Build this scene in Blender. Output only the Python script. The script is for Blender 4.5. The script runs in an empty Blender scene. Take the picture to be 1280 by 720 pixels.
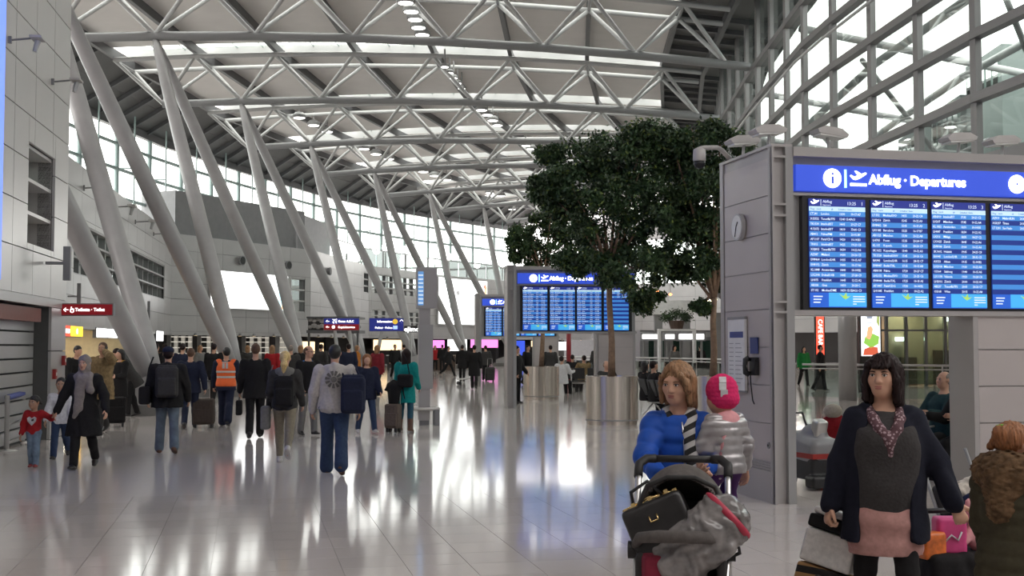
import bpy, math, random
import numpy as np
from mathutils import Vector, Matrix

SC = bpy.context.scene
COL = SC.collection
RAD = math.radians
# ------------------------------------------------------------------ camera
F_PX, EYE, PITCH = 1500.0, 1.7, math.atan(72 / 1500.0)
cam_d = bpy.data.cameras.new('camera'); cam = bpy.data.objects.new('camera', cam_d)
COL.objects.link(cam); SC.camera = cam
cam_d.sensor_width = 36.0; cam_d.lens = F_PX / 1280 * 36.0
cam_d.clip_start = 0.1; cam_d.clip_end = 600
cam.location = (0, 0, EYE); cam.rotation_euler = (math.pi / 2 + PITCH, 0, 0)
# ------------------------------------------------------------------ world: flat white overcast sky
SKY = 3.6
world = bpy.data.worlds.new('world'); SC.world = world; world.use_nodes = True
wn = world.node_tree; wn.nodes.clear()
w_out = wn.nodes.new('ShaderNodeOutputWorld'); w_bg = wn.nodes.new('ShaderNodeBackground')
w_tc = wn.nodes.new('ShaderNodeTexCoord'); w_no = wn.nodes.new('ShaderNodeTexNoise'); w_rp = wn.nodes.new('ShaderNodeValToRGB')
w_no.inputs['Scale'].default_value = 1.6; w_no.inputs['Detail'].default_value = 3
w_rp.color_ramp.elements[0].color = (0.93, 0.895, 0.865, 1); w_rp.color_ramp.elements[1].color = (1.0, 0.96, 0.93, 1)
wn.links.new(w_tc.outputs['Generated'], w_no.inputs['Vector']); wn.links.new(w_no.outputs['Fac'], w_rp.inputs['Fac'])
wn.links.new(w_rp.outputs['Color'], w_bg.inputs['Color']); w_bg.inputs['Strength'].default_value = SKY
wn.links.new(w_bg.outputs['Background'], w_out.inputs['Surface'])
# ------------------------------------------------------------------ exposure
vs = SC.view_settings
vs.view_transform = 'Standard'; vs.look = 'None'; vs.gamma = 1.0; vs.use_curve_mapping = False
vs.exposure = 0.42

# ------------------------------------------------------------------ helpers
def ray(px, py):
    u = (px - 640) / F_PX; v = (360 - py) / F_PX
    c, s = math.cos(PITCH), math.sin(PITCH)
    return Vector((u, c - s * v, s + c * v))
def at_d(px, py, d):
    r = ray(px, py); return Vector((0, 0, EYE)) + r * (d / r.y)
def at_z(px, py, z):
    r = ray(px, py); return Vector((0, 0, EYE)) + r * ((z - EYE) / r.z)
def flr(px, py):
    return at_z(px, py, 0.0)
def px_x(px, d):
    return (px - 640) / F_PX * d
def py_z(py, d):
    return EYE + (432 - py) / F_PX * d

_M = {}
def mat(name, col, rough=0.5, metal=0.0, var=0.06, scale=6.0, bump=0.0, emit=0.0, spec=0.5, coat=0.0, stretch=None):
    if name in _M: return _M[name]
    m = bpy.data.materials.new(name); m.use_nodes = True; _M[name] = m
    nt = m.node_tree; b = nt.nodes['Principled BSDF']
    b.inputs['Roughness'].default_value = rough; b.inputs['Metallic'].default_value = metal
    b.inputs['Specular IOR Level'].default_value = spec
    b.inputs['Coat Weight'].default_value = coat
    c = (*col, 1)
    if emit:
        b.inputs['Base Color'].default_value = c
        b.inputs['Emission Color'].default_value = c; b.inputs['Emission Strength'].default_value = emit
        return m
    if var or bump:
        tc = nt.nodes.new('ShaderNodeTexCoord'); n = nt.nodes.new('ShaderNodeTexNoise')
        n.inputs['Scale'].default_value = scale; n.inputs['Detail'].default_value = 3
        src = tc.outputs['Object']
        if stretch:
            mp = nt.nodes.new('ShaderNodeMapping'); mp.inputs['Scale'].default_value = stretch
            nt.links.new(src, mp.inputs['Vector']); src = mp.outputs['Vector']
        nt.links.new(src, n.inputs['Vector'])
        r = nt.nodes.new('ShaderNodeValToRGB')
        r.color_ramp.elements[0].position = 0.3; r.color_ramp.elements[1].position = 0.7
        r.color_ramp.elements[0].color = (*[max(0, x * (1 - var)) for x in col], 1)
        r.color_ramp.elements[1].color = (*[min(1, x * (1 + var)) for x in col], 1)
        nt.links.new(n.outputs['Fac'], r.inputs['Fac']); nt.links.new(r.outputs['Color'], b.inputs['Base Color'])
        if bump:
            bp = nt.nodes.new('ShaderNodeBump'); bp.inputs['Strength'].default_value = bump; bp.inputs['Distance'].default_value = 0.01
            nt.links.new(n.outputs['Fac'], bp.inputs['Height']); nt.links.new(bp.outputs['Normal'], b.inputs['Normal'])
    else:
        b.inputs['Base Color'].default_value = c
    return m
def glass_mat(name, tint, gloss=0.12, rough=0.02, amount=1.0):
    if name in _M: return _M[name]
    m = bpy.data.materials.new(name); m.use_nodes = True; _M[name] = m
    nt = m.node_tree; nt.nodes.clear()
    o = nt.nodes.new('ShaderNodeOutputMaterial'); mx = nt.nodes.new('ShaderNodeMixShader')
    t = nt.nodes.new('ShaderNodeBsdfTransparent'); g = nt.nodes.new('ShaderNodeBsdfGlossy')
    lw = nt.nodes.new('ShaderNodeLayerWeight'); lw.inputs['Blend'].default_value = gloss
    t.inputs['Color'].default_value = (*tint, 1); g.inputs['Roughness'].default_value = rough
    g.inputs['Color'].default_value = (0.9, 0.95, 0.93, 1)
    mu = nt.nodes.new('ShaderNodeMath'); mu.operation = 'MULTIPLY'; mu.inputs[1].default_value = amount
    nt.links.new(lw.outputs['Fresnel'], mu.inputs[0]); nt.links.new(mu.outputs[0], mx.inputs['Fac']); nt.links.new(t.outputs[0], mx.inputs[1]); nt.links.new(g.outputs[0], mx.inputs[2])
    nt.links.new(mx.outputs[0], o.inputs['Surface'])
    return m

class MB:
    """collects shapes, links them as ONE mesh"""
    def __init__(self): self.v = []; self.f = []; self.sm = False
    def add(self, vs, fs):
        n = len(self.v); self.v += [tuple(x) for x in vs]; self.f += [tuple(i + n for i in q) for q in fs]; return self
    def box(self, c, s, rot=None):
        c = Vector(c); h = Vector(s) / 2; out = []
        for z in (-1, 1):
            for y in (-1, 1):
                for x in (-1, 1):
                    p = Vector((x * h.x, y * h.y, z * h.z))
                    if rot is not None: p = rot @ p
                    out.append(c + p)
        return self.add(out, [(0, 2, 3, 1), (4, 5, 7, 6), (0, 1, 5, 4), (2, 6, 7, 3), (0, 4, 6, 2), (1, 3, 7, 5)])
    def b2(self, lo, hi):
        lo, hi = Vector(lo), Vector(hi); return self.box((lo + hi) / 2, hi - lo)
    def rod(self, p0, p1, r0, r1=None, n=8):
        p0, p1 = Vector(p0), Vector(p1); r1 = r0 if r1 is None else r1
        d = (p1 - p0).normalized(); a = Vector((0, 0, 1)) if abs(d.z) < 0.9 else Vector((1, 0, 0))
        x = d.cross(a).normalized(); y = d.cross(x)
        vs = []
        for p, r in ((p0, r0), (p1, r1)):
            for i in range(n):
                t = 2 * math.pi * i / n; vs.append(p + (x * math.cos(t) + y * math.sin(t)) * r)
        fs = [(i, i + n, (i + 1) % n + n, (i + 1) % n) for i in range(n)]
        fs += [tuple(range(n)), tuple(range(2 * n - 1, n - 1, -1))]
        return self.add(vs, fs)
    def tube(self, pts, r, n=8):
        pts = [Vector(p) for p in pts]; rs = r if isinstance(r, (list, tuple)) else [r] * len(pts)
        vs = []; x = None
        for i, p in enumerate(pts):
            d = (pts[min(i + 1, len(pts) - 1)] - pts[max(i - 1, 0)]).normalized()
            if x is None:
                a = Vector((0, 0, 1)) if abs(d.z) < 0.9 else Vector((1, 0, 0)); x = d.cross(a).normalized()
            else:
                x = (x - d * x.dot(d)).normalized()
            y = d.cross(x)
            for k in range(n):
                t = 2 * math.pi * k / n; vs.append(p + (x * math.cos(t) + y * math.sin(t)) * rs[i])
        fs = []
        for i in range(len(pts) - 1):
            for k in range(n):
                fs.append((i * n + k, (i + 1) * n + k, (i + 1) * n + (k + 1) % n, i * n + (k + 1) % n))
        fs += [tuple(range(n)), tuple(range(len(pts) * n - 1, (len(pts) - 1) * n - 1, -1))]
        return self.add(vs, fs)
    def lathe(self, prof, c=(0, 0, 0), n=24, cap=True):
        vs = []
        for r, z in prof:
            for k in range(n):
                t = 2 * math.pi * k / n; vs.append((c[0] + r * math.cos(t), c[1] + r * math.sin(t), c[2] + z))
        fs = []
        for i in range(len(prof) - 1):
            for k in range(n):
                fs.append((i * n + k, i * n + (k + 1) % n, (i + 1) * n + (k + 1) % n, (i + 1) * n + k))
        if cap: fs += [tuple(range(n - 1, -1, -1)), tuple(range((len(prof) - 1) * n, len(prof) * n))]
        return self.add(vs, fs)
    def prism(self, poly, depth, M=None):
        """poly in (x,z), from y=0 to y=depth"""
        n = len(poly); vs = [Vector((x, 0, z)) for x, z in poly] + [Vector((x, depth, z)) for x, z in poly]
        if M is not None: vs = [M @ p for p in vs]
        return self.add(vs, [tuple(range(n)), tuple(range(2 * n - 1, n - 1, -1))] + [(i, i + n, (i + 1) % n + n, (i + 1) % n) for i in range(n)])
    def disc(self, c, r, depth, n=24):
        """disc facing -y"""
        return self.prism([(c[0] + r * math.cos(2 * math.pi * k / n), c[2] + r * math.sin(2 * math.pi * k / n)) for k in range(n)], depth, Matrix.Translation((0, c[1], 0)))
    def xf(self, M):
        self.v = [tuple(M @ Vector(p)) for p in self.v]; return self
    def mesh(self, name, m, smooth=False):
        me = bpy.data.meshes.new(name); me.from_pydata(self.v, [], self.f)
        if m is not None: me.materials.append(m)
        if smooth: me.polygons.foreach_set('use_smooth', [True] * len(me.polygons))
        me.update(); return me
    def build(self, name, m, parent=None, smooth=False, **kw):
        return link(name, self.mesh(name, m, smooth), parent, None, **kw)

def link(name, data, parent=None, M=None, label=None, cat=None, group=None, kind=None):
    o = bpy.data.objects.new(name, data); COL.objects.link(o)
    if parent is not None: o.parent = parent
    if M is not None: o.matrix_basis = M
    return tag(o, label, cat, group, kind)
def tag(o, label=None, cat=None, group=None, kind=None):
    if label: o['label'] = label
    if cat: o['category'] = cat
    if group: o['group'] = group
    if kind: o['kind'] = kind
    return o
def thing(name, label, cat, loc=(0, 0, 0), rz=0.0, group=None):
    o = link(name, None, None, None, label, cat, group); o.location = loc; o.rotation_euler = (0, 0, rz)
    o.empty_display_size = 0.2; return o
def struct(name, data=None, loc=(0, 0, 0)):
    o = link(name, data, None, None, kind='structure'); o.location = loc; return o
def copy_tree(o, parent=None):
    c = o.copy(); COL.objects.link(c)
    if parent is not None: c.parent = parent
    for ch in list(o.children): copy_tree(ch, c)
    return c
_UC = {}
def unit_cyl(m, n=10, taper=1.0):
    k = (m.name, n, taper)
    if k not in _UC:
        me = MB().rod((0, 0, 0), (0, 0, 1), 1, taper, n).mesh('tube', m)
        for p in me.polygons: p.use_smooth = len(p.vertices) == 4
        _UC[k] = me
    return _UC[k]
def rod_m(p0, p1, r):
    p0, p1 = Vector(p0), Vector(p1); d = p1 - p0
    return Matrix.Translation(p0) @ d.to_track_quat('Z', 'Y').to_matrix().to_4x4() @ Matrix.Diagonal((r, r, d.length, 1))
def rod(name, p0, p1, r, m, parent=None, n=10, taper=1.0):
    return link(name, unit_cyl(m, n, taper), parent, rod_m(p0, p1, r))
_UB = {}
def unit_box(m):
    if m.name not in _UB: _UB[m.name] = MB().box((0, 0, 0), (1, 1, 1)).mesh('box', m)
    return _UB[m.name]
def bar(name, p0, p1, w, h, m, parent=None, up=(0, 0, 1)):
    """box beam from p0 to p1, w wide, h high"""
    p0, p1 = Vector(p0), Vector(p1); d = (p1 - p0); L = d.length; y = d.normalized()
    x = y.cross(Vector(up)).normalized(); z = x.cross(y)
    R = Matrix((x, y, z)).transposed().to_4x4()
    return link(name, unit_box(m), parent, Matrix.Translation((p0 + p1) / 2) @ R @ Matrix.Diagonal((w, L, h, 1)))
def pbox(name, c, s, m, parent=None, rz=0.0):
    return link(name, unit_box(m), parent, Matrix.Translation(c) @ Matrix.Rotation(rz, 4, 'Z') @ Matrix.Diagonal((*s, 1)))
def text_mesh(body, size, m, align='LEFT', extrude=0.004, spacing=1.0, bold=0.0, line=1.0, res=2):
    cu = bpy.data.curves.new('text', 'FONT'); cu.body = body; cu.size = size; cu.align_x = align
    cu.extrude = extrude; cu.resolution_u = res; cu.space_character = spacing; cu.offset = bold; cu.space_line = line
    t = bpy.data.objects.new('text', cu)
    me = bpy.data.meshes.new_from_object(t); bpy.data.objects.remove(t); bpy.data.curves.remove(cu)
    me.materials.clear(); me.materials.append(m); return me
TXT = Matrix.Rotation(math.pi / 2, 4, 'X')         # text plane (x,y) -> (x,z) facing -y
def text(name, body, x, y, z, size, m, parent, **kw):
    return link(name, text_mesh(body, size, m, **kw), parent, Matrix.Translation((x, y, z)) @ TXT)
# ================================================================== materials
COLM = mat('grey_column_paint', (0.35, 0.34, 0.345), 0.36, 0.0, 0.05, 2.0)
STEEL = mat('grey_painted_steel', (0.25, 0.25, 0.255), 0.38, 0.0, 0.05, 2.0)
STEEL_L = mat('light_painted_steel', (0.46, 0.46, 0.46), 0.35, 0.0, 0.04, 2.0)
DARKST = mat('dark_grey_steel', (0.10, 0.10, 0.105), 0.5, 0.0, 0.08, 3.0)
MIDST = mat('mid_grey_steel', (0.22, 0.22, 0.23), 0.45, 0.0, 0.06, 3.0)
CLAD = mat('grey_aluminium_cladding', (0.44, 0.43, 0.43), 0.33, 0.35, 0.04, 0.8)
CLAD_D = mat('dark_joint', (0.07, 0.07, 0.07), 0.7)
CLAD_T = mat('pale_tower_cladding', (0.56, 0.54, 0.53), 0.3, 0.2, 0.03, 0.8)
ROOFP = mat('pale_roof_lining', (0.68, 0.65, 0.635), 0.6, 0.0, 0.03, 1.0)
ROOFD = mat('dark_shaded_roof_lining', (0.13, 0.127, 0.127), 0.6, 0.0, 0.06, 1.0)  # dark lining; the shade under the left eaves is put into its colour
SKYG = glass_mat('skylight_glass', (0.95, 0.98, 0.96), amount=0.4)
FACG = glass_mat('facade_glass', (0.92, 0.97, 0.95), amount=0.4)
CURG = glass_mat('curtain_wall_glass', (0.80, 0.90, 0.87), 0.12, amount=0.6)
GREENG = glass_mat('green_glass', (0.55, 0.72, 0.66), 0.3)
RAILG = glass_mat('balustrade_glass', (0.66, 0.80, 0.76), 0.35)
TEALST = mat('green_grey_glazing_bar', (0.33, 0.42, 0.41), 0.4)
CHROME = mat('brushed_steel', (0.62, 0.61, 0.60), 0.28, 1.0, 0.05, 8.0)
WHITE = mat('white_paint', (0.78, 0.78, 0.77), 0.4)
BLACK = mat('black_plastic', (0.018, 0.018, 0.02), 0.4)
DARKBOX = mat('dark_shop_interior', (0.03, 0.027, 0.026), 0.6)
BEIGE = mat('beige_shop_wall', (0.72, 0.62, 0.42), 0.5)
BROWN = mat('dark_brown_wood', (0.09, 0.055, 0.04), 0.4)
L_WHITE = mat('lit_white', (1.0, 1.0, 0.98), emit=1.8)
L_LAMP = mat('lit_lamp', (1.0, 0.98, 0.93), emit=5.0)
L_WARM = mat('lit_warm', (1.0, 0.72, 0.40), emit=1.6)
L_RED = mat('lit_red', (1.0, 0.06, 0.03), emit=1.6)
L_YEL = mat('lit_yellow', (1.0, 0.55, 0.02), emit=2.0)
L_BLUE = mat('lit_blue', (0.05, 0.11, 0.78), emit=0.75)
L_LBLUE = mat('lit_lavender_blue', (0.16, 0.27, 0.90), emit=0.8)
L_MAG = mat('lit_magenta', (1.0, 0.25, 0.75), emit=1.2)
L_BILL = mat('lit_billboard', (1.0, 1.0, 1.0), emit=1.6)

def floor_mat():
    m = bpy.data.materials.new('polished_floor_tile'); m.use_nodes = True
    nt = m.node_tree; b = nt.nodes['Principled BSDF']
    oi = nt.nodes.new('ShaderNodeObjectInfo'); tc = nt.nodes.new('ShaderNodeTexCoord')
    n = nt.nodes.new('ShaderNodeTexNoise'); n.inputs['Scale'].default_value = 220; n.inputs['Detail'].default_value = 2
    nt.links.new(tc.outputs['Object'], n.inputs['Vector'])
    r = nt.nodes.new('ShaderNodeValToRGB')
    r.color_ramp.elements[0].position = .35; r.color_ramp.elements[1].position = .65
    r.color_ramp.elements[0].color = (0.55, 0.495, 0.47, 1); r.color_ramp.elements[1].color = (0.63, 0.575, 0.55, 1)
    nt.links.new(n.outputs['Fac'], r.inputs['Fac'])
    mx = nt.nodes.new('ShaderNodeMix'); mx.data_type = 'RGBA'; mx.blend_type = 'MULTIPLY'; mx.inputs['Factor'].default_value = 1
    mr = nt.nodes.new('ShaderNodeMapRange'); mr.inputs['To Min'].default_value = 0.94; mr.inputs['To Max'].default_value = 1.03
    nt.links.new(oi.outputs['Random'], mr.inputs['Value'])
    nt.links.new(r.outputs['Color'], mx.inputs['A']); nt.links.new(mr.outputs['Result'], mx.inputs['B'])
    nt.links.new(mx.outputs['Result'], b.inputs['Base Color'])
    b.inputs['Roughness'].default_value = 0.09; b.inputs['Specular IOR Level'].default_value = 0.55
    return m
TILE = floor_mat()
def floor_far_mat(T, ang):
    m = TILE.copy(); m.name = 'polished_floor_far'
    nt = m.node_tree; b = nt.nodes['Principled BSDF']
    tc = nt.nodes.new('ShaderNodeTexCoord'); mp = nt.nodes.new('ShaderNodeMapping'); mp.vector_type = 'TEXTURE'
    mp.inputs['Rotation'].default_value = (0, 0, ang)
    br = nt.nodes.new('ShaderNodeTexBrick'); br.offset = 0; br.inputs['Scale'].default_value = 1
    br.inputs['Brick Width'].default_value = T; br.inputs['Row Height'].default_value = T; br.inputs['Mortar Size'].default_value = 0.004
    br.inputs['Color1'].default_value = (1, 1, 1, 1); br.inputs['Color2'].default_value = (0.95, 0.95, 0.95, 1); br.inputs['Mortar'].default_value = (0.35, 0.35, 0.35, 1)
    nt.links.new(tc.outputs['Object'], mp.inputs['Vector']); nt.links.new(mp.outputs['Vector'], br.inputs['Vector'])
    old = b.inputs['Base Color'].links[0].from_socket
    mx = nt.nodes.new('ShaderNodeMix'); mx.data_type = 'RGBA'; mx.blend_type = 'MULTIPLY'; mx.inputs['Factor'].default_value = 1
    nt.links.new(old, mx.inputs['A']); nt.links.new(br.outputs['Color'], mx.inputs['B']); nt.links.new(mx.outputs['Result'], b.inputs['Base Color'])
    return m

# ================================================================== the curved hall: s metres across, i truss number along
LP = {-3: (-8.8, -2.0), -2: (-11.5, 10.5), -1: (-13.4, 23.0), 0: (-14.4, 35.5), 1: (-14.2, 47.2), 2: (-13.65, 60.0), 3: (-12.3, 72.8),
      4: (-9.7, 84.0), 5: (-6.6, 95.5), 6: (-2.5, 105.5), 7: (3.0, 115.0), 8: (9.0, 124.0)}
LA = {-3: 14, -2: 12.4, -1: 11, 0: 9, 1: 7, 2: 4, 3: -2, 4: -8, 5: -14, 6: -20, 7: -26, 8: -31}
def S2(s, i):
    k = max(-3, min(7, math.floor(i))); f = i - k
    o = []
    for j in (k, k + 1):
        a = RAD(LA[j]); o.append(Vector((LP[j][0] + s * math.cos(a), LP[j][1] + s * math.sin(a))))
    return o[0].lerp(o[1], f)
def zb(s): return 14 + 0.0423 * s - 0.00266 * s * s
def S(s, i, z): p = S2(s, i); return Vector((p.x, p.y, z))
BAY = 3.9
SMAX = 24.6
def zroof(s):
    z = zb(max(s, -6)) + 2.65
    return z if s > -6 else z - (-6 - s) * 0.62

# ------------------------------------------------------------------ floor and its tiles
T_A = RAD(12.4); TW = 0.49
floor = struct('floor', None)
MB().add([(-40, -12, -0.012), (40, -12, -0.012), (60, 150, -0.012), (-60, 150, -0.012)], [(0, 1, 2, 3)]).build('subfloor', floor_far_mat(TW, T_A), floor)
tm = MB().b2((0.002, 0.002, -0.011), (TW - 0.002, TW - 0.002, 0.0)).mesh('tile', TILE)
ca, sa = math.cos(T_A), math.sin(T_A)
cand = []
for iu in range(-60, 60):
    for iv in range(0, 200):
        u, v = iu * TW + 0.23, iv * TW
        c = Vector(((u + TW / 2) * ca - (v + TW / 2) * sa, (u + TW / 2) * sa + (v + TW / 2) * ca))
        if c.y < 5.8 or c.y > 60 or abs(c.x / c.y) > 0.46: continue
        cand.append((c.y, u, v))
cand.sort()
TM = lambda u, v: Matrix.Rotation(T_A, 4, 'Z') @ Matrix.Translation((u, v, 0))
for d, u, v in cand[:300]: link('tile', tm, floor, TM(u, v))
far = MB()
for d, u, v in cand[300:]:
    M = TM(u, v); q = [(0.002, 0.002, 0), (TW - 0.002, 0.002, 0), (TW - 0.002, TW - 0.002, 0), (0.002, TW - 0.002, 0)]
    far.add([M @ Vector(p) for p in q], [(0, 1, 2, 3)])
far.build('tile', TILE, floor, kind='stuff')

# ------------------------------------------------------------------ roof
ceiling = struct('ceiling', None)
PN = [-6.0] + [BAY * (k + .5) for k in range(-1, 6)]          # light lining between these s
def slab(i0, i1, s0, s1, t, zf, m, name, parent):
    mb = MB(); q = []
    for dz in (0, t):
        for (s, i) in ((s0, i0), (s1, i0), (s1, i1), (s0, i1)): q.append(S(s, i, zf(s) + dz))
    mb.add(q, [(0, 1, 2, 3), (7, 6, 5, 4), (0, 4, 5, 1), (1, 5, 6, 2), (2, 6, 7, 3), (3, 7, 4, 0)])
    return mb.build(name, m, parent)
HS = 0.10
for i in range(-3, 8):
    lit = i >= -2
    a, b = (i + HS, i + 1 - HS)
    for j in range(len(PN) - 1):
        slab(a, b, PN[j] + .04, PN[j + 1] - .04, .15, zroof, ROOFP, 'roof_panel', ceiling)
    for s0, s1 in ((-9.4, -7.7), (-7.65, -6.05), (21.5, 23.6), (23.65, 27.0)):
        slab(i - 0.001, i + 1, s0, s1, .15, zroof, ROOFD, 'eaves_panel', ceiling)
    for j, s in enumerate(PN):
        bar('rafter', S(s, i - .0, zroof(s) - .24), S(s, i + 1, zroof(s) - .24), .20, .40, DARKST, ceiling)
    bar('rafter', S(-9.2, i, zroof(-9.2) - .2), S(-9.2, i + 1, zroof(-9.2) - .2), .3, .45, DARKST, ceiling)
    for f in (.18, .34, .5, .66, .82):      # dark purlins over both edges
        bar('purlin', S(21.5, i + f, zroof(21.5) - .15), S(26, i + f, zroof(26) - .15), .14, .22, DARKST, ceiling)
        bar('purlin', S(-9.2, i + f, zroof(-9.2) - .12), S(-6, i + f, zroof(-6) - .15), .14, .22, DARKST, ceiling)
    for s_ in (23.6,):
        bar('rafter', S(s_, i, zroof(s_) - .32), S(s_, i + 1, zroof(s_) - .32), .22, .4, DARKST, ceiling)
for i in range(-3, 9):
    if i > 7: continue
    for j in range(len(PN) - 1):
        s0, s1 = PN[j], PN[j + 1]
        if i < -1:
            slab(i - HS, i + HS, s0, s1, .15, zroof, ROOFP, 'roof_panel', ceiling); continue
        slab(i - HS, i + HS, s0 + .15, s1 - .15, .03, lambda s: zroof(s) + .45, SKYG, 'skylight_pane', ceiling)
        mb = MB()
        for k in range(1, 3):
            s = s0 + (s1 - s0) * k / 3
            p0, p1 = S(s, i - HS, zroof(s) + .43), S(s, i + HS, zroof(s) + .43); mb.rod(p0, p1, .03, n=4)
        mb.build('glazing_bar', TEALST, ceiling)
    for e in (-1, 1):
        if i < -1: continue
        for j in range(len(PN) - 1):
            s0, s1 = PN[j], PN[j + 1]
            bar('skylight_curb', S(s0, i + e * (HS + .004), zroof(s0) + .28), S(s1, i + e * (HS + .004), zroof(s1) + .28), .1, .5, STEEL_L, ceiling)

# ------------------------------------------------------------------ trusses
ORD = {-2: 'unseen', -1: 'unseen', 0: 'nearest, its chords just past the top of the view', 1: 'first one fully in view', 2: 'second', 3: 'third', 4: 'fourth', 5: 'fifth', 6: 'sixth', 7: 'seventh'}
ORDW = {0: 'grey tubular roof truss nearest overhead, crossing above the tower top', 1: 'grey tubular roof truss at the top, first with its whole bottom chord in view',
        2: 'second grey tubular roof truss counted from the top', 3: 'third grey tubular roof truss counted from the top', 4: 'fourth grey tubular roof truss counted from the top',
        5: 'fifth grey tubular roof truss counted from the top', 6: 'sixth grey tubular roof truss counted from the top', 7: 'farthest grey tubular roof truss at the hall end'}
for i in range(-1, 8):
    t = thing('roof_truss', ORDW.get(i, 'grey tubular roof truss overhead behind the first ones'), 'truss', S(0, i, 14), 0, 'roof trusses')
    O = Vector(t.location)
    nb = [BAY * k for k in range(-1, 7)]; nt_ = [BAY * (k + .5) for k in range(-2, 6)]
    sg = nb + [SMAX - .2]
    for a, b in zip(sg, sg[1:]):
        rod('bottom_chord', S(a, i, zb(a)) - O, S(b, i, zb(b)) - O, .19, STEEL, t, 10)
    dz = 2.05
    for e in (-.1, .1):
        sg2 = nt_ + [23.4]
        for a, b in zip(sg2, sg2[1:]):
            rod('top_chord', S(a, i + e, zb(a) + dz) - O, S(b, i + e, zb(b) + dz) - O, .12, STEEL_L, t, 8)
        for s in nb:
            for q in (-.5, .5):
                s2 = s + q * BAY
                if s2 > 23.5: continue
                rod('brace', S(s, i, zb(s) + .05) - O, S(s2, i + e, zb(s2) + dz) - O, .095, STEEL_L, t, 7)
    for s in nt_:
        rod('cross_tie', S(s, i - .1, zb(s) + dz) - O, S(s, i + .1, zb(s) + dz) - O, .08, STEEL, t, 6)

# ------------------------------------------------------------------ raking columns: each foot carries two leaning tubes
FEET = {0: (-6.9, 18.5), 1: None, 2: None, 3: None, 4: None, 5: None, 6: None}
foot_px = {1: (187, 30.0), 2: (292, 41.0), 3: (374, 53.5), 4: (452, 66.5), 5: (516, 78.0), 6: (580, 90.0), 7: (640, 100.0)}
CL = {1: 'pair of leaning grey steel tubes on the grey plinth nearest the tower', 2: 'pair of leaning grey steel tubes, second foot from the tower, beside the hi-vis worker',
      3: 'pair of leaning grey steel tubes, third foot from the tower, past the big billboard', 4: 'pair of leaning grey steel tubes, fourth foot from the tower, behind the blue gates sign',
      5: 'pair of leaning grey steel tubes, fifth foot from the tower, behind the information sign', 6: 'pair of leaning grey steel tubes, sixth foot, before the far billboard',
      7: 'pair of leaning grey steel tubes, last and farthest foot, behind the second departures board'}
PLINTH = mat('grey_stone_plinth', (0.34, 0.33, 0.33), 0.5, 0, 0.08, 3)
PLINTH_D = mat('dark_stone_base', (0.16, 0.155, 0.15), 0.5, 0, 0.08, 3)
for k, (px, d) in foot_px.items():
    F = Vector((px_x(px, d), d, 0))
    t = thing('raking_column', CL[k], 'column', F, 0, 'raking columns')
    ang = math.atan2(S2(1, k - 1.5).y - S2(0, k - 1.5).y, S2(1, k - 1.5).x - S2(0, k - 1.5).x)
    R = Matrix.Rotation(ang, 4, 'Z')
    MB().prism([(-1.15, 0), (.62, 0), (0.5, .85), (-1.15, .30)], 1.5, R @ Matrix.Translation((0, -.75, 0.26))).build('plinth', PLINTH, t)
    MB().b2((-1.35, -.95, 0), (.8, .95, .26)).xf(R).build('plinth_base', PLINTH_D, t)
    for q, off in ((k - 2, -.28), (k - 1, .28)):
        top = S(0, q, zb(0) - .12) - F
        base = Vector((0.05, off * 1.0, 1.0))
        j = MB(); dirn = (top - base)
        j.tube([base + dirn * x for x in (0, .06, .3, .6, .85, .97, 1.0)], [.20, .25, .275, .26, .22, .16, .10], 16)
        j.build('leaning_tube', COLM, t, True)

# ------------------------------------------------------------------ flush ceiling lights and clad walls
def panel_lamp(p, rz, size, watts, name, parent, col=(1, .93, .82)):
    link(name, MB().b2((-size / 2, -size / 2, -.02), (size / 2, size / 2, .03)).mesh(name, L_LAMP), parent, Matrix.Translation(p) @ Matrix.Rotation(rz, 4, 'Z'))
    ld = bpy.data.lights.new('lamp', 'AREA'); ld.shape = 'SQUARE'; ld.size = size; ld.energy = watts; ld.color = col
    lo_ = bpy.data.objects.new('lamp', ld); COL.objects.link(lo_); lo_.parent = parent; lo_.location = Vector(p) + Vector((0, 0, -.04))

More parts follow.
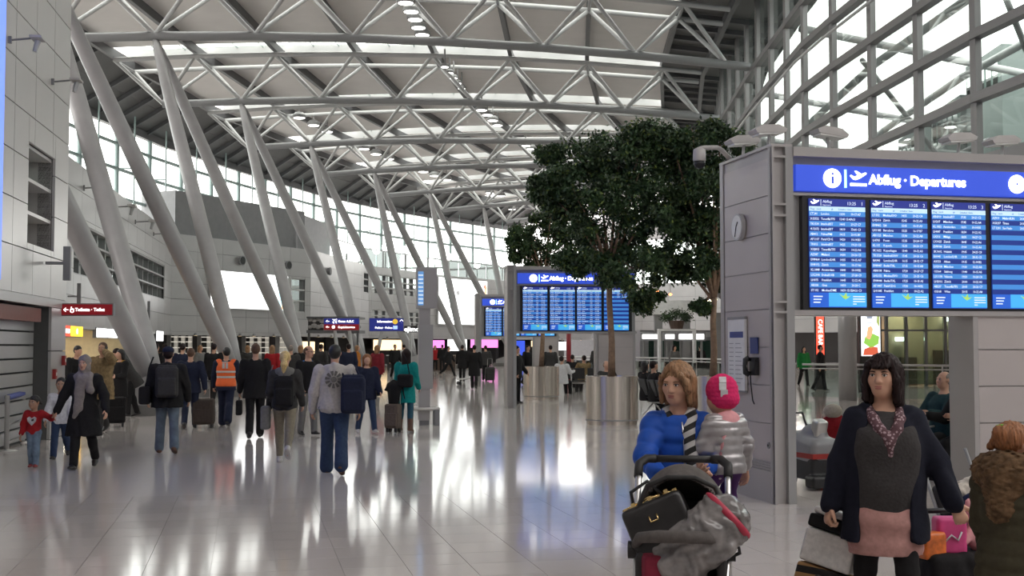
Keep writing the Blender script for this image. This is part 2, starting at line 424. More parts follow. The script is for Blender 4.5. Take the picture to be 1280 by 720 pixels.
def clad(parent, p0, p1, z0, z1, w, h, m, holes=(), t=.05, gap=.018, back=CLAD_D, name='panel', bt=.25):
    """cladding panels on the vertical plane p0->p1 (facing to the right-hand side of the direction); holes = (u0,u1,z0,z1)"""
    p0, p1 = Vector(p0), Vector(p1); d = p1 - p0; L = d.length; d /= L; n = Vector((d.y, -d.x))
    nu = max(1, round(L / w)); nz = max(1, round((z1 - z0) / h)); W = L / nu; H = (z1 - z0) / nz
    R = Matrix(((d.x, n.x, 0, 0), (d.y, n.y, 0, 0), (0, 0, 1, 0), (0, 0, 0, 1)))
    M0 = Matrix.Translation((p0.x, p0.y, 0)) @ R
    me = MB().b2((gap / 2, 0, gap / 2), (W - gap / 2, t, H - gap / 2)).mesh('panel', m)
    cells = []
    for a in range(nu):
        for b in range(nz):
            u0, u1, q0, q1 = a * W, a * W + W, z0 + b * H, z0 + b * H + H
            hit = [k for k in holes if u0 < k[1] - .01 and u1 > k[0] + .01 and q0 < k[3] - .01 and q1 > k[2] + .01]
            if not hit:
                link(name, me, parent, M0 @ Matrix.Translation((u0, 0, q0))); continue
            k = hit[0]
            for (x0, x1, y0, y1) in ((u0, min(u1, k[0]), q0, q1), (max(u0, k[1]), u1, q0, q1), (max(u0, k[0]), min(u1, k[1]), q0, min(q1, k[2])), (max(u0, k[0]), min(u1, k[1]), max(q0, k[3]), q1)):
                if x1 - x0 > .03 and y1 - y0 > .03:
                    MB().b2((x0 + gap / 2, 0, y0 + gap / 2), (x1 - gap / 2, t, y1 - gap / 2)).xf(M0).build(name, m, parent)
    # backing wall with the holes left open
    mb = MB(); us = sorted({0, L} | {x for k in holes for x in k[:2]}); zs = sorted({z0, z1} | {x for k in holes for x in k[2:]})
    for x0, x1 in zip(us, us[1:]):
        for y0, y1 in zip(zs, zs[1:]):
            if any(k[0] <= x0 + 1e-4 and x1 <= k[1] + 1e-4 and k[2] <= y0 + 1e-4 and y1 <= k[3] + 1e-4 for k in holes): continue
            mb.b2((x0, -bt, y0), (x1, -.004, y1))
    mb.xf(M0).build('wall_core', back, parent)
    return M0

# tower on the left edge: E is its far corner, face runs back towards the camera
a9 = Vector((-0.156, 0.988)); E = Vector((-8.6, 23.0))
tower = struct('wall_left', None)
P0 = E - a9 * 33
M0 = clad(tower, (P0.x, P0.y), (E.x, E.y), 2.55, 15.3, 1.35, .75, CLAD_T, holes=((29.85, 31.85, 3.42, 5.1),))
# recessed window of three rows
lw = 33 - 3.15, 33 - 1.15
for k in range(3):
    z0 = 3.42 + k * .56
    MB().b2((lw[0], -.62, z0), (lw[1], -.58, z0 + .56)).xf(M0).build('window_pane', GREENG, tower)
    MB().b2((lw[0] - .02, -.6, z0 + .50), (lw[1] + .02, -.02, z0 + .56)).xf(M0).build('window_ledge', CLAD_T, tower)
    for q in (.33, .66):
        MB().b2((lw[0] + 2 * q - .03, -.6, z0), (lw[0] + 2 * q + .03, -.5, z0 + .5)).xf(M0).build('window_mullion', MIDST, tower)
MB().b2((lw[0] - .5, -2.0, 3.2), (lw[1] + .5, -1.9, 5.3)).xf(M0).build('room_wall', mat('dim_room', (.25, .24, .22), .7), tower)
MB().b2((lw[1], -.6, 3.42), (lw[1] + .04, -.01, 5.1)).xf(M0).build('window_reveal', CLAD_T, tower)
nrm = Vector((a9.y, -a9.x))
# far end of the tower and the pillar below
e2 = E - nrm * 6
clad(tower, (E.x, E.y), (e2.x, e2.y), 2.55, 15.3, 1.5, .75, CLAD_T)
MB().b2((0, -.5, 2.4), (33, .06, 2.55)).xf(M0).build('fascia', CLAD, tower)
clad(tower, *(lambda q: ((q[0].x, q[0].y), (q[1].x, q[1].y)))((E - a9 * 1.25 + nrm * .0, E)), 0, 2.4, 1.25, .8, CLAD, name='pillar_panel')
clad(tower, (E.x, E.y), ((E - nrm * 1.0).x, (E - nrm * 1.0).y), 0, 2.4, 1.0, .8, CLAD, name='pillar_panel')
for k in range(9):                                        # horizontal boards below the fascia
    MB().b2((20, -.30, .06 + k * .238), (33 - 1.3, -.24, .06 + k * .238 + .205)).xf(M0).build('board', CLAD, tower)
MB().b2((20, -.5, 0), (33 - 1.3, -.31, 2.4)).xf(M0).build('wall_core', CLAD_D, tower)
MB().b2((22, -.2, 2.12), (33 - 1.6, -.05, 2.36)).xf(M0).build('brown_fascia', mat('red_brown_fascia', (.20, .065, .05), .5), tower, label='red brown board above the horizontal boards')
MB().b2((0, -.5, 0), (20, -.2, 2.4)).xf(M0).build('wall_core', CLAD, tower)

# wall 2: long wall behind the first tubes
wl2 = struct('wall_side', None)
A2, B2 = Vector((-13.4, 30.0)), Vector((-19.4, 68.0))
L2 = (B2 - A2).length; ux = L2 / 38.0
hol = (13 * 1, 35.8, 4.15, 6.05)
M2 = clad(wl2, A2, B2, 2.5, 8.1, 2.6, .93, CLAD, holes=((11.5, 35.6, 4.2, 6.05),))
for k in range(15):
    u = 11.5 + k * 24.1 / 14
    MB().b2((u - .05, -.3, 4.2), (u + .05, -.1, 6.05)).xf(M2).build('window_mullion', STEEL, wl2)
    if k < 14:
        for z0, z1 in ((4.2, 4.8), (4.8, 5.43), (5.43, 6.05)):
            MB().b2((u + .05, -.26, z0 + .03), (u + 24.1 / 14 - .05, -.23, z1 - .03)).xf(M2).build('window_pane', GREENG, wl2)
for z in (4.2, 4.8, 5.43, 6.02):
    MB().b2((11.5, -.3, z - .04), (35.6, .03, z + .04)).xf(M2).build('window_transom', STEEL, wl2)
MB().b2((11, -3.2, 3.8), (36, -3.0, 6.5)).xf(M2).build('room_wall', mat('dim_office', (.30, .30, .28), .7), wl2)
MB().b2((0, -.6, 2.3), (L2, .12, 2.5)).xf(M2).build('fascia', CLAD, wl2)
# the snack counter recess under it
MB().b2((9.5, -4.0, 0), (24, -3.9, 2.5)).xf(M2).build('recess_wall', BEIGE, wl2)
MB().b2((9.4, -4.0, 0), (9.5, 0, 2.5)).xf(M2).build('recess_wall', BEIGE, wl2)
MB().b2((24, -4.0, 0), (24.1, -.2, 2.5)).xf(M2).build('recess_wall', BEIGE, wl2)
MB().b2((9.4, -4.0, 2.42), (24.1, -.3, 2.5)).xf(M2).build('recess_ceiling', WHITE, wl2)
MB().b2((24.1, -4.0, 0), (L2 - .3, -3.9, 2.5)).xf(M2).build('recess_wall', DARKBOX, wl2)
MB().b2((0, -.25, 0), (9.4, -.05, 2.4)).xf(M2).build('wall_core', CLAD, wl2)
for k in range(5):
    panel_lamp(M2 @ Vector((11.0 + k * 2.7, -2.2, 2.40)), 0, .5, 28, 'ceiling_light', wl2, (1, .88, .66))
for k in range(9):
    MB().b2((10.2 + k * 1.5, -3.9, 1.25 + (k % 3) * .33), (11.1 + k * 1.5, -3.7, 1.31 + (k % 3) * .33)).xf(M2).build('shelf', BROWN, wl2)

# back walls following the curve
def pxd(px, d): return Vector((px_x(px, d), d))
BK = [Vector((-19.4, 68.0)), pxd(387, 80), pxd(460, 96), pxd(560, 110), pxd(660, 122), pxd(740, 130)]
wb = struct('wall_back', None)
L3 = [(b - a).length for a, b in zip(BK, BK[1:])]
Ms = []
hl = {0: ((.845 * L3[0], .955 * L3[0], 3.9, 6.1),), 2: ((-.0 + .5, .62 * L3[2], 5.9, 7.5), (.5, .62 * L3[2], 3.2, 4.6)), 1: ((.90 * L3[1], L3[1] - .1, 5.9, 7.5),)}
for k in range(5):
    Ms.append(clad(wb, BK[k], BK[k + 1], 2.5, 8.1, 2.3, .93, CLAD, holes=hl.get(k, ())))
    MB().b2((0, -.6, 2.3), (L3[k], .12, 2.5)).xf(Ms[k]).build('fascia', CLAD, wb)
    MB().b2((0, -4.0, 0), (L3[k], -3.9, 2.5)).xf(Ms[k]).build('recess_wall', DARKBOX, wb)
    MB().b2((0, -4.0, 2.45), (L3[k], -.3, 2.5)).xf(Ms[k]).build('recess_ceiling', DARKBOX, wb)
    for (u0, u1, z0, z1) in hl.get(k, ()):
        MB().b2((u0, -.24, z0), (u1, -.2, z1)).xf(Ms[k]).build('window_pane', GREENG, wb)
        MB().b2((u0, -1.6, z0 - .3), (u1, -1.5, z1 + .3)).xf(Ms[k]).build('room_wall', _M['dim_office'], wb)
        nz = 3; nu = max(1, round((u1 - u0) / 1.3))
        for q in range(nz + 1):
            z = z0 + (z1 - z0) * q / nz; MB().b2((u0, -.22, z - .05), (u1, .0, z + .05)).xf(Ms[k]).build('window_transom', STEEL_L, wb)
        for q in range(nu + 1):
            u = u0 + (u1 - u0) * q / nu; MB().b2((u - .04, -.22, z0), (u + .04, -.05, z1)).xf(Ms[k]).build('window_mullion', MIDST, wb)
# dark parapet storey on top, gallery slab, glass balustrade
MB().b2((.10 * L3[0], -3.5, 8.1), (L3[0] + .6, -.9, 10.75)).xf(Ms[0]).build('parapet', MIDST, wb)
MB().b2((-.2, -3.5, 8.1), (L3[1] * .5, -.9, 10.6)).xf(Ms[1]).build('parapet', MIDST, wb)
for k in range(1, 5):
    u0 = .5 * L3[1] if k == 1 else 0
    n = max(2, round((L3[k] - u0) / 2.2))
    for q in range(n):
        a, b = u0 + (L3[k] - u0) * q / n, u0 + (L3[k] - u0) * (q + 1) / n
        MB().b2((a + .04, -.5, 8.15), (b - .04, -.46, 9.5)).xf(Ms[k]).build('balustrade_pane', GREENG, wb)
    MB().b2((u0, -.53, 9.5), (L3[k], -.42, 9.57)).xf(Ms[k]).build('handrail', STEEL, wb)
gal = MB()
ou = [BK[0] + Vector((-1.5, -12)), BK[0], *BK[1:]]
inn = [S2(-9.2, 1.0), S2(-9.2, 2.2), S2(-9.2, 3.6), S2(-9.2, 5.0), S2(-9.2, 6.2), S2(-9.2, 7.3), S2(-9.2, 8.0)]
q = []
for a, b in zip(ou, inn): q += [(a.x, a.y, 8.05), (b.x, b.y, 8.05)]
gal.add(q, [(2 * k, 2 * k + 1, 2 * k + 3, 2 * k + 2) for k in range(len(ou) - 1)]); gal.build('gallery_slab', MIDST, wb)
MB().b2((12, -4.0, 8.05), (L2, -.1, 8.1)).xf(M2).build('gallery_slab', MIDST, wl2)

# ------------------------------------------------------------------ glazed facade high on the far left
fac = struct('window_1', None)
i0, i1, st = .2, 8.0, 1 / 3.0
ks = [i0 + st * k for k in range(int((i1 - i0) / st) + 1)]
zt = zroof(-9.2) - .2
ZR = [8.1, 10.0, 11.6, 13.0, zt]
for a, b in zip(ks, ks[1:] + [None]):
    rod('mullion', S(-9.2, a, 8.0), S(-9.2, a, zt), .15, TEALST, fac, 6)
    if b is None: continue
    for z0, z1 in zip(ZR, ZR[1:]):
        p0, p1 = S2(-9.25, a), S2(-9.25, b); dd = (p1 - p0).normalized() * .07; p0 += dd; p1 -= dd
        MB().add([(p0.x, p0.y, z0 + .06), (p1.x, p1.y, z0 + .06), (p1.x, p1.y, z1 - .06), (p0.x, p0.y, z1 - .06)], [(0, 1, 2, 3)]).build('pane', FACG, fac)
    for z in ZR[:-1]:
        rod('transom', S(-9.2, a, z), S(-9.2, b, z), .11, TEALST, fac, 6)
    rod('tie_rod', S(-8.2, a, 8.1), S(-8.2, a, zt + .4), .05, TEALST, fac, 6)
    rod('tie_rod', S(-8.2, a, 11.6), S(-9.2, a, 11.6), .04, TEALST, fac, 6)
# lower outside wall so nothing leaks under the facade
lo = MB()
pts = [S2(-9.4, x) for x in (-3, -2, -1, 0, 1, 2, 3, 4, 5, 6, 7, 8)]
for a, b in zip(pts, pts[1:]):
    n = len(lo.v); lo.add([(a.x, a.y, 0), (b.x, b.y, 0), (b.x, b.y, 8.05), (a.x, a.y, 8.05)], [(0, 1, 2, 3)])
lo.build('outer_wall', MIDST, wb)

# ------------------------------------------------------------------ right-hand curtain wall
cw = struct('wall_right', None)
RM = mat('grey_brown_mullion', (0.24, 0.23, 0.23), 0.42, 0.2, 0.05, 2)
zts = [5.94, 7.42, 8.90, 10.39, 11.87, 13.35]
ks = [-2.66 + .275 * k for k in range(40)]
ks = [k for k in ks if k < 7.9]
for a, b in zip(ks, ks[1:] + [None]):
    bar('mullion', S(SMAX, a, 5.2), S(SMAX, a, 16.4), .24, .16, RM, cw, up=(S2(1, a) - S2(0, a)).to_3d())
    if b is None: continue
    for z in zts:
        bar('transom', S(SMAX - .02, a, z), S(SMAX - .02, b, z), .26, .21, RM, cw)
    for z0, z1 in zip(zts, zts[1:] + [16.3]):
        p0, p1 = S2(SMAX + .1, a), S2(SMAX + .1, b)
        MB().add([(p0.x, p0.y, z0 + .1), (p1.x, p1.y, z0 + .1), (p1.x, p1.y, z1 - .1), (p0.x, p0.y, z1 - .1)], [(0, 1, 2, 3)]).build('pane', CURG, cw)
    bar('bulkhead', S(SMAX, a, 5.3), S(SMAX, b, 5.3), .6, 1.1, RM, cw)
for a in (-2.3, -1.25, -.15, .7, 1.5, 2.4, 3.3, 4.2, 5.1):
    p = S(SMAX + .5, a, 0); MB().lathe([(.28, 0), (.28, 4.7)], p, 16).build('round_column', CLAD, cw, True)
# long handrail tubes running along the inside of the glass
for z, o in ((9.3, -.35),):
    for a, b in zip(ks, ks[1:]): rod('rail_tube', S(SMAX + o, a, z + 2.0), S(SMAX + o, b, z + 2.0), .05, STEEL_L, cw, 6)
# side aisle beyond: slab, ceiling lights, back wall, glass-roofed space above
aisle = struct('ceiling_aisle', None)
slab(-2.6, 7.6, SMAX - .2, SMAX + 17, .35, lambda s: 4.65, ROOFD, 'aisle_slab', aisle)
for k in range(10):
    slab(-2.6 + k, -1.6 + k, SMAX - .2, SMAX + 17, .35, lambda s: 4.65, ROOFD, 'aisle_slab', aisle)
bk = struct('wall_aisle', None)
for k in range(10):
    i = -2.6 + k
    p0, p1 = S2(SMAX + 17, i), S2(SMAX + 17, i + 1)
    MB().add([(p0.x, p0.y, 0), (p1.x, p1.y, 0), (p1.x, p1.y, 4.7), (p0.x, p0.y, 4.7)], [(0, 1, 2, 3)]).build('back_wall', MIDST, bk)
    # tubular frames, a grey box building
    for s in (3.5, 7, 11):
        rod('outer_tube', S(SMAX + s, i, 12.5 - s * .1), S(SMAX + s, i + 1, 12.5 - s * .1), .16, STEEL_L, bk, 6)
    for e in (0,):
        rod('outer_tube', S(SMAX + .6, i + e, 13.4), S(SMAX + 17, i + e, 10.8), .15, STEEL_L, bk, 6)
        rod('outer_tube', S(SMAX + 3, i + e, 12.3), S(SMAX + 8, i + e + .5, 9.4), .10, STEEL, bk, 6)
        rod('outer_tube', S(SMAX + 8, i + e, 9.4), S(SMAX + 8, i + e + .5, 9.4), .14, STEEL, bk, 6)
    for (q, z0, z1) in ((.1, 5.0, (9, 9, 10, 13.4, 12.2, 11.6, 10, 9, 9, 9)[k]), (.55, 5.0, (8, 8, 9, 12.4, 10.6, 12, 9.4, 8, 8, 8)[k])):
        mb = MB(); P = [S2(SMAX + 9, i + q), S2(SMAX + 15, i + q), S2(SMAX + 15, i + q + .38), S2(SMAX + 9, i + q + .38)]
        mb.add([(p.x, p.y, z) for z in (z0, z1) for p in P], [(0, 1, 2, 3), (7, 6, 5, 4), (0, 4, 5, 1), (1, 5, 6, 2), (2, 6, 7, 3), (3, 7, 4, 0)])
        mb.build('roof_box', mat('green_grey_block', (.20, .235, .225), .5, 0, .1, .3), bk)
        for w_ in range(5):
            P2 = [S2(SMAX + 8.96, i + q + .03 + w_ * .07), S2(SMAX + 8.96, i + q + .08 + w_ * .07)]
            MB().add([(P2[0].x, P2[0].y, z1 - 1.6), (P2[1].x, P2[1].y, z1 - 1.6), (P2[1].x, P2[1].y, z1 - .5), (P2[0].x, P2[0].y, z1 - .5)], [(0, 1, 2, 3)]).build('block_window', GREENG, bk)
# ceiling lights of the side aisle: flush panels, each with its own lamp
for k in range(9):
    for s in (4.5, 10.5): panel_lamp(S(SMAX + s, -1.0 + k * .75, 4.62), 0, .5, 60, 'ceiling_light', aisle)
# behind the camera and the far end
wr = struct('wall_rear', MB().b2((-16, -5.3, 0), (32, -5, 17)).mesh('wall', MIDST))
we = struct('wall_end', None)
MB().add([(33, -6, 0), (46, 150, 0), (46, 150, 17), (33, -6, 17)], [(0, 1, 2, 3)]).build('side_wall', MIDST, we)
MB().add([(-8, 136, 0), (60, 136, 0), (60, 136, 7), (-8, 136, 7)], [(0, 1, 2, 3)]).build('end_wall', MIDST, we)
p0, p1 = BK[-1], Vector((34, 112))
LE = (p1 - p0).length
MM = clad(we, p0, p1, 3.0, 15.5, 3.0, 1.2, CLAD, holes=((.12 * LE, .62 * LE, 8.2, 12.8),))
for k in range(7):
    u = LE * (.12 + .5 * k / 6); MB().b2((u - .12, -.2, 8.2), (u + .12, .1, 12.8)).xf(MM).build('window_mullion', STEEL, we)
    if k < 6:
        for z0, z1 in ((8.25, 10.4), (10.6, 12.75)): MB().b2((u + .12, -.1, z0), (u + LE * .5 / 6 - .12, -.07, z1)).xf(MM).build('window_pane', FACG, we)
MB().b2((.12 * LE, -.2, 10.4), (.62 * LE, .1, 10.6)).xf(MM).build('window_transom', STEEL, we)
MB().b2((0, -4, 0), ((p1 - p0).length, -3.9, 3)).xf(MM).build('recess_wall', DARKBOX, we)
# ================================================================== departures boards
PYL = mat('warm_grey_pylon_panel', (0.50, 0.455, 0.445), 0.38, 0.1, 0.03, 1.5)
PYL_F = mat('grey_pylon_frame', (0.42, 0.40, 0.395), 0.38, 0.15, 0.03, 1.5)
HDR = mat('header_grey', (0.34, 0.34, 0.34), 0.4, 0.2, 0.03, 1.5)
SIGN_BLUE = mat('sign_blue', (0.035, 0.085, 0.62), emit=0.5)
SIGN_WHITE = mat('sign_white', (1, 1, 1), emit=2.4)
SIGN_CYAN = mat('sign_cyan', (0.35, 0.85, 1.0), emit=1.6)
S_NAVY = mat('screen_navy', (0.012, 0.035, 0.24), emit=0.44)
S_HEAD = mat('screen_header', (0.02, 0.035, 0.26), emit=0.44)
S_ROW = mat('screen_light_row', (0.055, 0.25, 0.66), emit=0.44)
S_PALE = mat('screen_pale_bar', (0.55, 0.78, 0.92), emit=0.49)
S_AD = mat('screen_advert', (0.06, 0.42, 0.85), emit=0.49)
S_AD2 = mat('screen_advert_dark', (0.02, 0.12, 0.62), emit=0.44)
S_TXT = mat('screen_text', (0.75, 0.86, 1.0), emit=0.47)
S_GREEN = mat('screen_green', (0.45, 0.75, 0.15), emit=0.39)
PLANE = [(-.5, .10), (-.42, .14), (-.25, .05), (-.02, .13), (-.22, .36), (-.12, .38), (.20, .21), (.40, .29), (.5, .28), (.48, .20), (.10, -.04), (-.15, -.13), (-.30, -.10)]
CLKF = mat('clock_face', (0.80, 0.80, 0.78), 0.4)
def icon_plane(x, y, z, w, m, parent, bar_=False):
    mb = MB().prism([(x + a * w, z + b * w) for a, b in PLANE], .004, Matrix.Translation((0, y, 0)))
    if bar_: mb.b2((x - .48 * w, y, z - .46 * w), (x + .5 * w, y + .004, z - .31 * w))
    return mb.build('plane_icon', m, parent)
ROWS = [
 [('LT', '241', 'London', '13:30', '10-17 A7'), ('XG', '1552', 'Teneriffa/TFS', '13:40 15:40', 'A13'), ('TK', '1530', 'Istanbul/IST', '14:05', '29-27 C7'), ('4U', '2072', 'Istanbul/IST', '14:10', '73-81 C3'),
  ('AB', '412', 'Palma/PMI', '14:15', '20-02 B9'), ('AF', '1107', 'Paris/CDG', '14:20', '10-14 B3'), ('TK', '415', 'Istanbul/IST', '14:25', '19-20 C8'), ('XG', '2815', 'Teneriffa/TFS', '14:30', '10-22 A6'),
  ('AZ', '187', 'Mailand', '14:30', '20-26 C5'), ('EW', '9464', 'London/LHR', '14:35', '10-15 A7'), ('EW', '9192', 'Zürich', '14:40', '10-17 A6'), ('KL', '1848', 'Amsterdam', '14:40', '10-14 B2'),
  ('LX', '2308', 'Dubai/DXB', '14:45', '27-28 C9'), ('LH', '075', 'Frankfurt', '14:45', '12-22 A2'), ('AB', '308', 'Graz', '14:50', '20-28 C'), ('ST', '102', 'Moskau/DME', '14:50 15:15', '24-26 C3')],
 [('LT', '552', 'Moskau/SVO', '14:55', '20-22 C4'), ('LH', '2016', 'Zürich', '15:05', '10-22 A3'), ('EW', '9462', 'Sylt', '15:05', '10-15 A9'), ('LX', '1185', 'Barcelona', '15:25', '16-17 B7'),
  ('AB', '1125', 'München', '15:30', '20-22 A8'), ('LH', '765', 'Posen', '15:35', '23-24 C7'), ('KL', '115', 'Kopenh.', '15:35', '20-26 C9'), ('SK', '1622', 'Kopenhagen', '15:40', '10-12 A3'),
  ('TK', '1528', 'Istanbul/SAW', '15:45', '20-26 C6'), ('BA', '941', 'London/LHR', '16:15', '28-32 C7'), ('EW', '9047', 'Berlin/TXL', '17:15', '10-15 A8'), ('AB', '8108', 'Palma', '17:20', '20-27 C7'),
  ('LH', '2132', 'Moskau/SVO', '17:20', '21-25 C6'), ('EW', '9044', 'Berlin/TXL', '17:25', '10-15 A5'), ('AF', '1407', 'Paris/CDG', '17:30', '10-14 B2'), ('LH', '1085', 'Frankfurt', '17:30', '10-22 A2')],
 [('AB', '6810', 'Istanbul/IST', '17:35', '20-21 C2'), ('LH', '207', 'München', '17:45', '10-22 A4'), ('KL', '1852', 'Amsterdam', '18:00', '10-14 B5'), ('LH', '087', 'Frankfurt', '18:30', '10-22 A2'),
  ('LX', '316', 'Malaga', '18:35', '18-27 C2'), ('LX', '1025', 'Zürich', '18:45', '10-22 A6'), ('EW', '9108', 'Zürich', '19:00', '10-15 A4'), ('SK', '3602', 'Helsinki', '19:05', '24-25 C8'),
  ('BA', '945', 'London/LHR', '19:10', '28-32 C5'), ('A3', '533', 'Athen', '19:15', '12-14 B2'), ('LH', '2018', 'München', '19:30', '10-22 A8'), ('OS', '164', 'Salzburg', '19:40', '10-15 A5'),
  ('LX', '1158', 'Valencia', '19:50', '10-24 C4'), ('LH', '2016', 'Zürich', '20:00', '10-22 A3'), ('AB', '237', 'Teneriffa/TFS', '20:05', '20-26 C7'), ('OS', '168', 'Wien', '20:15', '10-22 A8')],
 [('AZ', '919', 'Mailand/LIN', '20:30', '12-14 A2'), ('XG', '1237', 'Tirana', '20:35', '20-26 B5'), ('LT', '1281', 'Sao Paulo', '20:55', '21-26 C8')]]
def col_text(rows, k): return '\n'.join(r[k] for r in rows)
def build_screen(board, n, x0, x1, z0, z1):
    w, h = x1 - x0, z1 - z0; y = -.052
    s = MB().b2((x0, y, z0), (x1, y + .02, z1)).build('screen', S_NAVY, board)
    yy = y - .003
    hh = h * .072; wb_ = h * .042; ad = h * .135
    MB().b2((x0, yy, z1 - hh), (x1, y, z1)).build('title_bar', S_HEAD, s)
    MB().b2((x0, yy, z1 - hh - wb_), (x1, y, z1 - hh)).build('column_heading', S_PALE, s)
    rt = z1 - hh - wb_; rb = z0 + ad; rh = (rt - rb) / 16
    mb = MB()
    for k in range(0, 16, 2): mb.b2((x0, yy, rt - (k + 1) * rh), (x1, y, rt - k * rh))
    mb.build('light_row', S_ROW, s)
    a = MB().b2((x0, yy, z0), (x1, y, z0 + ad)); a.build('advert', S_AD2, s)
    MB().b2((x0 + w * .33, yy - .002, z0 + .01), (x1, yy, z0 + ad)).build('advert_picture', S_AD, s)
    gx, gz = x0 + w * .62, z0 + ad * .8
    MB().prism([(gx - .07, gz + .02), (gx - .02, gz - .005), (gx + .01, gz + .035), (gx + .02, gz - .01), (gx + .07, gz - .0), (gx + .02, gz - .03), (gx - .0, gz - .04), (gx - .03, gz - .02)], .002, Matrix.Translation((0, yy - .005, 0))).build('dragonfly', S_GREEN, s)
    mb = MB()
    for k in range(3): mb.b2((x0 + w * .06, yy - .003, z0 + ad * (.3 + .2 * k)), (x0 + w * (.18 + .02 * k), yy, z0 + ad * (.38 + .2 * k)))
    for k in range(4): mb.b2((x0 + w * .76, yy - .005, z0 + ad * (.2 + .17 * k)), (x0 + w * (.97 - .05 * (k == 0) * 3), yy - .002, z0 + ad * (.27 + .17 * k)))
    mb.build('advert_lines', S_TXT, s, kind='stuff')
    icon_plane(x0 + w * .10, yy - .004, z1 - hh * .55, w * .15, SIGN_WHITE, s)
    MB().b2((x0 + w * .205, yy - .002, z1 - hh * .9), (x0 + w * .213, y, z1 - hh * .1)).build('divider', S_TXT, s)
    text('lettering', 'Abflug', x0 + w * .24, yy - .002, z1 - hh * .52, hh * .50, S_TXT, s, extrude=.001)
    text('lettering', 'Departures', x0 + w * .24, yy - .002, z1 - hh * .88, hh * .24, S_TXT, s, extrude=.001)
    text('lettering', '13:25', x0 + w * .67, yy - .002, z1 - hh * .75, hh * .58, S_TXT, s, extrude=.001)
    text('lettering', str(n + 1), x0 + w * .92, yy - .002, z1 - hh * .78, hh * .66, S_TXT, s, extrude=.001)
    text('lettering', 'Flug   nach              ab       Schalter Gate', x0 + w * .02, yy - .002, z1 - hh - wb_ * .75, wb_ * .6, S_HEAD, s, extrude=.0005, res=1)
    rows = ROWS[n]; sz = rh * .66
    for k, fx in ((0, .015), (1, .075), (2, .205), (3, .53), (4, .735)):
        text('lettering', col_text(rows, k), x0 + w * fx, yy - .002, rt - rh * .76, sz, S_TXT, s, extrude=.0005, bold=.0003, line=rh / sz, res=1, spacing=.86)['kind'] = 'stuff'
    return s
def build_board(label, group):
    b = thing('departures_board', label, 'display board', (0, 0, 0), 0, group)
    H = 3.86
    # slim left pylon, panels along its deep side
    py = MB().b2((-.222, .03, 0), (-.016, 1.42, H)).build('pylon', PYL_F, b)
    zz = [.44 + .414 * k for k in range(9)]
    for z0, z1 in zip(zz, zz[1:]): MB().b2((-.236, .10, z0 + .006), (-.222, 1.33, z1 - .006)).build('panel', PYL, py)
    MB().b2((-.24, .10, 0), (-.222, 1.33, .34)).build('kick_plate', PYL_F, py)
    for k in range(3): MB().b2((-.238, .10, .355 + .027 * k), (-.222, 1.33, .370 + .027 * k)).build('groove_strip', PYL_F, py)
    for y0, y1 in ((-.02, .085), (1.35, 1.45)): MB().b2((-.245, y0, 0), (-.215, y1, H)).build('edge_strip', PYL_F, py)
    MB().b2((-.25, -.02, H), (.0, 1.45, H + .03)).build('cap', PYL_F, py)
    # open front channel of the pylon
    MB().b2((-.245, -.03, 0), (-.225, .03, H)).build('flange', PYL_F, py)
    MB().b2((-.09, -.03, 0), (0.0, .05, H)).build('flange', HDR, py)
    for z in (3.74, 3.22, 3.10, 2.16, 2.05): MB().b2((-.225, -.028, z), (-.09, .03, z + .025)).build('stiffener', PYL_F, py)
    # broad right pylon, up to the header
    pr = MB().b2((2.18, .03, 0), (3.26, .5, 2.06)).build('pylon', PYL_F, b)
    MB().b2((2.16, -.02, 0), (2.22, .05, 2.06)).build('edge_strip', PYL_F, pr)
    for k in range(5): MB().b2((2.235, .0, .02 + k * .41), (3.2, .03, .02 + k * .41 + .398)).build('panel', PYL, pr)
    MB().b2((3.2, -.02, 0), (3.26, .05, 2.06)).build('edge_strip', PYL_F, pr)
    # header
    hd = MB().b2((0, .04, 2.06), (3.26, .34, H)).build('header', HDR, b)
    MB().b2((-.0, -.05, H - .10), (3.30, .36, H)).build('top_rail', PYL_F, hd)
    MB().b2((0, -.012, 3.335), (3.3, .04, 3.365)).build('mid_rail', PYL_F, hd)
    MB().b2((0, -.03, 2.03), (3.3, .36, 2.085)).build('bottom_rail', PYL_F, hd)
    MB().b2((.10, -.034, 2.088), (3.16, .04, 3.325)).build('screen_bezel', BLACK, hd)
    sp = MB().b2((.03, -.03, 3.385), (3.23, .04, 3.67)).build('sign_panel', SIGN_BLUE, b)
    for x in (.46, 2.74):
        MB().disc((x, -.04, 3.53), .105, .012, 32).build('round_pictogram', SIGN_WHITE, sp)
    MB().b2((.447, -.044, 3.47), (.473, -.04, 3.55)).b2((.447, -.044, 3.567), (.473, -.04, 3.59)).build('information_mark', SIGN_BLUE, sp)
    MB().disc((2.74, -.043, 3.53), .012, .003, 10).rod((2.74, -.044, 3.53), (2.74, -.044, 3.60), .004, n=4).rod((2.74, -.044, 3.53), (2.70, -.044, 3.51), .004, n=4).build('clock_mark', SIGN_BLUE, sp)
    MB().b2((.605, -.037, 3.43), (.63, -.03, 3.63)).build('cyan_bar', SIGN_CYAN, sp)
    icon_plane(.77, -.038, 3.545, .20, SIGN_WHITE, sp, True)
    text('lettering', 'Abflug · Departures', .90, -.036, 3.48, .152, SIGN_WHITE, sp, extrude=.002, bold=.0045, spacing=.98, res=3)
    for n, (x0, x1) in enumerate(((.17, .838), (.910, 1.592), (1.650, 2.318), (2.392, 3.07))):
        build_screen(b, n, x0, x1, 2.115, 3.30)
    return b
board1 = build_board('grey departures board standing nearest, over the seated man, signed Abflug', 'departures boards')
board1.location = (3.05, 13.0, 0); board1.rotation_euler.z = RAD(12.4)
board2 = copy_tree(board1); tag(board2, 'departures board in mid hall, behind the steel tree planters'); board2.location = (0.12, 32.6, 0); board2.rotation_euler.z = RAD(4)
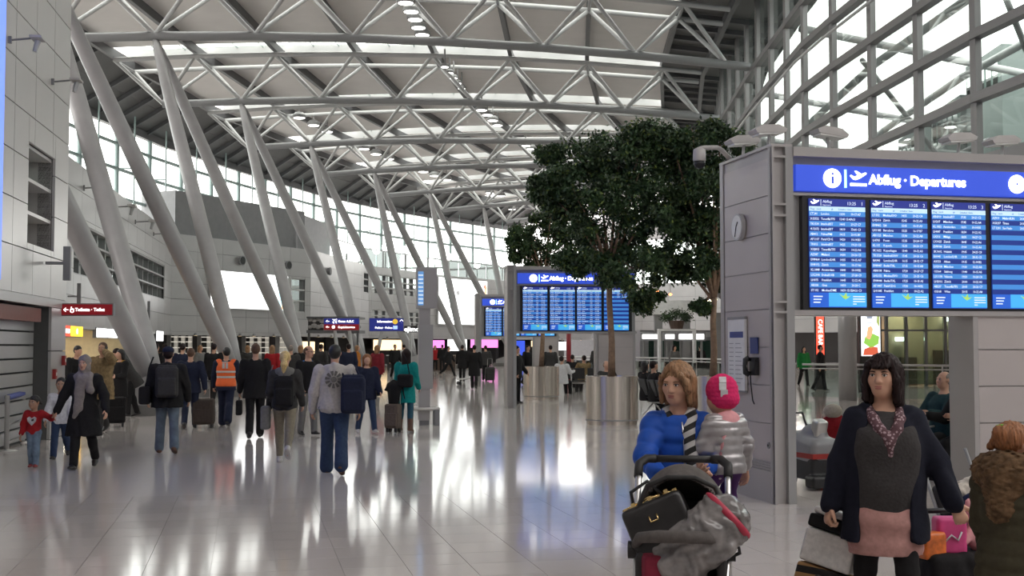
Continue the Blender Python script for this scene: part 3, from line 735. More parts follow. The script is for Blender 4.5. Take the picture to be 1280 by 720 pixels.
board3 = copy_tree(board1); tag(board3, 'farthest departures board, mostly hidden behind the mid hall board'); board3.location = (-1.28, 50.5, 0); board3.rotation_euler.z = RAD(4)

B1 = Matrix.Translation((3.05, 13.0, 0)) @ Matrix.Rotation(RAD(12.4), 4, 'Z')
def on_side(y, z): return B1 @ Vector((-.247, y, z))
def side_thing(name, label, cat, y, z, group=None):
    """on the pylon's side face: local x runs into depth (+y of the board) reversed so that -y faces outward"""
    o = thing(name, label, cat, on_side(y, z), RAD(12.4) - math.pi / 2, group); return o
c = side_thing('wall_clock', 'small round white wall clock high on the nearest pylon', 'clock', .83, 3.06)
MB().disc((0, -.05, 0), .155, .05, 32).build('case', STEEL_L, c)
MB().disc((0, -.055, 0), .135, .008, 32).build('dial', CLKF, c)
MB().rod((0, -.058, 0), (-.035, -.058, -.11), .006, n=5).rod((0, -.058, 0), (.045, -.058, .055), .007, n=5).build('hands', BLACK, c)
c = side_thing('notice_board', 'tall white notice sheet panel on the nearest pylon beside the black phone', 'notice', .92, 1.60)
MB().b2((-.24, -.03, -.42), (.24, 0, .42)).build('panel', WHITE, c)
MB().b2((-.25, -.034, .40), (.25, .0, .43)).b2((-.25, -.034, -.43), (.25, 0, -.41)).build('frame', STEEL, c)
MB().b2((-.18, -.034, .19), (.20, -.03, .26)).build('blue_band', mat('notice_blue', (.04, .06, .25), .5), c)
mb = MB()
for k in range(10): mb.b2((-.02, -.033, .12 - k * .05), (.12 + .03 * (k % 3), -.03, .128 - k * .05)); mb.b2((-.20, -.033, .12 - k * .05), (-.08, -.03, .128 - k * .05))
mb.build('print_lines', mat('print_grey', (.35, .35, .36), .6), c)
c = side_thing('small_sign', 'small dark blue sign plate above the black phone', 'sign', .47, 1.70)
MB().b2((-.10, -.012, -.09), (.10, 0, .09)).build('plate', mat('plate_blue', (.03, .05, .20), .5), c)
c = side_thing('wall_phone', 'black courtesy phone with hanging cord on the nearest pylon', 'phone', .45, 1.47)
MB().b2((-.06, -.05, -.10), (.09, 0, .10)).build('cradle', BLACK, c)
MB().tube([(-.04, -.06, .09), (-.05, -.10, .07), (-.05, -.11, 0), (-.05, -.10, -.07), (-.04, -.06, -.09)], [.035, .032, .022, .032, .035], 8).build('handset', BLACK, c, True)
MB().tube([(-.03, -.05, -.1), (-.02, -.05, -.2), (-.02, -.03, -.38), (0, -.02, -.42)], .008, 6).build('cord', BLACK, c, True)
c = side_thing('floor_socket', 'small round key switch low on the nearest pylon', 'switch', .12, .62)
MB().disc((0, -.01, 0), .035, .01, 12).build('plate', STEEL, c); MB().disc((0, -.016, 0), .014, .006, 8).build('key_slot', BLACK, c)

# lamps and camera on top of the near board
WARMW = mat('off_white_lamp_body', (.52, .50, .49), .45)
def floodlight(label, x, y, flip=1, tilt=0.25):
    o = thing('floodlight', label, 'lamp', B1 @ Vector((x, y, 3.893 if x < 0 else 3.862)), RAD(12.4), 'flood lamps on the near board')
    MB().rod((0, 0, 0), (0.02 * flip, 0, .17), .018, n=6).build('post', STEEL_L, o)
    R = Matrix.Translation((0, 0, .20)) @ Matrix.Rotation(-tilt * flip * .4, 4, 'Y')
    MB().prism([(-.17, -.02), (.17, -.035), (.19, .0), (.10, .055), (-.10, .065), (-.19, .02)], .22, R @ Matrix.Translation((0, -.11, 0))).build('lamp_head', WARMW, o)
    MB().b2((-.15, -.10, -.045), (.15, .10, -.022)).xf(R).build('lamp_glass', CLKF, o)
    return o
floodlight('off-white flood lamp on the side edge of the near board, beside the camera', -.12, 1.05)
floodlight('off-white flood lamp on the near board corner, above the clock', -.12, .35)
floodlight('off-white flood lamp on the header above the plane pictogram', .55, .2, -1)
floodlight('off-white flood lamp on the header above the word Departures', 2.15, .2)
floodlight('off-white flood lamp on the header over the round clock pictogram', 2.75, .25)
o = thing('dome_camera', 'white dome security camera on an arm beside the tree', 'camera', B1 @ Vector((-.2, 1.2, 3.893)), RAD(12.4))
MB().tube([(0, 0, 0), (-.09, .05, .12), (-.14, .08, .16), (-.30, .1, .155), (-.36, .1, .14)], .028, 8).build('arm', WARMW, o, True)
MB().lathe([(.02, .16), (.072, .13), (.078, .0), (.07, -.01)], (-.36, .1, 0), 16).build('housing', WARMW, o, True)
MB().lathe([(.07, -.01), (.066, -.05), (.045, -.085), (.0, -.10)], (-.36, .1, 0), 16).build('dome', BLACK, o, True)

# ================================================================== trees in round steel planters
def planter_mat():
    m = mat('brushed_steel_painted_reflections', (.66, .60, .54), .25, 1.0, .30, 7.0, stretch=(1, 1, .02))  # upright colour streaks imitate reflections in the brushed steel
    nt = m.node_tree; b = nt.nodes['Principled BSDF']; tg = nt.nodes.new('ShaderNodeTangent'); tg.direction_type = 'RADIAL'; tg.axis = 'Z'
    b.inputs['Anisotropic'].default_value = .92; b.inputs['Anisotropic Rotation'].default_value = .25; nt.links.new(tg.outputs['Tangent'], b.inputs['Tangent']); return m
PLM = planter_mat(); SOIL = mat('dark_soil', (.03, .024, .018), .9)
BARK = mat('brown_bark', (.27, .175, .115), .8, 0, .25, 12, .5)
LEAFM = mat('dark_green_leaf', (.040, .080, .028), .45, 0, .55, 3.0)
LEAFY = mat('yellow_green_leaf', (.14, .19, .04), .5, 0, .4, 3.0)
rng = np.random.default_rng(7)
def leaves_mesh(name, C, Rr, n, m, size=(.07, .12)):
    """C centres (k,3), Rr radii: n leaves spread in soft clumps"""
    k = rng.integers(0, len(C), n); dirv = rng.normal(size=(n, 3)); dirv /= np.linalg.norm(dirv, axis=1)[:, None]
    r = Rr[k] * rng.random(n) ** .45 * (1 + .25 * rng.normal(size=n)).clip(.4, 1.5)
    p = C[k] + dirv * r[:, None] * np.array([1, 1, .78])
    a = rng.normal(size=(n, 3)); a[:, 2] -= .5; a /= np.linalg.norm(a, axis=1)[:, None]
    b = np.cross(a, rng.normal(size=(n, 3))); b /= np.linalg.norm(b, axis=1)[:, None]
    L = rng.uniform(*size, n)[:, None]; W = L * .27
    c = np.cross(a, b)
    v = np.stack([p, p + a * L * .5 + b * W - c * L * .06, p + a * L - c * L * .12, p + a * L * .5 - b * W - c * L * .06], 1).reshape(-1, 3)
    me = bpy.data.meshes.new(name); me.vertices.add(4 * n); me.vertices.foreach_set('co', v.astype(np.float32).ravel())
    me.loops.add(4 * n); me.polygons.add(n); me.loops.foreach_set('vertex_index', np.arange(4 * n, dtype=np.int32))
    me.polygons.foreach_set('loop_start', np.arange(0, 4 * n, 4, dtype=np.int32)); me.update(); me.validate(); me.materials.append(m); return me
def planter_tree(px, d, label_p, label_t, clumps, fork, nleaf, pr=.57, ph=1.04):
    base = Vector((px_x(px, d), d + pr, 0))
    p = thing('planter', label_p, 'planter', base, 0, 'round steel tree planters')
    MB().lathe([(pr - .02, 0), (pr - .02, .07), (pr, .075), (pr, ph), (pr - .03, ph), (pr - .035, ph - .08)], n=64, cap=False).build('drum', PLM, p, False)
    MB().lathe([(.0, ph - .09), (pr - .03, ph - .085)], n=32, cap=False).build('soil', SOIL, p)
    MB().lathe([(pr + .002, .09), (pr + .004, .1), (pr + .004, .105), (pr + .002, .115)], n=64, cap=False).build('seam_ring', STEEL, p)
    t = thing('tree', label_t, 'tree', base + Vector((0, 0, ph - .085)), 0, 'trees in planters')
    O = Vector(t.location)
    C = []; R = []
    for (cx, cy, r, dd) in clumps:
        C.append(at_d(cx, cy, d + pr + dd) - O); R.append(r / F_PX * (d + pr + dd))
    F = at_d(fork[0], fork[1], d + pr) - O
    MB().tube([(0, 0, 0), F * .35 + Vector((.02, .02, 0)), F * .7 + Vector((-.02, 0, 0)), F], [.085, .07, .065, .06], 10).build('trunk', BARK, t, True)
    for k in range(len(C)):
        mid = F.lerp(C[k], .5) + Vector((0, 0, .18))
        MB().tube([F - Vector((0, 0, .1)), mid, C[k], C[k] + (C[k] - F).normalized() * R[k] * .6], [.04, .028, .016, .006], 6).build('branch', BARK, t, True)
    # smaller sub-clumps give the crown an uneven edge
    C = np.array([list(c) for c in C]); R = np.array(R); CC = []; RR = []
    for c, r in zip(C, R):
        CC.append(c); RR.append(r * .72)
        for q in range(7):
            v = rng.normal(size=3); v /= np.linalg.norm(v); CC.append(c + v * r * rng.uniform(.5, 1.0) * np.array([1, 1, .8])); RR.append(r * rng.uniform(.26, .50))
    CC = np.array(CC); RR = np.array(RR)
    link('leaves', leaves_mesh('leaves', CC, RR, nleaf, LEAFM), t, kind='stuff')
    link('leaves', leaves_mesh('leaves', CC, RR * 1.06, nleaf // 12, LEAFY), t, kind='stuff', label='yellow-green young leaves')
planter_tree(767, 25.6, 'round brushed steel planter nearest, before the mid hall departures board', 'leafy fig tree with slim trunk in the nearest steel planter',
    [(700, 215, 36, .2), (725, 255, 42, -.3), (745, 205, 42, .3), (775, 190, 44, 0), (805, 172, 36, -.3), (825, 205, 46, .4), (790, 245, 50, -.5), (745, 285, 42, .3), (700, 262, 28, .4), (775, 300, 42, .3), (822, 275, 46, -.2), (830, 325, 40, .3), (790, 335, 40, -.4), (808, 372, 24, 0), (680, 235, 26, 0), (716, 322, 26, .2), (748, 330, 26, -.2), (772, 240, 46, 0), (690, 195, 20, .3)], (762, 335), 46000)
planter_tree(896, 25.6, 'round steel planter beside the nearest pylon, hidden behind the woman in blue', 'leafy fig tree behind the nearest pylon, forked brown trunk',
    [(868, 185, 42, .2), (900, 176, 34, -.2), (850, 232, 46, .4), (892, 235, 46, -.3), (862, 285, 44, .3), (905, 290, 36, .2), (876, 325, 24, -.2), (838, 172, 24, 0), (930, 182, 16, .2), (925, 240, 30, .6), (880, 385, 14, .1), (845, 275, 40, .5), (835, 330, 26, .5), (880, 210, 46, .5), (905, 345, 20, .3)], (893, 372), 40000)
planter_tree(677, 37.6, 'round brushed steel planter standing farther, left of the nearest planter', 'leafy fig tree in the farther steel planter, low drooping crown',
    [(668, 283, 24, .2), (690, 262, 26, -.3), (660, 312, 20, .3), (690, 305, 28, 0), (716, 325, 22, -.2), (712, 285, 26, .3), (740, 325, 22, .4), (700, 340, 16, 0), (655, 292, 16, -.2), (648, 318, 14, .2), (672, 330, 18, .2), (700, 285, 28, 0), (728, 300, 22, .3), (645, 300, 12, 0)], (680, 345), 26000)

# ================================================================== lamps under the roof and on the gallery
LAMPH = mat('lamp_housing', (.30, .30, .30), .4)
rows = [('round downlight in the row nearest the top of the hall', 5, [(507, 4), (514, 15), (519, 25), (523, 35), (528, 44)], .30),
        ('small round downlight in the short row above the second truss', 4, [(556, 84), (562, 91.5), (567, 98), (572, 104.5), (577, 111)], .19),
        ('round downlight in the row of four above the third truss', 4, [(602, 138), (609, 144), (616, 151), (622, 157)], .30),
        ('round downlight in the row of three above the third column top', 3, [(374, 147.5), (392, 157), (409, 165)], .34),
        ('round downlight in the row of three above the fourth column top', 3, [(455, 186.5), (470, 193), (486, 199)], .36),
        ('round downlight in the row of three above the fifth column top', 3, [(529, 215), (543.5, 220), (558, 225)], .38),
        ('round downlight in the pair above the sixth column top', 2, [(612, 241.5), (626, 245)], .36),
        ('round downlight in the row of three seen beside the tree top', 3, [(657, 182.5), (664, 186.5), (671, 191)], .32),
        ('round downlight at the far end of the roof', 4, [(664, 255), (690, 261.5), (699, 207), (640, 262)], .34)]
hz, lz = MB().lathe([(1.15, 0), (1.2, .5), (.7, 1.0)], n=16).mesh('housing', LAMPH), MB().lathe([(.98, -.03), (1.0, .0)], n=16).mesh('lens', L_LAMP)
NTH = ['first', 'second', 'third', 'fourth', 'fifth', 'sixth', 'seventh', 'eighth', 'ninth', 'tenth', 'eleventh', 'twelfth', 'thirteenth', 'fourteenth', 'fifteenth', 'sixteenth', 'seventeenth', 'eighteenth', 'nineteenth', 'twentieth']
for lab, n, pts, r in rows:
    for q, (x, y) in enumerate(pts):
        p = at_z(x, y, 15.45)
        o = thing('downlight', NTH[q] + ' ' + lab, 'lamp', p, 0, 'round downlights under the roof')
        link('housing', hz, o, Matrix.Scale(r, 4)); link('lens', lz, o, Matrix.Scale(r, 4))
        rod('stem', (0, 0, r), (0, 0, .9), .05, LAMPH, o, 6)
GL = MB().lathe([(.0, -1), (.5, -.87), (.87, -.5), (1, 0), (.87, .5), (.5, .87), (.0, 1)], n=14, cap=False).mesh('globe', L_LAMP, True)
for k, (x, y, lab) in enumerate(((482, 309, 'first'), (506, 312, 'second'), (561, 321, 'third'), (583.5, 324, 'fourth'), (628, 330, 'fifth'))):
    d = (97, 100, 108, 111, 116)[k]; p = at_d(x, y, d)
    o = thing('globe_lamp', lab + ' white globe lamp along the glass gallery rail, counted from the tower side', 'lamp', (p.x, p.y, 8.05), 0, 'globe lamps on the gallery')
    link('globe', GL, o, Matrix.Translation((0, 0, p.z - 8.05)) @ Matrix.Scale(.31, 4)); rod('pole', (0, 0, 0), (0, 0, p.z - 8.35), .05, STEEL, o, 6)

def wall_rz(M): return math.atan2(M[1][0], M[0][0]) + math.pi
# wall lamps on the cladding
def wall_lamp(M, u, z, lab, s=1.0):
    p = M @ Vector((u, .05, z)); o = thing('wall_lamp', lab, 'lamp', p, wall_rz(M), 'wall lamps')
    MB().b2((-.04 * s, 0, -.1 * s), (.04 * s, .05, .1 * s)).build('bracket', STEEL, o)
    MB().rod((0, .05, 0), (0, .8 * s, .05), .03 * s, n=6).build('arm', STEEL, o)
    MB().b2((-.30 * s, .62 * s, .02), (.30 * s, .95 * s, .10 * s)).build('lamp_head', WARMW, o)
    MB().rod((0, .8 * s, 0), (.03, .72 * s, -.32 * s), .09 * s, .06 * s, n=8).build('spot', STEEL_L, o)
wall_lamp(M0, 33 - 1.6, 6.45, 'jutting wall lamp high on the pale tower', .55)
wall_lamp(M0, 33 - 4.6, 6.45, 'second jutting wall lamp on the pale tower, at the view edge', .55)
def wall_bar(M, u, z, lab, h=.5):
    p = M @ Vector((u, .08, z)); o = thing('bar_light', lab, 'lamp', p, wall_rz(M), 'bar lights on the walls')
    MB().b2((-.05, 0, -.02), (.05, .35, .03)).build('arm', STEEL, o); MB().b2((-.06, .3, -h), (.06, .42, h)).build('tube_housing', MIDST, o)
wall_bar(M0, 33 - 1.9, 3.15, 'short upright bar light below the tower window', .3)
for k, u in enumerate((13, 19, 25, 31)): wall_lamp(M2, u, 7.35, 'jutting wall lamp on the long side wall, ' + ('nearest the tower', 'second from the tower', 'third from the tower', 'farthest from the tower')[k], 1.0)
for k, u in enumerate((10.5, 27)): wall_bar(M2, u, 3.35, 'upright bar light below the side wall windows, ' + ('near the tower', 'behind the first tubes')[k], .45)
for k, (q, u) in enumerate(((0, .45), (0, .80), (1, .25))):
    p = Ms[q] @ Vector((u * L3[q], .05, 6.9)); o = thing('loudspeaker', 'small dark round loudspeaker on the wall, ' + ('above the big billboard', 'above the small dark window', 'past the small dark window')[k], 'loudspeaker', p, wall_rz(Ms[q]), 'wall loudspeakers')
    MB().rod((0, 0, 0), (0, .25, 0), .22, .3, 12).build('horn', MIDST, o); MB().rod((0, .25, 0), (0, .27, 0), .24, n=12).build('grille', BLACK, o)

# ================================================================== lit billboards and signs
def billboard(M, u0, u1, z0, z1, lab, fig):
    p = M @ Vector((u1, .06, z0)); ang = wall_rz(M)
    o = thing('billboard', lab, 'billboard', p, ang); W, H = u1 - u0, z1 - z0
    # local +y looks out from the wall
    MB().b2((0, 0, 0), (W, .18, H)).build('light_box', STEEL_L, o)
    MB().b2((.06, .18, .06), (W - .06, .2, H - .06)).build('lit_sheet', L_BILL, o)
    fig(o, W, H)
def fig1(o, W, H):
    MB().b2((W * .015, .2, .08), (W * .14, .206, H - .1)).build('picture', mat('bill_teal', (.55, .85, .92), emit=1.1), o)
    MB().prism([(W * .10, .12), (W * .03, .12), (W * .025, H * .5), (W * .05, H * .72), (W * .08, H * .55)], .006, Matrix.Translation((0, .206, 0))).build('picture_figure', mat('bill_skin', (.75, .45, .25), emit=.9), o)
billboard(Ms[0], .235 * L3[0], .80 * L3[0], 3.9, 6.22, 'wide glowing white billboard on the back wall', fig1)
def fig2(o, W, H):
    a = mat('bill_peach', (.85, .55, .35), emit=.9); g = mat('bill_grey', (.35, .35, .35), emit=.8)
    MB().prism([(W * .10, H * .70), (W * .03, H * .60), (W * .015, H * .85), (W * .07, H * .90)], .006, Matrix.Translation((0, .2, 0))).build('picture_figure', a, o)
    MB().disc((W * .07, .2, H * .86), .22, .006, 12).build('picture_detail', mat('bill_red', (.7, .12, .08), emit=.9), o)
    MB().prism([(W * .83, H * .62), (W * .76, H * .66), (W * .78, H * .75), (W * .85, H * .72)], .006, Matrix.Translation((0, .2, 0))).build('picture_sketch', g, o)
billboard(Ms[2], .83 * L3[2], L3[2] - .05, 3.6, 7.9, 'tall half of the glowing white billboard past the info totem', lambda o, W, H: None)
billboard(Ms[3], .03, .44 * L3[3], 3.6, 7.9, 'second half of the far glowing billboard, with a small face picture', fig2)

SB = mat('sign_deep_blue', (.016, .026, .22), emit=.4); SR = mat('sign_deep_red', (.20, .006, .010), emit=.4)
SWT = mat('sign_text', (1, 1, 1), emit=1.6)
POSTM = STEEL_L
def hang_sign(name, lab, px0, px1, y0, y1, d, rows_, rz=0, post=None):
    p = at_d(px0, y1, d); W = (px1 - px0) / F_PX * d; H = (y1 - y0) / F_PX * d
    o = thing(name, lab, 'sign', (p.x, p.y, 0), rz); z0 = p.z
    n = len(rows_)
    MB().b2((-.02, .01, z0 - .02), (W + .02, .14, z0 + H + .02)).build('sign_case', MIDST, o)
    for k, (m, segs) in enumerate(rows_):
        a, b = z0 + H * (n - 1 - k) / n, z0 + H * (n - k) / n
        sp = MB().b2((0, -.01, a), (W, .01, b)).build('sign_face', m, o)
        for (fx, s, sc, mt) in segs:
            text('lettering', s, W * fx, -.012, a + (b - a) * (.5 - .34 * sc), (b - a) * sc, mt, sp, extrude=.002, bold=.0015)
    if post:
        for fx, lean in post: rod('post', (W * fx + lean, .08, 0), (W * fx, .08, z0), .07, POSTM, o, 8)
    return o
hang_sign('restroom_sign', 'red sign with arrow and the words Toilette and Toilet beside the tower', 77, 140, 380.5, 393.5, 22.6, [(SR, [(.03, '←', .62, SWT), (.27, 'Toilette · Toilet', .44, SWT)])])
o_ = bpy.data.objects['restroom_sign']; MB().tube([(.20 + .035 * math.cos(t), -.014, at_d(77, 393.5, 22.6).z + .08 + .035 * math.sin(t)) for t in [math.pi * 2 * k / 12 for k in range(13)]], .008, 4).tube([(.185, -.014, at_d(77, 393.5, 22.6).z + .15), (.19, -.014, at_d(77, 393.5, 22.6).z + .10), (.23, -.014, at_d(77, 393.5, 22.6).z + .09)], .009, 4).build('wheelchair_pictogram', SWT, o_, kind='stuff'); rod('wall_bracket', (-.15, .08, 2.4), (.1, .08, 2.4), .04, STEEL, o_, 6)
hang_sign('gate_sign', 'blue and red direction sign for gates with white arrows', 405, 448.5, 398, 412.5, 47, [(SB, [(.04, '←', .8, SWT), (.22, '✈', .8, SWT), (.40, 'Gates A,B,C', .55, SWT)]), (SR, [(.04, '←', .8, SWT), (.22, '●', .7, SWT), (.40, 'Gepäckservice', .5, SWT)])], 0, [(.3, .3), (.72, .3)])
s_ = hang_sign('information_sign', 'blue direction sign reading Information with yellow disc and up arrow', 462, 504, 398, 413.5, 45, [(SB, [(.22, 'Information', .52, SWT), (.88, '↑', .9, SWT)]), (SB, [(.16, 'Polizei · Police', .48, SWT)])], 0, [(.36, -.42)])
W_ = 42 / F_PX * 45
MB().disc((W_ * .76, -.016, at_d(462, 398, 45).z - .12), .10, .01, 16).build('yellow_disc', mat('sign_yellow', (.8, .52, .05), emit=.5), s_)
MB().b2((W_ * .70, -.016, at_d(462, 413.5, 45).z + .06), (W_ * .83, -.01, at_d(462, 413.5, 45).z + .19)).build('pale_square', mat('sign_pale', (.35, .50, .95), emit=.9), s_)
hang_sign('shop_sign', 'white lit shop sign past the information sign', 504.5, 521.5, 407.5, 415, 60, [(DARKBOX, [(.04, 'ejimo', 1.15, SIGN_WHITE)])], 0, [(.5, 0)])

# big blue lit panel at the left edge of the view, proud of the tower face
o = thing('advert_lightbox', 'tall glowing blue panel at the left edge, on the tower face', 'lightbox', M0 @ Vector((33 - 5.86, .06, 2.6)), wall_rz(M0))
MB().b2((0, 0, 0), (4, .26, 8)).build('case', STEEL_L, o); MB().b2((-.012, .03, .05), (0, .24, 7.95)).build('lit_edge', L_LBLUE, o); MB().b2((.03, .26, .05), (3.95, .275, 7.95)).build('lit_face', L_LBLUE, o)
MB().b2((-.016, .10, .10), (-.012, .20, .42)).b2((-.016, .10, .48), (-.012, .2, .58)).build('letter_mark', SIGN_WHITE, o)

for u, z, lab in ((32.72, 1.42, 'small red call point on the tower pillar, nearer its outer corner'), (31.95, 1.18, 'small red call point on the tower pillar, beside the horizontal boards')):
    o = thing('call_point', lab, 'call point', M0 @ Vector((u, .055, z)), wall_rz(M0), 'red call points'); MB().b2((-.06, 0, -.09), (.06, .06, .09)).build('box', mat('call_red', (.30, .02, .02), .4), o); MB().b2((-.03, .06, -.03), (.03, .065, .03)).build('window', WHITE, o)
# snack counter screens under the side wall
def lit_box(M, u0, u1, z0, z1, lab, m, out=.16, name='menu_screen', cat='screen', inner=None, group=None):
    p = M @ Vector((u1, out, z0)); o = thing(name, lab, cat, p, wall_rz(M), group)
    MB().b2((-.03, -.14, -.03), (u1 - u0 + .03, -.0, z1 - z0 + .03)).build('case', MIDST, o)
    MB().b2((0, 0, 0), (u1 - u0, .02, z1 - z0)).build('lit_face', m, o)
    if inner: inner(o, u1 - u0, z1 - z0)
    return o
def ustar(M, L, px, out=.16):
    """u along the wall seen at pixel column px"""
    a = M @ Vector((0, out, 0)); b = M @ Vector((L, out, 0)); r = (px - 640) / F_PX; return (r * a.y - a.x) / ((b.x - a.x) - r * (b.y - a.y)) * L
lit_box(M2, ustar(M2, L2, 72), ustar(M2, L2, 88), 2.02, 2.36, 'red lit menu sign over the snack counter', L_RED, inner=lambda o, W, H: MB().b2((W * .1, .02, H * .3), (W * .9, .03, H * .7)).build('white_word', L_WHITE, o))
lit_box(M2, ustar(M2, L2, 88.5), ustar(M2, L2, 103), 2.02, 2.36, 'yellow lit menu sign over the snack counter', L_YEL, inner=lambda o, W, H: MB().disc((W * .5, .02, H * .5), H * .28, .01, 12).build('pale_disc', L_WHITE, o))
lit_box(M2, ustar(M2, L2, 121), ustar(M2, L2, 134), 2.02, 2.36, 'white lit menu screen over the snack counter, first of the pair', L_WHITE)
lit_box(M2, ustar(M2, L2, 135), ustar(M2, L2, 147), 2.02, 2.36, 'white lit menu screen over the snack counter, second of the pair', L_WHITE)
lit_box(M2, ustar(M2, L2, 148), ustar(M2, L2, 156), 2.02, 2.36, 'pale cyan menu screen beside the white ones', mat('lit_cyan', (.4, .9, 1), emit=2.))
lit_box(M2, ustar(M2, L2, 196), ustar(M2, L2, 204), 1.95, 2.45, 'small square lit screen in the dark corner', L_WHITE)
o = thing('snack_counter', 'dark snack counter under the lit menu signs', 'counter', M2 @ Vector((11, -1.6, 0)), math.atan2(M2[1][0], M2[0][0]))
MB().b2((0, -.6, 0), (12, 0, 1.0)).build('body', BROWN, o); MB().b2((-.1, -.7, 1.0), (12.1, .1, 1.06)).build('top', BLACK, o)
# shelving units and lamps in the dark shops along the back wall
for k, (q, u0, u1) in enumerate(((0, .20, .34), (0, .40, .60), (0, .72, .90), (1, .05, .2))):
    W = (u1 - u0) * L3[q]; p = Ms[q] @ Vector((u0 * L3[q], -2.6, 0)); o = thing('shop_shelf', 'white shop shelving in the dark shop under the back wall, ' + ('near the side wall', 'under the billboard', 'under the small dark window', 'past the small dark window')[k], 'shelf', p, math.atan2(Ms[q][1][0], Ms[q][0][0]), 'white shop shelves')
    mb = MB()
    for z in (1.2, 1.55, 1.9, 2.2): mb.b2((0, -.3, z), (W, 0, z + .05))
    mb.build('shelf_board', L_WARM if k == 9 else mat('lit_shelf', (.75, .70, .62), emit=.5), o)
    for s in range(4): MB().b2((W * s / 3 - .03, -.3, 0), (W * s / 3 + .03, 0, 2.3)).build('upright', WHITE, o)
sp_n = 0
for q, us in ((0, (.15, .3, .45, .55, .7, .85)), (1, (.1, .3, .5, .7)), (2, (.2, .4, .7)), (3, (.1, .3, .6, .8)), (4, (.2, .5, .8))):
    for u in us:
        p = Ms[q] @ Vector((u * L3[q], .16, 2.44)); o = thing('spot_lamp', NTH[sp_n] + ' tiny warm spot lamp from the tower on the fascia above the dark shops', 'lamp', p, 0, 'warm spot lamps over the shops'); sp_n += 1
        MB().lathe([(.05, .0), (.09, -.02), (.11, -.16)], n=10).build('shade', STEEL, o); MB().lathe([(.10, -.165), (.09, -.15)], n=10).build('bulb', L_WARM, o)
# glowing shop fronts far down the hall
for k, (q, u0, u1, z0, z1, m, lab) in enumerate(((2, .45, .8, 1.3, 2.2, L_WARM, 'warm glowing shop window past the totem'), (3, .05, .28, 1.5, 2.2, L_MAG, 'pink glowing shop front under the far billboard'), (3, .32, .55, 1.2, 2.3, L_WHITE, 'white glowing shop front under the far billboard'),
        (3, .6, .95, 1.5, 2.3, L_MAG, 'pink glowing shop front behind the farthest board'), (4, .05, .3, .6, 2.2, L_BLUE, 'blue glowing shop wall beside the farthest board'), (4, .4, .6, 1.6, 2.2, L_WARM, 'warm glowing shop front below the mid hall board'), (4, .68, .95, 1.2, 2.1, L_WHITE, 'white glowing shop front below the mid hall board'),
        (1, .55, .75, 1.1, 2.0, L_WARM, 'warm glowing cafe window behind the gates sign'), (1, .84, .9, 1.2, 1.9, L_WARM, 'small warm glowing window behind the information sign'))):
    lit_box(Ms[q], u0 * L3[q], u1 * L3[q], z0, z1, lab, m, -3.2, 'shop_window', 'shop window')
p = at_d(536, 463, 82); o = thing('service_desk', 'dark brown service desk past the totem', 'desk', (p.x, p.y, 0))
MB().b2((0, 0, 0), (1.8, 1.2, 1.0)).build('body', BROWN, o); MB().b2((-.06, -.06, 1.0), (1.86, 1.26, 1.06)).build('top', mat('desk_top', (.35, .28, .22), .4), o)
p = at_d(484, 465, 82); o = thing('service_desk', 'dark cafe counter behind the woman in the teal coat', 'desk', (p.x, p.y, 0))
MB().b2((0, 0, 0), (2.2, 1.0, 1.0)).build('body', DARKBOX, o); MB().b2((-.06, -.06, 1.0), (2.26, 1.06, 1.06)).build('top', WHITE, o)

# dark cafe canopy with a frieze of round stones behind the gates sign
p = at_d(383, 415, 62); W = 66 / F_PX * 62; o = thing('cafe_canopy', 'dark cafe canopy with a frieze of round pebbles behind the gates sign', 'canopy', (p.x, p.y, 0))
MB().b2((0, 0, 2.35), (W, 2.5, 2.5)).b2((0, 0, 3.1), (W, 2.5, 3.2)).build('canopy_edge', DARKST, o, kind='stuff'); MB().b2((.05, .2, 2.5), (W - .05, .3, 3.1)).build('frieze_panel', DARKBOX, o)
PEB = mat('pebble_grey', (.33, .31, .30), .6, 0, .3, 3); PM = MB().lathe([(0, -1), (.7, -.7), (1, 0), (.7, .7), (0, 1)], n=9, cap=False).mesh('pebble', PEB, True)
for k in range(26):
    r = .10 + .04 * ((k * 7) % 5) / 4; link('pebble', PM, o, Matrix.Translation((.16 + (k // 2) * W / 13.2, .16, 2.66 + .30 * (k % 2) + .03 * ((k * 3) % 4))) @ Matrix.Diagonal((r * 1.3, .06, r, 1)))
for x in (.1, W - .1): rod('post', (x, .2, 0), (x, .2, 2.4), .06, DARKST, o, 8)
# information totem with bumper rail
p = flr(531, 531); o = thing('information_totem', 'tall slim grey information totem with a bumper rail, beside the teal coat', 'totem', p, RAD(8))
d = p.y; k = d / F_PX
MB().b2((-.14, -.14, .1), (.10, .14, 3.3)).build('post', PYL_F, o)
MB().b2((-.12, -.11, 0), (.09, .11, .30)).build('foot', MIDST, o)
MB().b2((-.15, -.17, .78), (.16, .16, 2.15)).build('post_cover', CLAD, o)
MB().b2((-.2, -.2, py_z(386, d)), (.24, .2, py_z(335, d))).build('display_case', PYL_F, o)
MB().b2((-.17, -.206, py_z(382, d)), (-.05, -.2, py_z(340, d))).build('display', mat('dim_display', (.12, .28, .55), emit=.6), o)
mb = MB()
for q in range(8): mb.b2((-.16, -.21, py_z(380, d) + q * .085), (-.06, -.206, py_z(380, d) + .03 + q * .085))
mb.build('display_text', S_TXT, o)
R_ = [(-.28, -.25, .35), (.28, -.25, .35), (.28, .25, .35), (-.28, .25, .35)]
for a, b in zip(R_, R_[1:] + R_[:1]): rod('bumper_rail', a, b, .035, CHROME, o, 8)
for q in ((.28, -.25), (.28, .25), (-.28, -.25), (-.28, .25)): MB().b2((q[0] - .09, q[1] - .03, 0), (q[0] + .02, q[1] + .03, .34)).build('bumper_leg', MIDST, o)

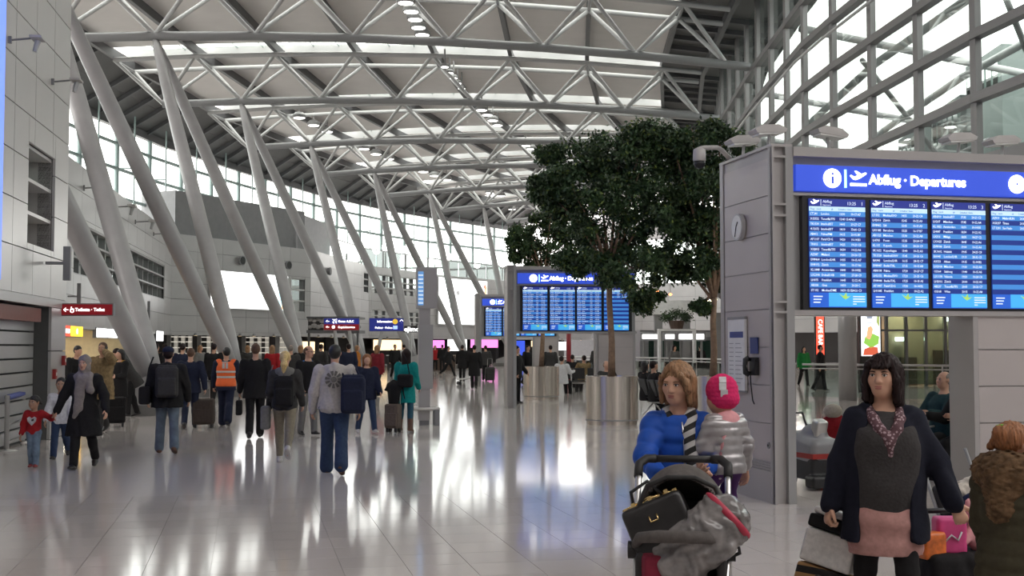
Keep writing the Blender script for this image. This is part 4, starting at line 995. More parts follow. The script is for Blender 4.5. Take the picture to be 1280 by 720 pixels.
# barrier rails by the tower
o = thing('barrier_rail', 'steel queue barrier with blue band beside the tower', 'barrier', flr(8, 564))
pts = [flr(8, 564), flr(28, 553), flr(-22, 560)]
O = Vector(o.location)
for q, P in enumerate(pts[:2]):
    rod('post', P - O, P - O + Vector((0, 0, .90)), .04, CHROME, o, 12); MB().lathe([(.17, 0), (.17, .015), (.05, .03)], tuple(P - O), 20).build('post_base', CHROME, o, True)
rod('tape_band', pts[0] - O + Vector((0, 0, .86)), pts[1] - O + Vector((0, 0, .86)), .05, mat('barrier_blue', (.05, .07, .28), .5), o, 6)
for z in (.42, .12): rod('cross_bar', pts[0] - O + Vector((0, 0, z)), pts[1] - O + Vector((0, 0, z)), .022, CHROME, o, 8)
o = thing('stair_rail', 'slanted steel handrail at the view edge beside the queue barrier', 'handrail', flr(-25, 560)); O = Vector(o.location)
a, b = flr(-25, 560), flr(27, 545)
rod('handrail', Vector((0, 0, 1.45)), b - O + Vector((0, 0, .93)), .03, CHROME, o, 8)
for z0, z1 in ((.95, .5), (.55, .3), (.12, .08)): rod('cross_bar', Vector((0, 0, z0)), b - O + Vector((0, 0, z1)), .02, CHROME, o, 8)
for f in (0, .5, 1): P = (b - O) * f; rod('post', P, P + Vector((0, 0, 1.45 - .52 * f)), .025, CHROME, o, 8)

# ================================================================== right-hand side: balustrade, shop fronts behind the near board
def rail_run(pts, lab, name='glass_balustrade'):
    o = thing(name, lab, 'balustrade', (pts[0][0], pts[0][1], 0)); O = Vector((pts[0][0], pts[0][1], 0))
    for a, b in zip(pts, pts[1:]):
        a, b = Vector((*a, 0)) - O, Vector((*b, 0)) - O; L = (b - a).length; n = max(1, round(L / 1.6))
        rod('handrail', a + Vector((0, 0, 1.1)), b + Vector((0, 0, 1.1)), .035, CHROME, o, 8)
        rod('handrail', a + Vector((0, 0, .97)), b + Vector((0, 0, .97)), .02, CHROME, o, 8)
        for k in range(n):
            p, q = a.lerp(b, (k + .03) / n), a.lerp(b, (k + .97) / n)
            MB().add([(p.x, p.y, .08), (q.x, q.y, .08), (q.x, q.y, .92), (p.x, p.y, .92)], [(0, 1, 2, 3)]).build('pane', RAILG, o)
            r = a.lerp(b, k / n); rod('post', r, r + Vector((0, 0, 1.1)), .025, CHROME, o, 6)
rail_run([(14.2, 35.5), (9.3, 38.5)], 'glass balustrade with steel rails seen under the near departures board')
rail_run([(9.3, 39.5), (8.9, 53), (6.2, 60.5), (1.5, 66)], 'glass balustrade with steel rails between the trees and the near pylon')
# dark glazed shop front
o = thing('glazed_shop', 'dark glazed shop front with upright bars under the near board', 'shop front', (15.6, 50, 0), RAD(6))
MB().b2((-.2, 1.5, 0), (9, 1.7, 4.5)).build('back_wall', mat('shop_brown', (.30, .23, .16), .6), o)
MB().b2((-.2, 0, 3.5), (9, .3, 4.6)).build('fascia', DARKBOX, o)
for k in range(11):
    MB().b2((k * .85 - .05, -.05, 0), (k * .85 + .05, .12, 3.5)).build('mullion', DARKST, o)
    if k < 10: MB().b2((k * .85 + .06, .02, .1), (k * .85 + .79, .04, 3.45)).build('pane', RAILG, o)
MB().b2((-.2, -.06, 2.3), (9, .1, 2.38)).build('transom', DARKST, o)
for k, (x, z, w, m) in enumerate(((.35, 3.0, .5, L_WHITE), (3.2, 2.75, .35, L_LAMP), (4.4, 2.7, .3, L_WARM), (6.1, 2.72, .35, L_WARM), (1.0, 1.9, .3, L_LAMP), (7.0, 2.5, 1.2, mat('lit_amber', (1, .35, .15), emit=1.2)))):
    MB().b2((x, 1.2, z), (x + w, 1.45, z + .16)).build('inside_lamp', m, o)
for x in (1.2, 3.6, 6.0, 8.2): panel_lamp((x, .8, 3.45), 0, .4, 45, 'ceiling_light', o, (1, .8, .55))
for k in range(5): MB().b2((1.2 + k * 1.5, 1.3, .0), (1.9 + k * 1.5, 1.5, 1.2 + .3 * (k % 3))).build('shelf_unit', BROWN, o)
# burger poster lightbox
p = at_d(1077, 445, 44); W, H = 24 / F_PX * 44, 54 / F_PX * 44
o = thing('poster_lightbox', 'glowing white food poster with a burger behind the near board', 'poster', (p.x, p.y, 0), RAD(3)); z0 = p.z
MB().b2((-.06, .02, 0), (W + .06, .25, z0 + H + .06)).build('case', DARKBOX, o)
MB().b2((0, 0, z0), (W, .02, z0 + H)).build('lit_sheet', mat('poster_white', (.92, .96, 1), emit=1.1), o)
def blob(pts, m, nm, dy): MB().prism([(W * a, z0 + H * b) for a, b in pts], .004, Matrix.Translation((0, -dy, 0))).build(nm, m, o)
blob([(.12, .30), (.5, .18), (.9, .28), (.95, .45), (.6, .52), (.2, .44)], mat('poster_green', (.25, .5, .08), emit=.9), 'lettuce', .005)
blob([(.08, .02), (.9, .02), (.85, .2), (.5, .22), (.15, .16)], mat('poster_red', (.55, .10, .05), emit=.9), 'tomato', .005)
blob([(.25, .42), (.35, .66), (.52, .70), (.62, .62), (.55, .48), (.45, .38)], mat('poster_bun', (.75, .42, .22), emit=.9), 'bun', .01)
blob([(.8, .78), (.96, .66), (.98, .99), (.86, .99)], mat('poster_olive', (.35, .42, .15), emit=.9), 'leaf', .01)
MB().b2((W * .3, -.008, z0 + H * .86), (W * .6, 0, z0 + H * .97)).b2((W * .3, -.008, z0 + H * .82), (W * .7, 0, z0 + H * .835)).b2((W * .3, -.008, z0 + H * .76), (W * .6, 0, z0 + H * .775)).build('print_lines', mat('poster_grey', (.35, .4, .5), emit=.6), o)
# red upright sign
p = at_d(1021, 458, 47); W, H = 9.5 / F_PX * 47, 62 / F_PX * 47
o = thing('vertical_sign', 'tall glowing red upright sign with white letters behind the near board', 'sign', (p.x, p.y, 0)); z0 = p.z
MB().b2((-.04, .01, 0), (W + .04, .2, z0 + H)).build('case', DARKBOX, o); MB().b2((0, 0, z0), (W, .01, z0 + H)).build('lit_face', mat('lit_sign_red', (1, .09, .05), emit=1.3), o)
text('lettering', 'CAFE BAR', .07, -.004, z0 + H - .12, .23, SIGN_WHITE, o, extrude=.002).matrix_basis = Matrix.Translation((.08, -.004, z0 + H - .1)) @ TXT @ Matrix.Rotation(-math.pi / 2, 4, 'Z')
# lit strips, slab and columns of the shops beyond the trees
for k, (a, b, y0, y1, d, lab) in enumerate(((803, 822, 418, 423.5, 62, 'first white lit shop strip beyond the trees'), (832, 843, 418, 423.5, 62, 'short white lit shop strip beyond the trees'), (849, 880, 417.5, 424, 62, 'long white lit shop strip beside the third tree trunk'))):
    p = at_d(a, y1, d); w = (b - a) / F_PX * d; h = (y1 - y0) / F_PX * d
    o = thing('shop_sign', lab, 'sign', (p.x, p.y, 0)); MB().b2((-.1, .05, p.z - .1), (w + .1, .4, p.z + h + .1)).build('sign_case', MIDST, o)
    MB().b2((0, .0, p.z), (w, .05, p.z + h)).build('lit_face', L_WHITE, o); rod('post', (.1, .25, 0), (.1, .25, p.z), .06, STEEL, o, 8); rod('post', (w - .1, .25, 0), (w - .1, .25, p.z), .06, STEEL, o, 8)
o = thing('kiosk', 'grey two-storey kiosk block beyond the trees with white upper slab', 'kiosk', at_d(800, 447, 70) * 1.0); o.location.z = 0
MB().b2((0, 0, 0), (4.6, 3, 2.6)).build('body', MIDST, o); MB().b2((-.4, -.8, 3.5), (3.0, 2.5, 4.3)).build('upper_slab', WHITE, o)
for x in (.8, 2.4, 4.2): MB().b2((x, -.6, 0), (x + .45, -.1, 3.6)).build('column', STEEL, o)
MB().b2((0, -.02, 2.2), (4.6, 0, 2.5)).build('fascia', STEEL_L, o)
for x in (.5, 1.9, 3.2): MB().b2((x, -.03, .3), (x + .9, -.01, 2.0)).build('pane', GREENG, o)
for k, (x, y) in enumerate(((808, 366), (822, 364), (838, 368))):
    p = at_d(x, y, 72); o = thing('spot_lamp', NTH[k] + ' tiny red-orange lamp above the kiosk slab beyond the trees', 'lamp', p, 0, 'orange lamps over the kiosk'); MB().lathe([(.0, -.1), (.12, 0), (.0, .1)], n=8).build('bulb', mat('lit_orange', (1, .3, .1), emit=3), o); rod('stem', (0, 0, .05), (0, 0, 6.2), .02, STEEL, o, 6)
o = thing('neon_tube', 'curved warm white neon tube beside the third tree trunk', 'lamp', at_d(876, 400, 60)); O = Vector(o.location)
MB().tube([at_d(x, y, 60) - O for x, y in ((875, 388), (877, 383), (882, 379), (888, 376), (896, 373.5))], .07, 8).build('tube', mat('lit_neon', (1, .85, .55), emit=5), o, True)
rod('hanger', at_d(882, 378, 60) - O, at_d(882, 378, 60) - O + Vector((0, 0, 3.5)), .02, STEEL, o, 6)
o = thing('potted_shrub', 'small bushy green shrub on a white stand beyond the trees', 'shrub', at_d(846, 440, 58)); o.location.z = 0; O = Vector(o.location)
MB().b2((-.9, -.3, 0), (-.8, .3, 2.4)).b2((.8, -.3, 0), (.9, .3, 2.4)).b2((-.9, -.3, 2.4), (.9, .3, 2.5)).build('stand', WHITE, o)
MB().lathe([(.3, 2.5), (.4, 2.9)], n=12).build('pot', BROWN, o)
link('leaves', leaves_mesh('leaves', np.array([[0, 0, 3.2], [.45, 0, 3.1], [-.45, 0, 3.1]]), np.array([.4, .35, .35]), 1500, LEAFM), o, kind='stuff')
o = thing('red_pillar', 'dark red round pillar seen below the mid hall departures board', 'pillar', flr(711, 478)); MB().lathe([(.11, 0), (.11, 3.3)], n=12).build('shaft', mat('dark_red_paint', (.28, .02, .03), .4), o, True); MB().lathe([(.16, 0), (.16, .1)], n=12).build('foot', DARKST, o)
# ================================================================== people: signed-distance bodies meshed by surface nets
A_ = lambda *p: np.array(p, float)
def rc(a, b, ra, rb, k=.03, op='+', flat=None): return dict(t='rc', a=np.asarray(a, float), b=np.asarray(b, float), ra=ra, rb=rb, k=k, op=op, flat=flat)
def el(c, r, R=None, k=.02, op='+'): return dict(t='el', c=np.asarray(c, float), r=np.asarray(r, float), R=np.eye(3) if R is None else np.asarray(R, float), k=k, op=op)
def prof(o, R, zs, rx, ry, cy=None, cx=None, k=.03, op='+', n=2.0):
    zs = np.asarray(zs, float); z0 = np.zeros(len(zs))
    return dict(t='pr', o=np.asarray(o, float), R=np.asarray(R, float), zs=zs, rx=np.asarray(rx, float), ry=np.asarray(ry, float), cy=z0 if cy is None else np.asarray(cy, float), cx=z0 if cx is None else np.asarray(cx, float), k=k, op=op, n=n)
def bx(c, h, R=None, r=.01, k=.01, op='+'): return dict(t='bx', c=np.asarray(c, float), h=np.asarray(h, float), R=np.eye(3) if R is None else np.asarray(R, float), r=r, k=k, op=op)
def bounds(p):
    if p['t'] == 'rc': return np.minimum(p['a'] - p['ra'], p['b'] - p['rb']), np.maximum(p['a'] + p['ra'], p['b'] + p['rb'])
    if p['t'] == 'el': e = np.abs(p['R']) @ p['r']; return p['c'] - e, p['c'] + e
    if p['t'] == 'bx': e = np.abs(p['R']) @ (p['h'] + p['r']); return p['c'] - e, p['c'] + e
    e = []
    for x in (-1, 1):
        for y in (-1, 1):
            for i, z in enumerate(p['zs']): e.append(p['o'] + p['R'] @ A_(p['cx'][i] + x * p['rx'][i], p['cy'][i] + y * p['ry'][i], z))
    e = np.array(e); return e.min(0), e.max(0)
def ev(p, P):
    if p['t'] == 'rc':
        ba = p['b'] - p['a']; pa = P - p['a']; h = np.clip(pa @ ba / max(ba @ ba, 1e-9), 0, 1)
        q = pa - h[..., None] * ba
        if p['flat'] is not None:
            n, f = p['flat']; q = q + (q @ n)[..., None] * (n * (1 / f - 1))
        return np.sqrt((q * q).sum(-1)) - (p['ra'] + (p['rb'] - p['ra']) * h)
    q = (P - (p['c'] if 'c' in p else p['o'])) @ p['R']
    if p['t'] == 'el':
        a = np.sqrt(((q / p['r']) ** 2).sum(-1)); b = np.sqrt(((q / p['r'] ** 2) ** 2).sum(-1)); return a * (a - 1) / np.maximum(b, 1e-6)
    if p['t'] == 'bx':
        d = np.abs(q) - p['h']; return np.sqrt((np.maximum(d, 0) ** 2).sum(-1)) + np.minimum(d.max(-1), 0) - p['r']
    z = q[..., 2]; zc = np.clip(z, p['zs'][0], p['zs'][-1])
    rx, ry = np.interp(zc, p['zs'], p['rx']), np.interp(zc, p['zs'], p['ry'])
    x = np.abs(q[..., 0] - np.interp(zc, p['zs'], p['cx'])) / rx; y = np.abs(q[..., 1] - np.interp(zc, p['zs'], p['cy'])) / ry
    e = (x ** p['n'] + y ** p['n']) ** (1 / p['n'])
    return np.maximum((e - 1) * np.minimum(rx, ry), np.maximum(p['zs'][0] - z, z - p['zs'][-1]))
def smin(a, b, k):
    if k <= 0: return np.minimum(a, b)
    h = np.maximum(k - np.abs(a - b), 0) / k; return np.minimum(a, b) - h * h * k * .25
def field(prims, v, fn=None):
    add = [p for p in prims if p['op'] == '+']
    B = [bounds(p) for p in add]; pad = 3 * v
    lo = np.min([b[0] for b in B], 0) - pad; hi = np.max([b[1] for b in B], 0) + pad
    n = np.ceil((hi - lo) / v).astype(int) + 1
    ax = [lo[i] + v * np.arange(n[i]) for i in range(3)]
    F = np.full(n, 1.0, np.float32)
    for p in prims:
        b0, b1 = bounds(p); m = pad + p['k']
        i0 = np.maximum(np.floor((b0 - m - lo) / v).astype(int), 0); i1 = np.minimum(np.ceil((b1 + m - lo) / v).astype(int) + 1, n)
        if (i1 <= i0).any(): continue
        sl = tuple(slice(i0[i], i1[i]) for i in range(3))
        P = np.stack(np.meshgrid(*[ax[i][sl[i]] for i in range(3)], indexing='ij'), -1)
        d = ev(p, P)
        if p['op'] == '+': F[sl] = smin(F[sl], d, p['k'])
        else: F[sl] = -smin(-F[sl], d, p['k'])
    if fn is not None:
        near = np.abs(F) < .06
        idx = np.argwhere(near); P = lo + idx * v
        F[near] += fn(P)
    return F, lo
def surface_nets(F, lo, v):
    Sg = F < 0; nx, ny, nz = F.shape
    cs = [(a, b, c) for a in (0, 1) for b in (0, 1) for c in (0, 1)]
    sub = lambda G, c: G[c[0]:nx - 1 + c[0], c[1]:ny - 1 + c[1], c[2]:nz - 1 + c[2]]
    cnt = sum(sub(Sg, c).astype(np.int8) for c in cs)
    mask = (cnt > 0) & (cnt < 8); idx = np.argwhere(mask); N = len(idx)
    V = np.stack([F[idx[:, 0] + c[0], idx[:, 1] + c[1], idx[:, 2] + c[2]] for c in cs], 1)
    acc = np.zeros((N, 3)); num = np.zeros(N); C = np.array(cs, float)
    for i in range(8):
        for j in range(i + 1, 8):
            if np.abs(C[i] - C[j]).sum() != 1: continue
            a, b = V[:, i], V[:, j]; m = (a < 0) != (b < 0)
            t = np.where(m, a / np.where(m, a - b, 1), 0)
            acc += np.where(m[:, None], C[i] + t[:, None] * (C[j] - C[i]), 0); num += m
    verts = lo + v * (idx + acc / num[:, None])
    ids = np.full((nx - 1, ny - 1, nz - 1), -1, np.int32); ids[mask] = np.arange(N)
    quads = []
    for ax in range(3):
        s0 = [slice(None)] * 3; s1 = [slice(None)] * 3
        s0[ax] = slice(0, -1); s1[ax] = slice(1, None)
        ch = Sg[tuple(s0)] != Sg[tuple(s1)]
        e = np.argwhere(ch); u, w = [(1, 2), (2, 0), (0, 1)][ax]
        e = e[(e[:, u] > 0) & (e[:, w] > 0) & (e[:, u] < F.shape[u] - 1) & (e[:, w] < F.shape[w] - 1)]
        ins = Sg[e[:, 0], e[:, 1], e[:, 2]]
        def cid(du, dw):
            k = e.copy(); k[:, u] -= du; k[:, w] -= dw; return ids[k[:, 0], k[:, 1], k[:, 2]]
        q = np.stack([cid(1, 1), cid(0, 1), cid(0, 0), cid(1, 0)], 1)
        q[~ins] = q[~ins][:, ::-1]; quads.append(q)
    Q = np.concatenate(quads); Q = Q[(Q >= 0).all(1)]
    return verts, Q
def sdf_mesh(name, prims, v, m, fn=None):
    F, lo = field(prims, v, fn); V, Q = surface_nets(F, lo, v)
    me = bpy.data.meshes.new(name); me.vertices.add(len(V)); me.vertices.foreach_set('co', V.astype(np.float32).ravel())
    me.loops.add(4 * len(Q)); me.polygons.add(len(Q)); me.loops.foreach_set('vertex_index', Q.astype(np.int32).ravel())
    me.polygons.foreach_set('loop_start', np.arange(0, 4 * len(Q), 4, dtype=np.int32))
    me.polygons.foreach_set('use_smooth', np.ones(len(Q), bool)); me.update(calc_edges=True)
    if m is not None: me.materials.append(m)
    return me
def rx_(a): c, s = math.cos(a), math.sin(a); return np.array([[1, 0, 0], [0, c, -s], [0, s, c]])
def rz_(a): c, s = math.cos(a), math.sin(a); return np.array([[c, -s, 0], [s, c, 0], [0, 0, 1]])
def ry_(a): c, s = math.cos(a), math.sin(a); return np.array([[c, 0, s], [0, 1, 0], [-s, 0, c]])
def unit(v): v = np.asarray(v, float); return v / np.linalg.norm(v)

def fabric(name, col, rough=.85, scale=30, bump=.25, var=.12): return mat('cloth_' + name, col, rough, 0, var, scale, bump, spec=.2)
SKIN = mat('skin_light', (.60, .345, .24), .5, 0, .05, 8, spec=.3)
SKIN_T = mat('skin_tan', (.42, .25, .17), .5, 0, .05, 8, spec=.3)
LIP = mat('lips', (.42, .15, .13), .4, 0, .05, 20); EYEW = mat('eye_white', (.7, .68, .66), .25, 0, 0); IRIS = mat('iris', (.05, .035, .03), .2, 0, 0)
H_DARK = mat('hair_dark', (.016, .007, .007), .55, 0, .4, 14, .5, spec=.25, stretch=(6, 6, .6)); H_BROWN = mat('hair_brown', (.10, .048, .026), .6, 0, .4, 14, .5, stretch=(6, 6, .6))
H_BLOND = mat('hair_blond', (.62, .44, .19), .6, 0, .3, 14, .5, stretch=(6, 6, .6)); H_GREY = mat('hair_grey', (.20, .17, .15), .6, 0, .3, 14, .4)
H_LBROWN = mat('hair_light_brown', (.27, .145, .07), .6, 0, .35, 14, .5, stretch=(6, 6, .6)); H_RED = mat('hair_auburn', (.26, .10, .035), .6, 0, .4, 14, .5, stretch=(6, 6, .6))
H_BLACK = mat('hair_black', (.012, .010, .010), .45, 0, .3, 14, .4)
SHOE_BK = mat('shoe_black', (.02, .018, .018), .4, 0, .2, 12); SHOE_BR = mat('shoe_brown', (.11, .05, .028), .5, 0, .2, 12); SHOE_W = mat('shoe_white', (.55, .52, .50), .5, 0, .1, 12); SHOE_RD = mat('shoe_red', (.32, .05, .05), .5, 0, .2, 12)

class Sk: pass
def skeleton(h, hh=None, pose=None, w=1.0, fem=False):
    """joint positions, facing -y; z shifted so the lower sole is on 0"""
    P = dict(lean=0, twist=0, legs=((0, 0), (0, 0)), arms=((5, 8, 12), (5, 8, 12)), head=(0, 0), spread=.0, seat=None, side=0)
    P.update(pose or {}); J = Sk(); J.h = h; J.pose = P
    hh = hh or .228 * (h / 1.75) ** .6; J.hh = hh; J.waist = P.get('waist', 1.0); s = (h - hh * .98) / 1.525; J.s = s; J.w = w; J.fem = fem
    J.pel = A_(0, 0, .95 * s); J.Rt = rz_(RAD(P['twist'])) @ rx_(RAD(P['lean'])) @ ry_(RAD(P['side']))
    up = lambda x, y, z: J.pel + J.Rt @ (A_(x, y, z) * s)
    J.hip, J.knee, J.ank, J.ft = [], [], [], []
    for q, (a, kb) in zip((1, -1), P['legs']):
        a, kb = RAD(a), RAD(kb); hp = J.pel + A_(q * .088 * s, 0, -.03 * s); sx = math.sin(RAD(P['spread'])) * q
        kn = hp + .415 * s * unit((sx, -math.sin(a), -math.cos(a))); an = kn + .42 * s * unit((sx, -math.sin(a - kb), -math.cos(a - kb)))
        J.hip.append(hp); J.knee.append(kn); J.ank.append(an)
        fp = max(-1.2, min(.35, (a - kb) * .8 if a - kb < 0 else (a - kb) * .6)); J.ft.append(fp)
    J.sh, J.elb, J.wri = [], [], []
    sw = (.178 if fem else .192) * w ** .5 * P.get('shw', 1.0)
    for q, ar in zip((1, -1), P['arms']):
        sh = up(q * sw, .005, .455); J.sh.append(sh); ua, fa = .285 * s, .25 * s
        if ar[0] == 'to':
            t = np.asarray(ar[1], float); d = t - sh; L = min(np.linalg.norm(d), (ua + fa) * .995); d = unit(d); t = sh + d * L
            c = (ua * ua + L * L - fa * fa) / (2 * ua * L); c = max(-1, min(1, c)); hint = np.asarray(ar[2] if len(ar) > 2 else (q * .5, .6, -.5), float)
            n = hint - d * (hint @ d); n = unit(n); e = sh + d * ua * c + n * ua * math.sqrt(1 - c * c); wr = t
        else:
            sg, ab, eb = [RAD(x) for x in ar[:3]]; inn = RAD(ar[3]) if len(ar) > 3 else 0
            d = unit((q * math.sin(ab), -math.sin(sg) * math.cos(ab), -math.cos(sg) * math.cos(ab))); e = sh + J.Rt @ (d * ua)
            d2 = unit((q * math.sin(ab) * .5 - q * math.sin(inn), -math.sin(sg + eb), -math.cos(sg + eb))); wr = e + J.Rt @ (d2 * fa)
        J.elb.append(e); J.wri.append(wr)
    J.neck = up(0, .012, .515); J.Rh = J.Rt @ rz_(RAD(P['head'][0])) @ rx_(RAD(P['head'][1]))
    J.head = up(0, .0, .575) + J.Rh @ A_(0, -.018, .50) * hh
    # ground
    lows = []
    for an, fp in zip(J.ank, J.ft):
        heel = an[2] - .075 * s * math.cos(fp) ; toe = an[2] - .075 * s * math.cos(fp) + (.16 * s * math.sin(fp)); lows += [heel, toe]
    dz = -min(lows) if P['seat'] is None else P['seat'] - (J.pel[2] - .10 * s)
    for l in (J.hip, J.knee, J.ank, J.sh, J.elb, J.wri): l[:] = [p + A_(0, 0, dz) for p in l]
    J.pel = J.pel + A_(0, 0, dz); J.neck = J.neck + A_(0, 0, dz); J.head = J.head + A_(0, 0, dz); J.dz = dz
    return J
TZ = [-.11, -.04, .05, .14, .27, .38, .455, .495, .53]
def torso(J, off, top=.53, bottom=-.11, k=.03, grow=0):
    s, w = J.s, J.w
    rx = np.interp(TZ, TZ, [.11, .17, .160, .132 if J.fem else .142, .146 if J.fem else .158, .158 if J.fem else .178, .135, .08, .06]) * s
    ry = np.array([.09, .120, .112, .098, .108, .112, .088, .068, .058]) * s
    bulk = np.array([w, w, w, w, w, w, w ** .6, 1, 1])
    wb = np.array([1, 1, J.waist ** .5, J.waist, J.waist ** .7, 1, 1, 1, 1]); rx, ry = rx * bulk * wb, ry * bulk * wb
    zs = np.array(TZ) * s; cy = np.array([.01, .014, .006, 0, 0, 0, .006, .01, .012]) * s
    zz = np.unique(np.concatenate([np.linspace(bottom, top, 12)])) * s
    R1, R2, C = np.interp(zz, zs, rx), np.interp(zz, zs, ry), np.interp(zz, zs, cy)
    if bottom < -.11:                                         # a coat skirt keeps the hip girth below the crotch
        low = zz < -.04 * s; f = np.clip((-.04 * s - zz[low]) / s, 0, None)
        R1[low] = rx[1] * (1 + grow * f); R2[low] = ry[1] * (1 + grow * f)
    return prof(J.pel, J.Rt, zz, R1 + off, R2 + off, C, k=k)
def hand(J, i, curl=25, sc=None):
    q = (1, -1)[i]; s = sc or (J.hh / .228); w = J.wri[i]; d = unit(w - J.elb[i])
    side = J.pose.get('palm', (None, None))[i]
    n = A_(-q, .25, 0) if side is None else np.asarray(side, float)      # palm normal: towards the thigh
    n = unit(n - d * (n @ d)); b = unit(np.cross(d, n)) ;
    if b[1] > 0: b = -b                                     # thumb side points forward (-y)
    out = [rc(w, w + d * .075 * s, .026 * s, .036 * s, .012, flat=(n, .48))]
    c = RAD(curl)
    for f, (o, L) in enumerate(((.029, .072), (.010, .080), (-.010, .074), (-.028, .058))):
        p = w + d * .082 * s + b * o * s; L = L * s; r = .0088 * s
        for j, fr in enumerate((.45, .32, .23)):
            a = c * (j + .6); e = p + (d * math.cos(a) + n * math.sin(a)) * L * fr; out.append(rc(p, e, r, r * .92, .006)); p = e; r *= .92
    p = w + d * .025 * s + b * .026 * s; e = p + unit(b * .75 + d * .8 + n * .25) * .042 * s; e2 = e + unit(b * .25 + d + n * .45) * .032 * s
    out += [rc(p, e, .014 * s, .0105 * s, .010), rc(e, e2, .0105 * s, .009 * s, .006)]
    return out
def head_prims(J, detail=True, child=False):
    q = J.hh / .228; R = J.Rh; c = J.head
    T = lambda x, y, z: c + R @ (A_(x, y, z) * q)
    E = lambda p, r, k=.015, op='+', R2=None: el(T(*p), A_(*r) * q, R if R2 is None else R @ R2, k * q, op)
    wj = .066 if not J.fem else .062
    o = [E((0, .014, .028), (.076, .093, .086)), E((0, -.034, -.03), (wj - .004, .064, .078), .03), E((0, -.052, -.083), (.034, .034, .026), .03)]
    o += [E((x, -.056, -.022), (.030, .030, .030), .02) for x in (.032, -.032)]
    if child: o += [E((x, -.05, -.045), (.032, .034, .03), .02) for x in (.03, -.03)]
    o += [rc(J.neck - J.Rt @ A_(0, 0, .04 * J.s), T(0, .018, -.05), (.056 if not J.fem else .05) * J.s ** .5 * q, .05 * q, .03)]
    if detail:
        o += [rc(T(-.034, -.080, .024), T(.034, -.080, .024), .011 * q, .011 * q, .014)]
        o += [rc(T(0, -.086, .018), T(0, -.106, -.026), .0075 * q, .0125 * q, .012), E((.011, -.098, -.030), (.009, .010, .007), .008), E((-.011, -.098, -.030), (.009, .010, .007), .008)]
        o += [E((x, -.101, .004), (.016, .013, .009), .010, '-') for x in (.031, -.031)]
        o += [E((x, -.083, .004), (.0165, .012, .0115), .004) for x in (.031, -.031)]
        o += [E((0, -.088, -.054), (.024, .012, .0075), .008), E((0, -.087, -.064), (.021, .012, .008), .008), rc(T(-.018, -.1015, -.0590), T(.018, -.1015, -.0590), .0025 * q, .0025 * q, .004, '-')]
    else:
        o += [rc(T(0, -.086, .015), T(0, -.104, -.028), .009 * q, .014 * q, .012), rc(T(-.03, -.080, .022), T(.03, -.080, .022), .012 * q, .012 * q, .014)]
    o += [E((x, .008, -.004), (.011, .020, .030), .008, '+', ry_(.25 * (1 if x > 0 else -1))) for x in (.076, -.076)]
    return o, T
def legs_prims(J, off, top=.03, flare=0, ankle=True, hem=0.0):
    s = J.s; o = []
    for i in (0, 1):
        hp, kn, an = J.hip[i], J.knee[i], J.ank[i]
        wl = J.w ** .5
        o.append(rc(hp + A_(0, 0, -.03 * s), kn, .088 * s * wl + off, .058 * s + off, .03)); e = kn + (an - kn) * (1 - hem)
        o.append(rc(kn, e, .056 * s + off, (.040 + flare) * s + off, .025)); m = kn + (an - kn) * .3 + A_(0, .012 * s, 0)
        o.append(el(m, A_(.052, .054, .11) * s + off, None, .03))
    return o
def feet_prims(J, i, off=0.0, boot=False):
    s = J.s; an, fp = J.ank[i], J.ft[i]; q = (1, -1)[i]; R = rz_(RAD(6 * q)) @ rx_(-fp)
    T = lambda x, y, z: an + R @ (A_(x, y, z) * s)
    n = R @ A_(0, 0, 1)
    o = [rc(T(0, .035, -.043), T(0, -.06, -.047), .034 * s + off, .036 * s + off, .02), rc(T(0, -.05, -.052), T(0, -.135, -.056), .040 * s + off, .028 * s + off, .02, flat=(n, .62)), rc(T(0, .015, -.02), T(0, .01, .02), .036 * s + off, .036 * s + off, .02)]
    if boot: d = unit(J.knee[i] - an); o.append(rc(an, an + d * .17 * s, .046 * s, .056 * s, .02))
    o.append(bx(T(0, 5, 0), (9, 9, 1)) if False else bx(T(0, -.05, -.125), A_(.10, .2, .05) * s, R, 0, .004, '-'))
    return o
def body_prims(J, detail, child=False, curl=(25, 25), hands=True):
    s = J.s; hp, T = head_prims(J, detail, child); o = [torso(J, 0)] + hp
    for i in (0, 1):
        o += [rc(J.sh[i], J.elb[i], .052 * s, .041 * s), rc(J.elb[i], J.wri[i], .040 * s, .027 * s, .02), el(J.sh[i], A_(.06, .06, .06) * s, None, .04)]
        o += hand(J, i, curl[i])
    o += legs_prims(J, 0); o += feet_prims(J, 0) + feet_prims(J, 1)
    return o, T
def top_prims(J, off, hem=-.12, sleeve=1.0, grow=.25, neck=.50, cuff=.0, puff=0.0, arm=None):
    s = J.s; o = [torso(J, off, neck, hem, .03, grow)]; a = off if arm is None else arm
    for i in (0, 1):
        o.append(el(J.sh[i] + J.Rt @ A_(-.012 * (1, -1)[i], 0, -.016) * s, A_(.058, .060, .056) * s + a * .6, None, .05))
        o.append(rc(J.sh[i], J.elb[i], .054 * s + a, .044 * s + a, .035)); e = J.elb[i] + (J.wri[i] - J.elb[i]) * sleeve
        o.append(rc(J.elb[i], e, .043 * s + a, .031 * s + a * .9 + cuff, .03))
    return o
def trouser_prims(J, off=.012, flare=.012, hem=.02): return [torso(J, off, .16, -.11)] + legs_prims(J, off, flare=flare, hem=hem)
def skirt_prims(J, off=.012, hem=-.36, grow=.1): return [torso(J, off, .12, hem, .03, grow)]
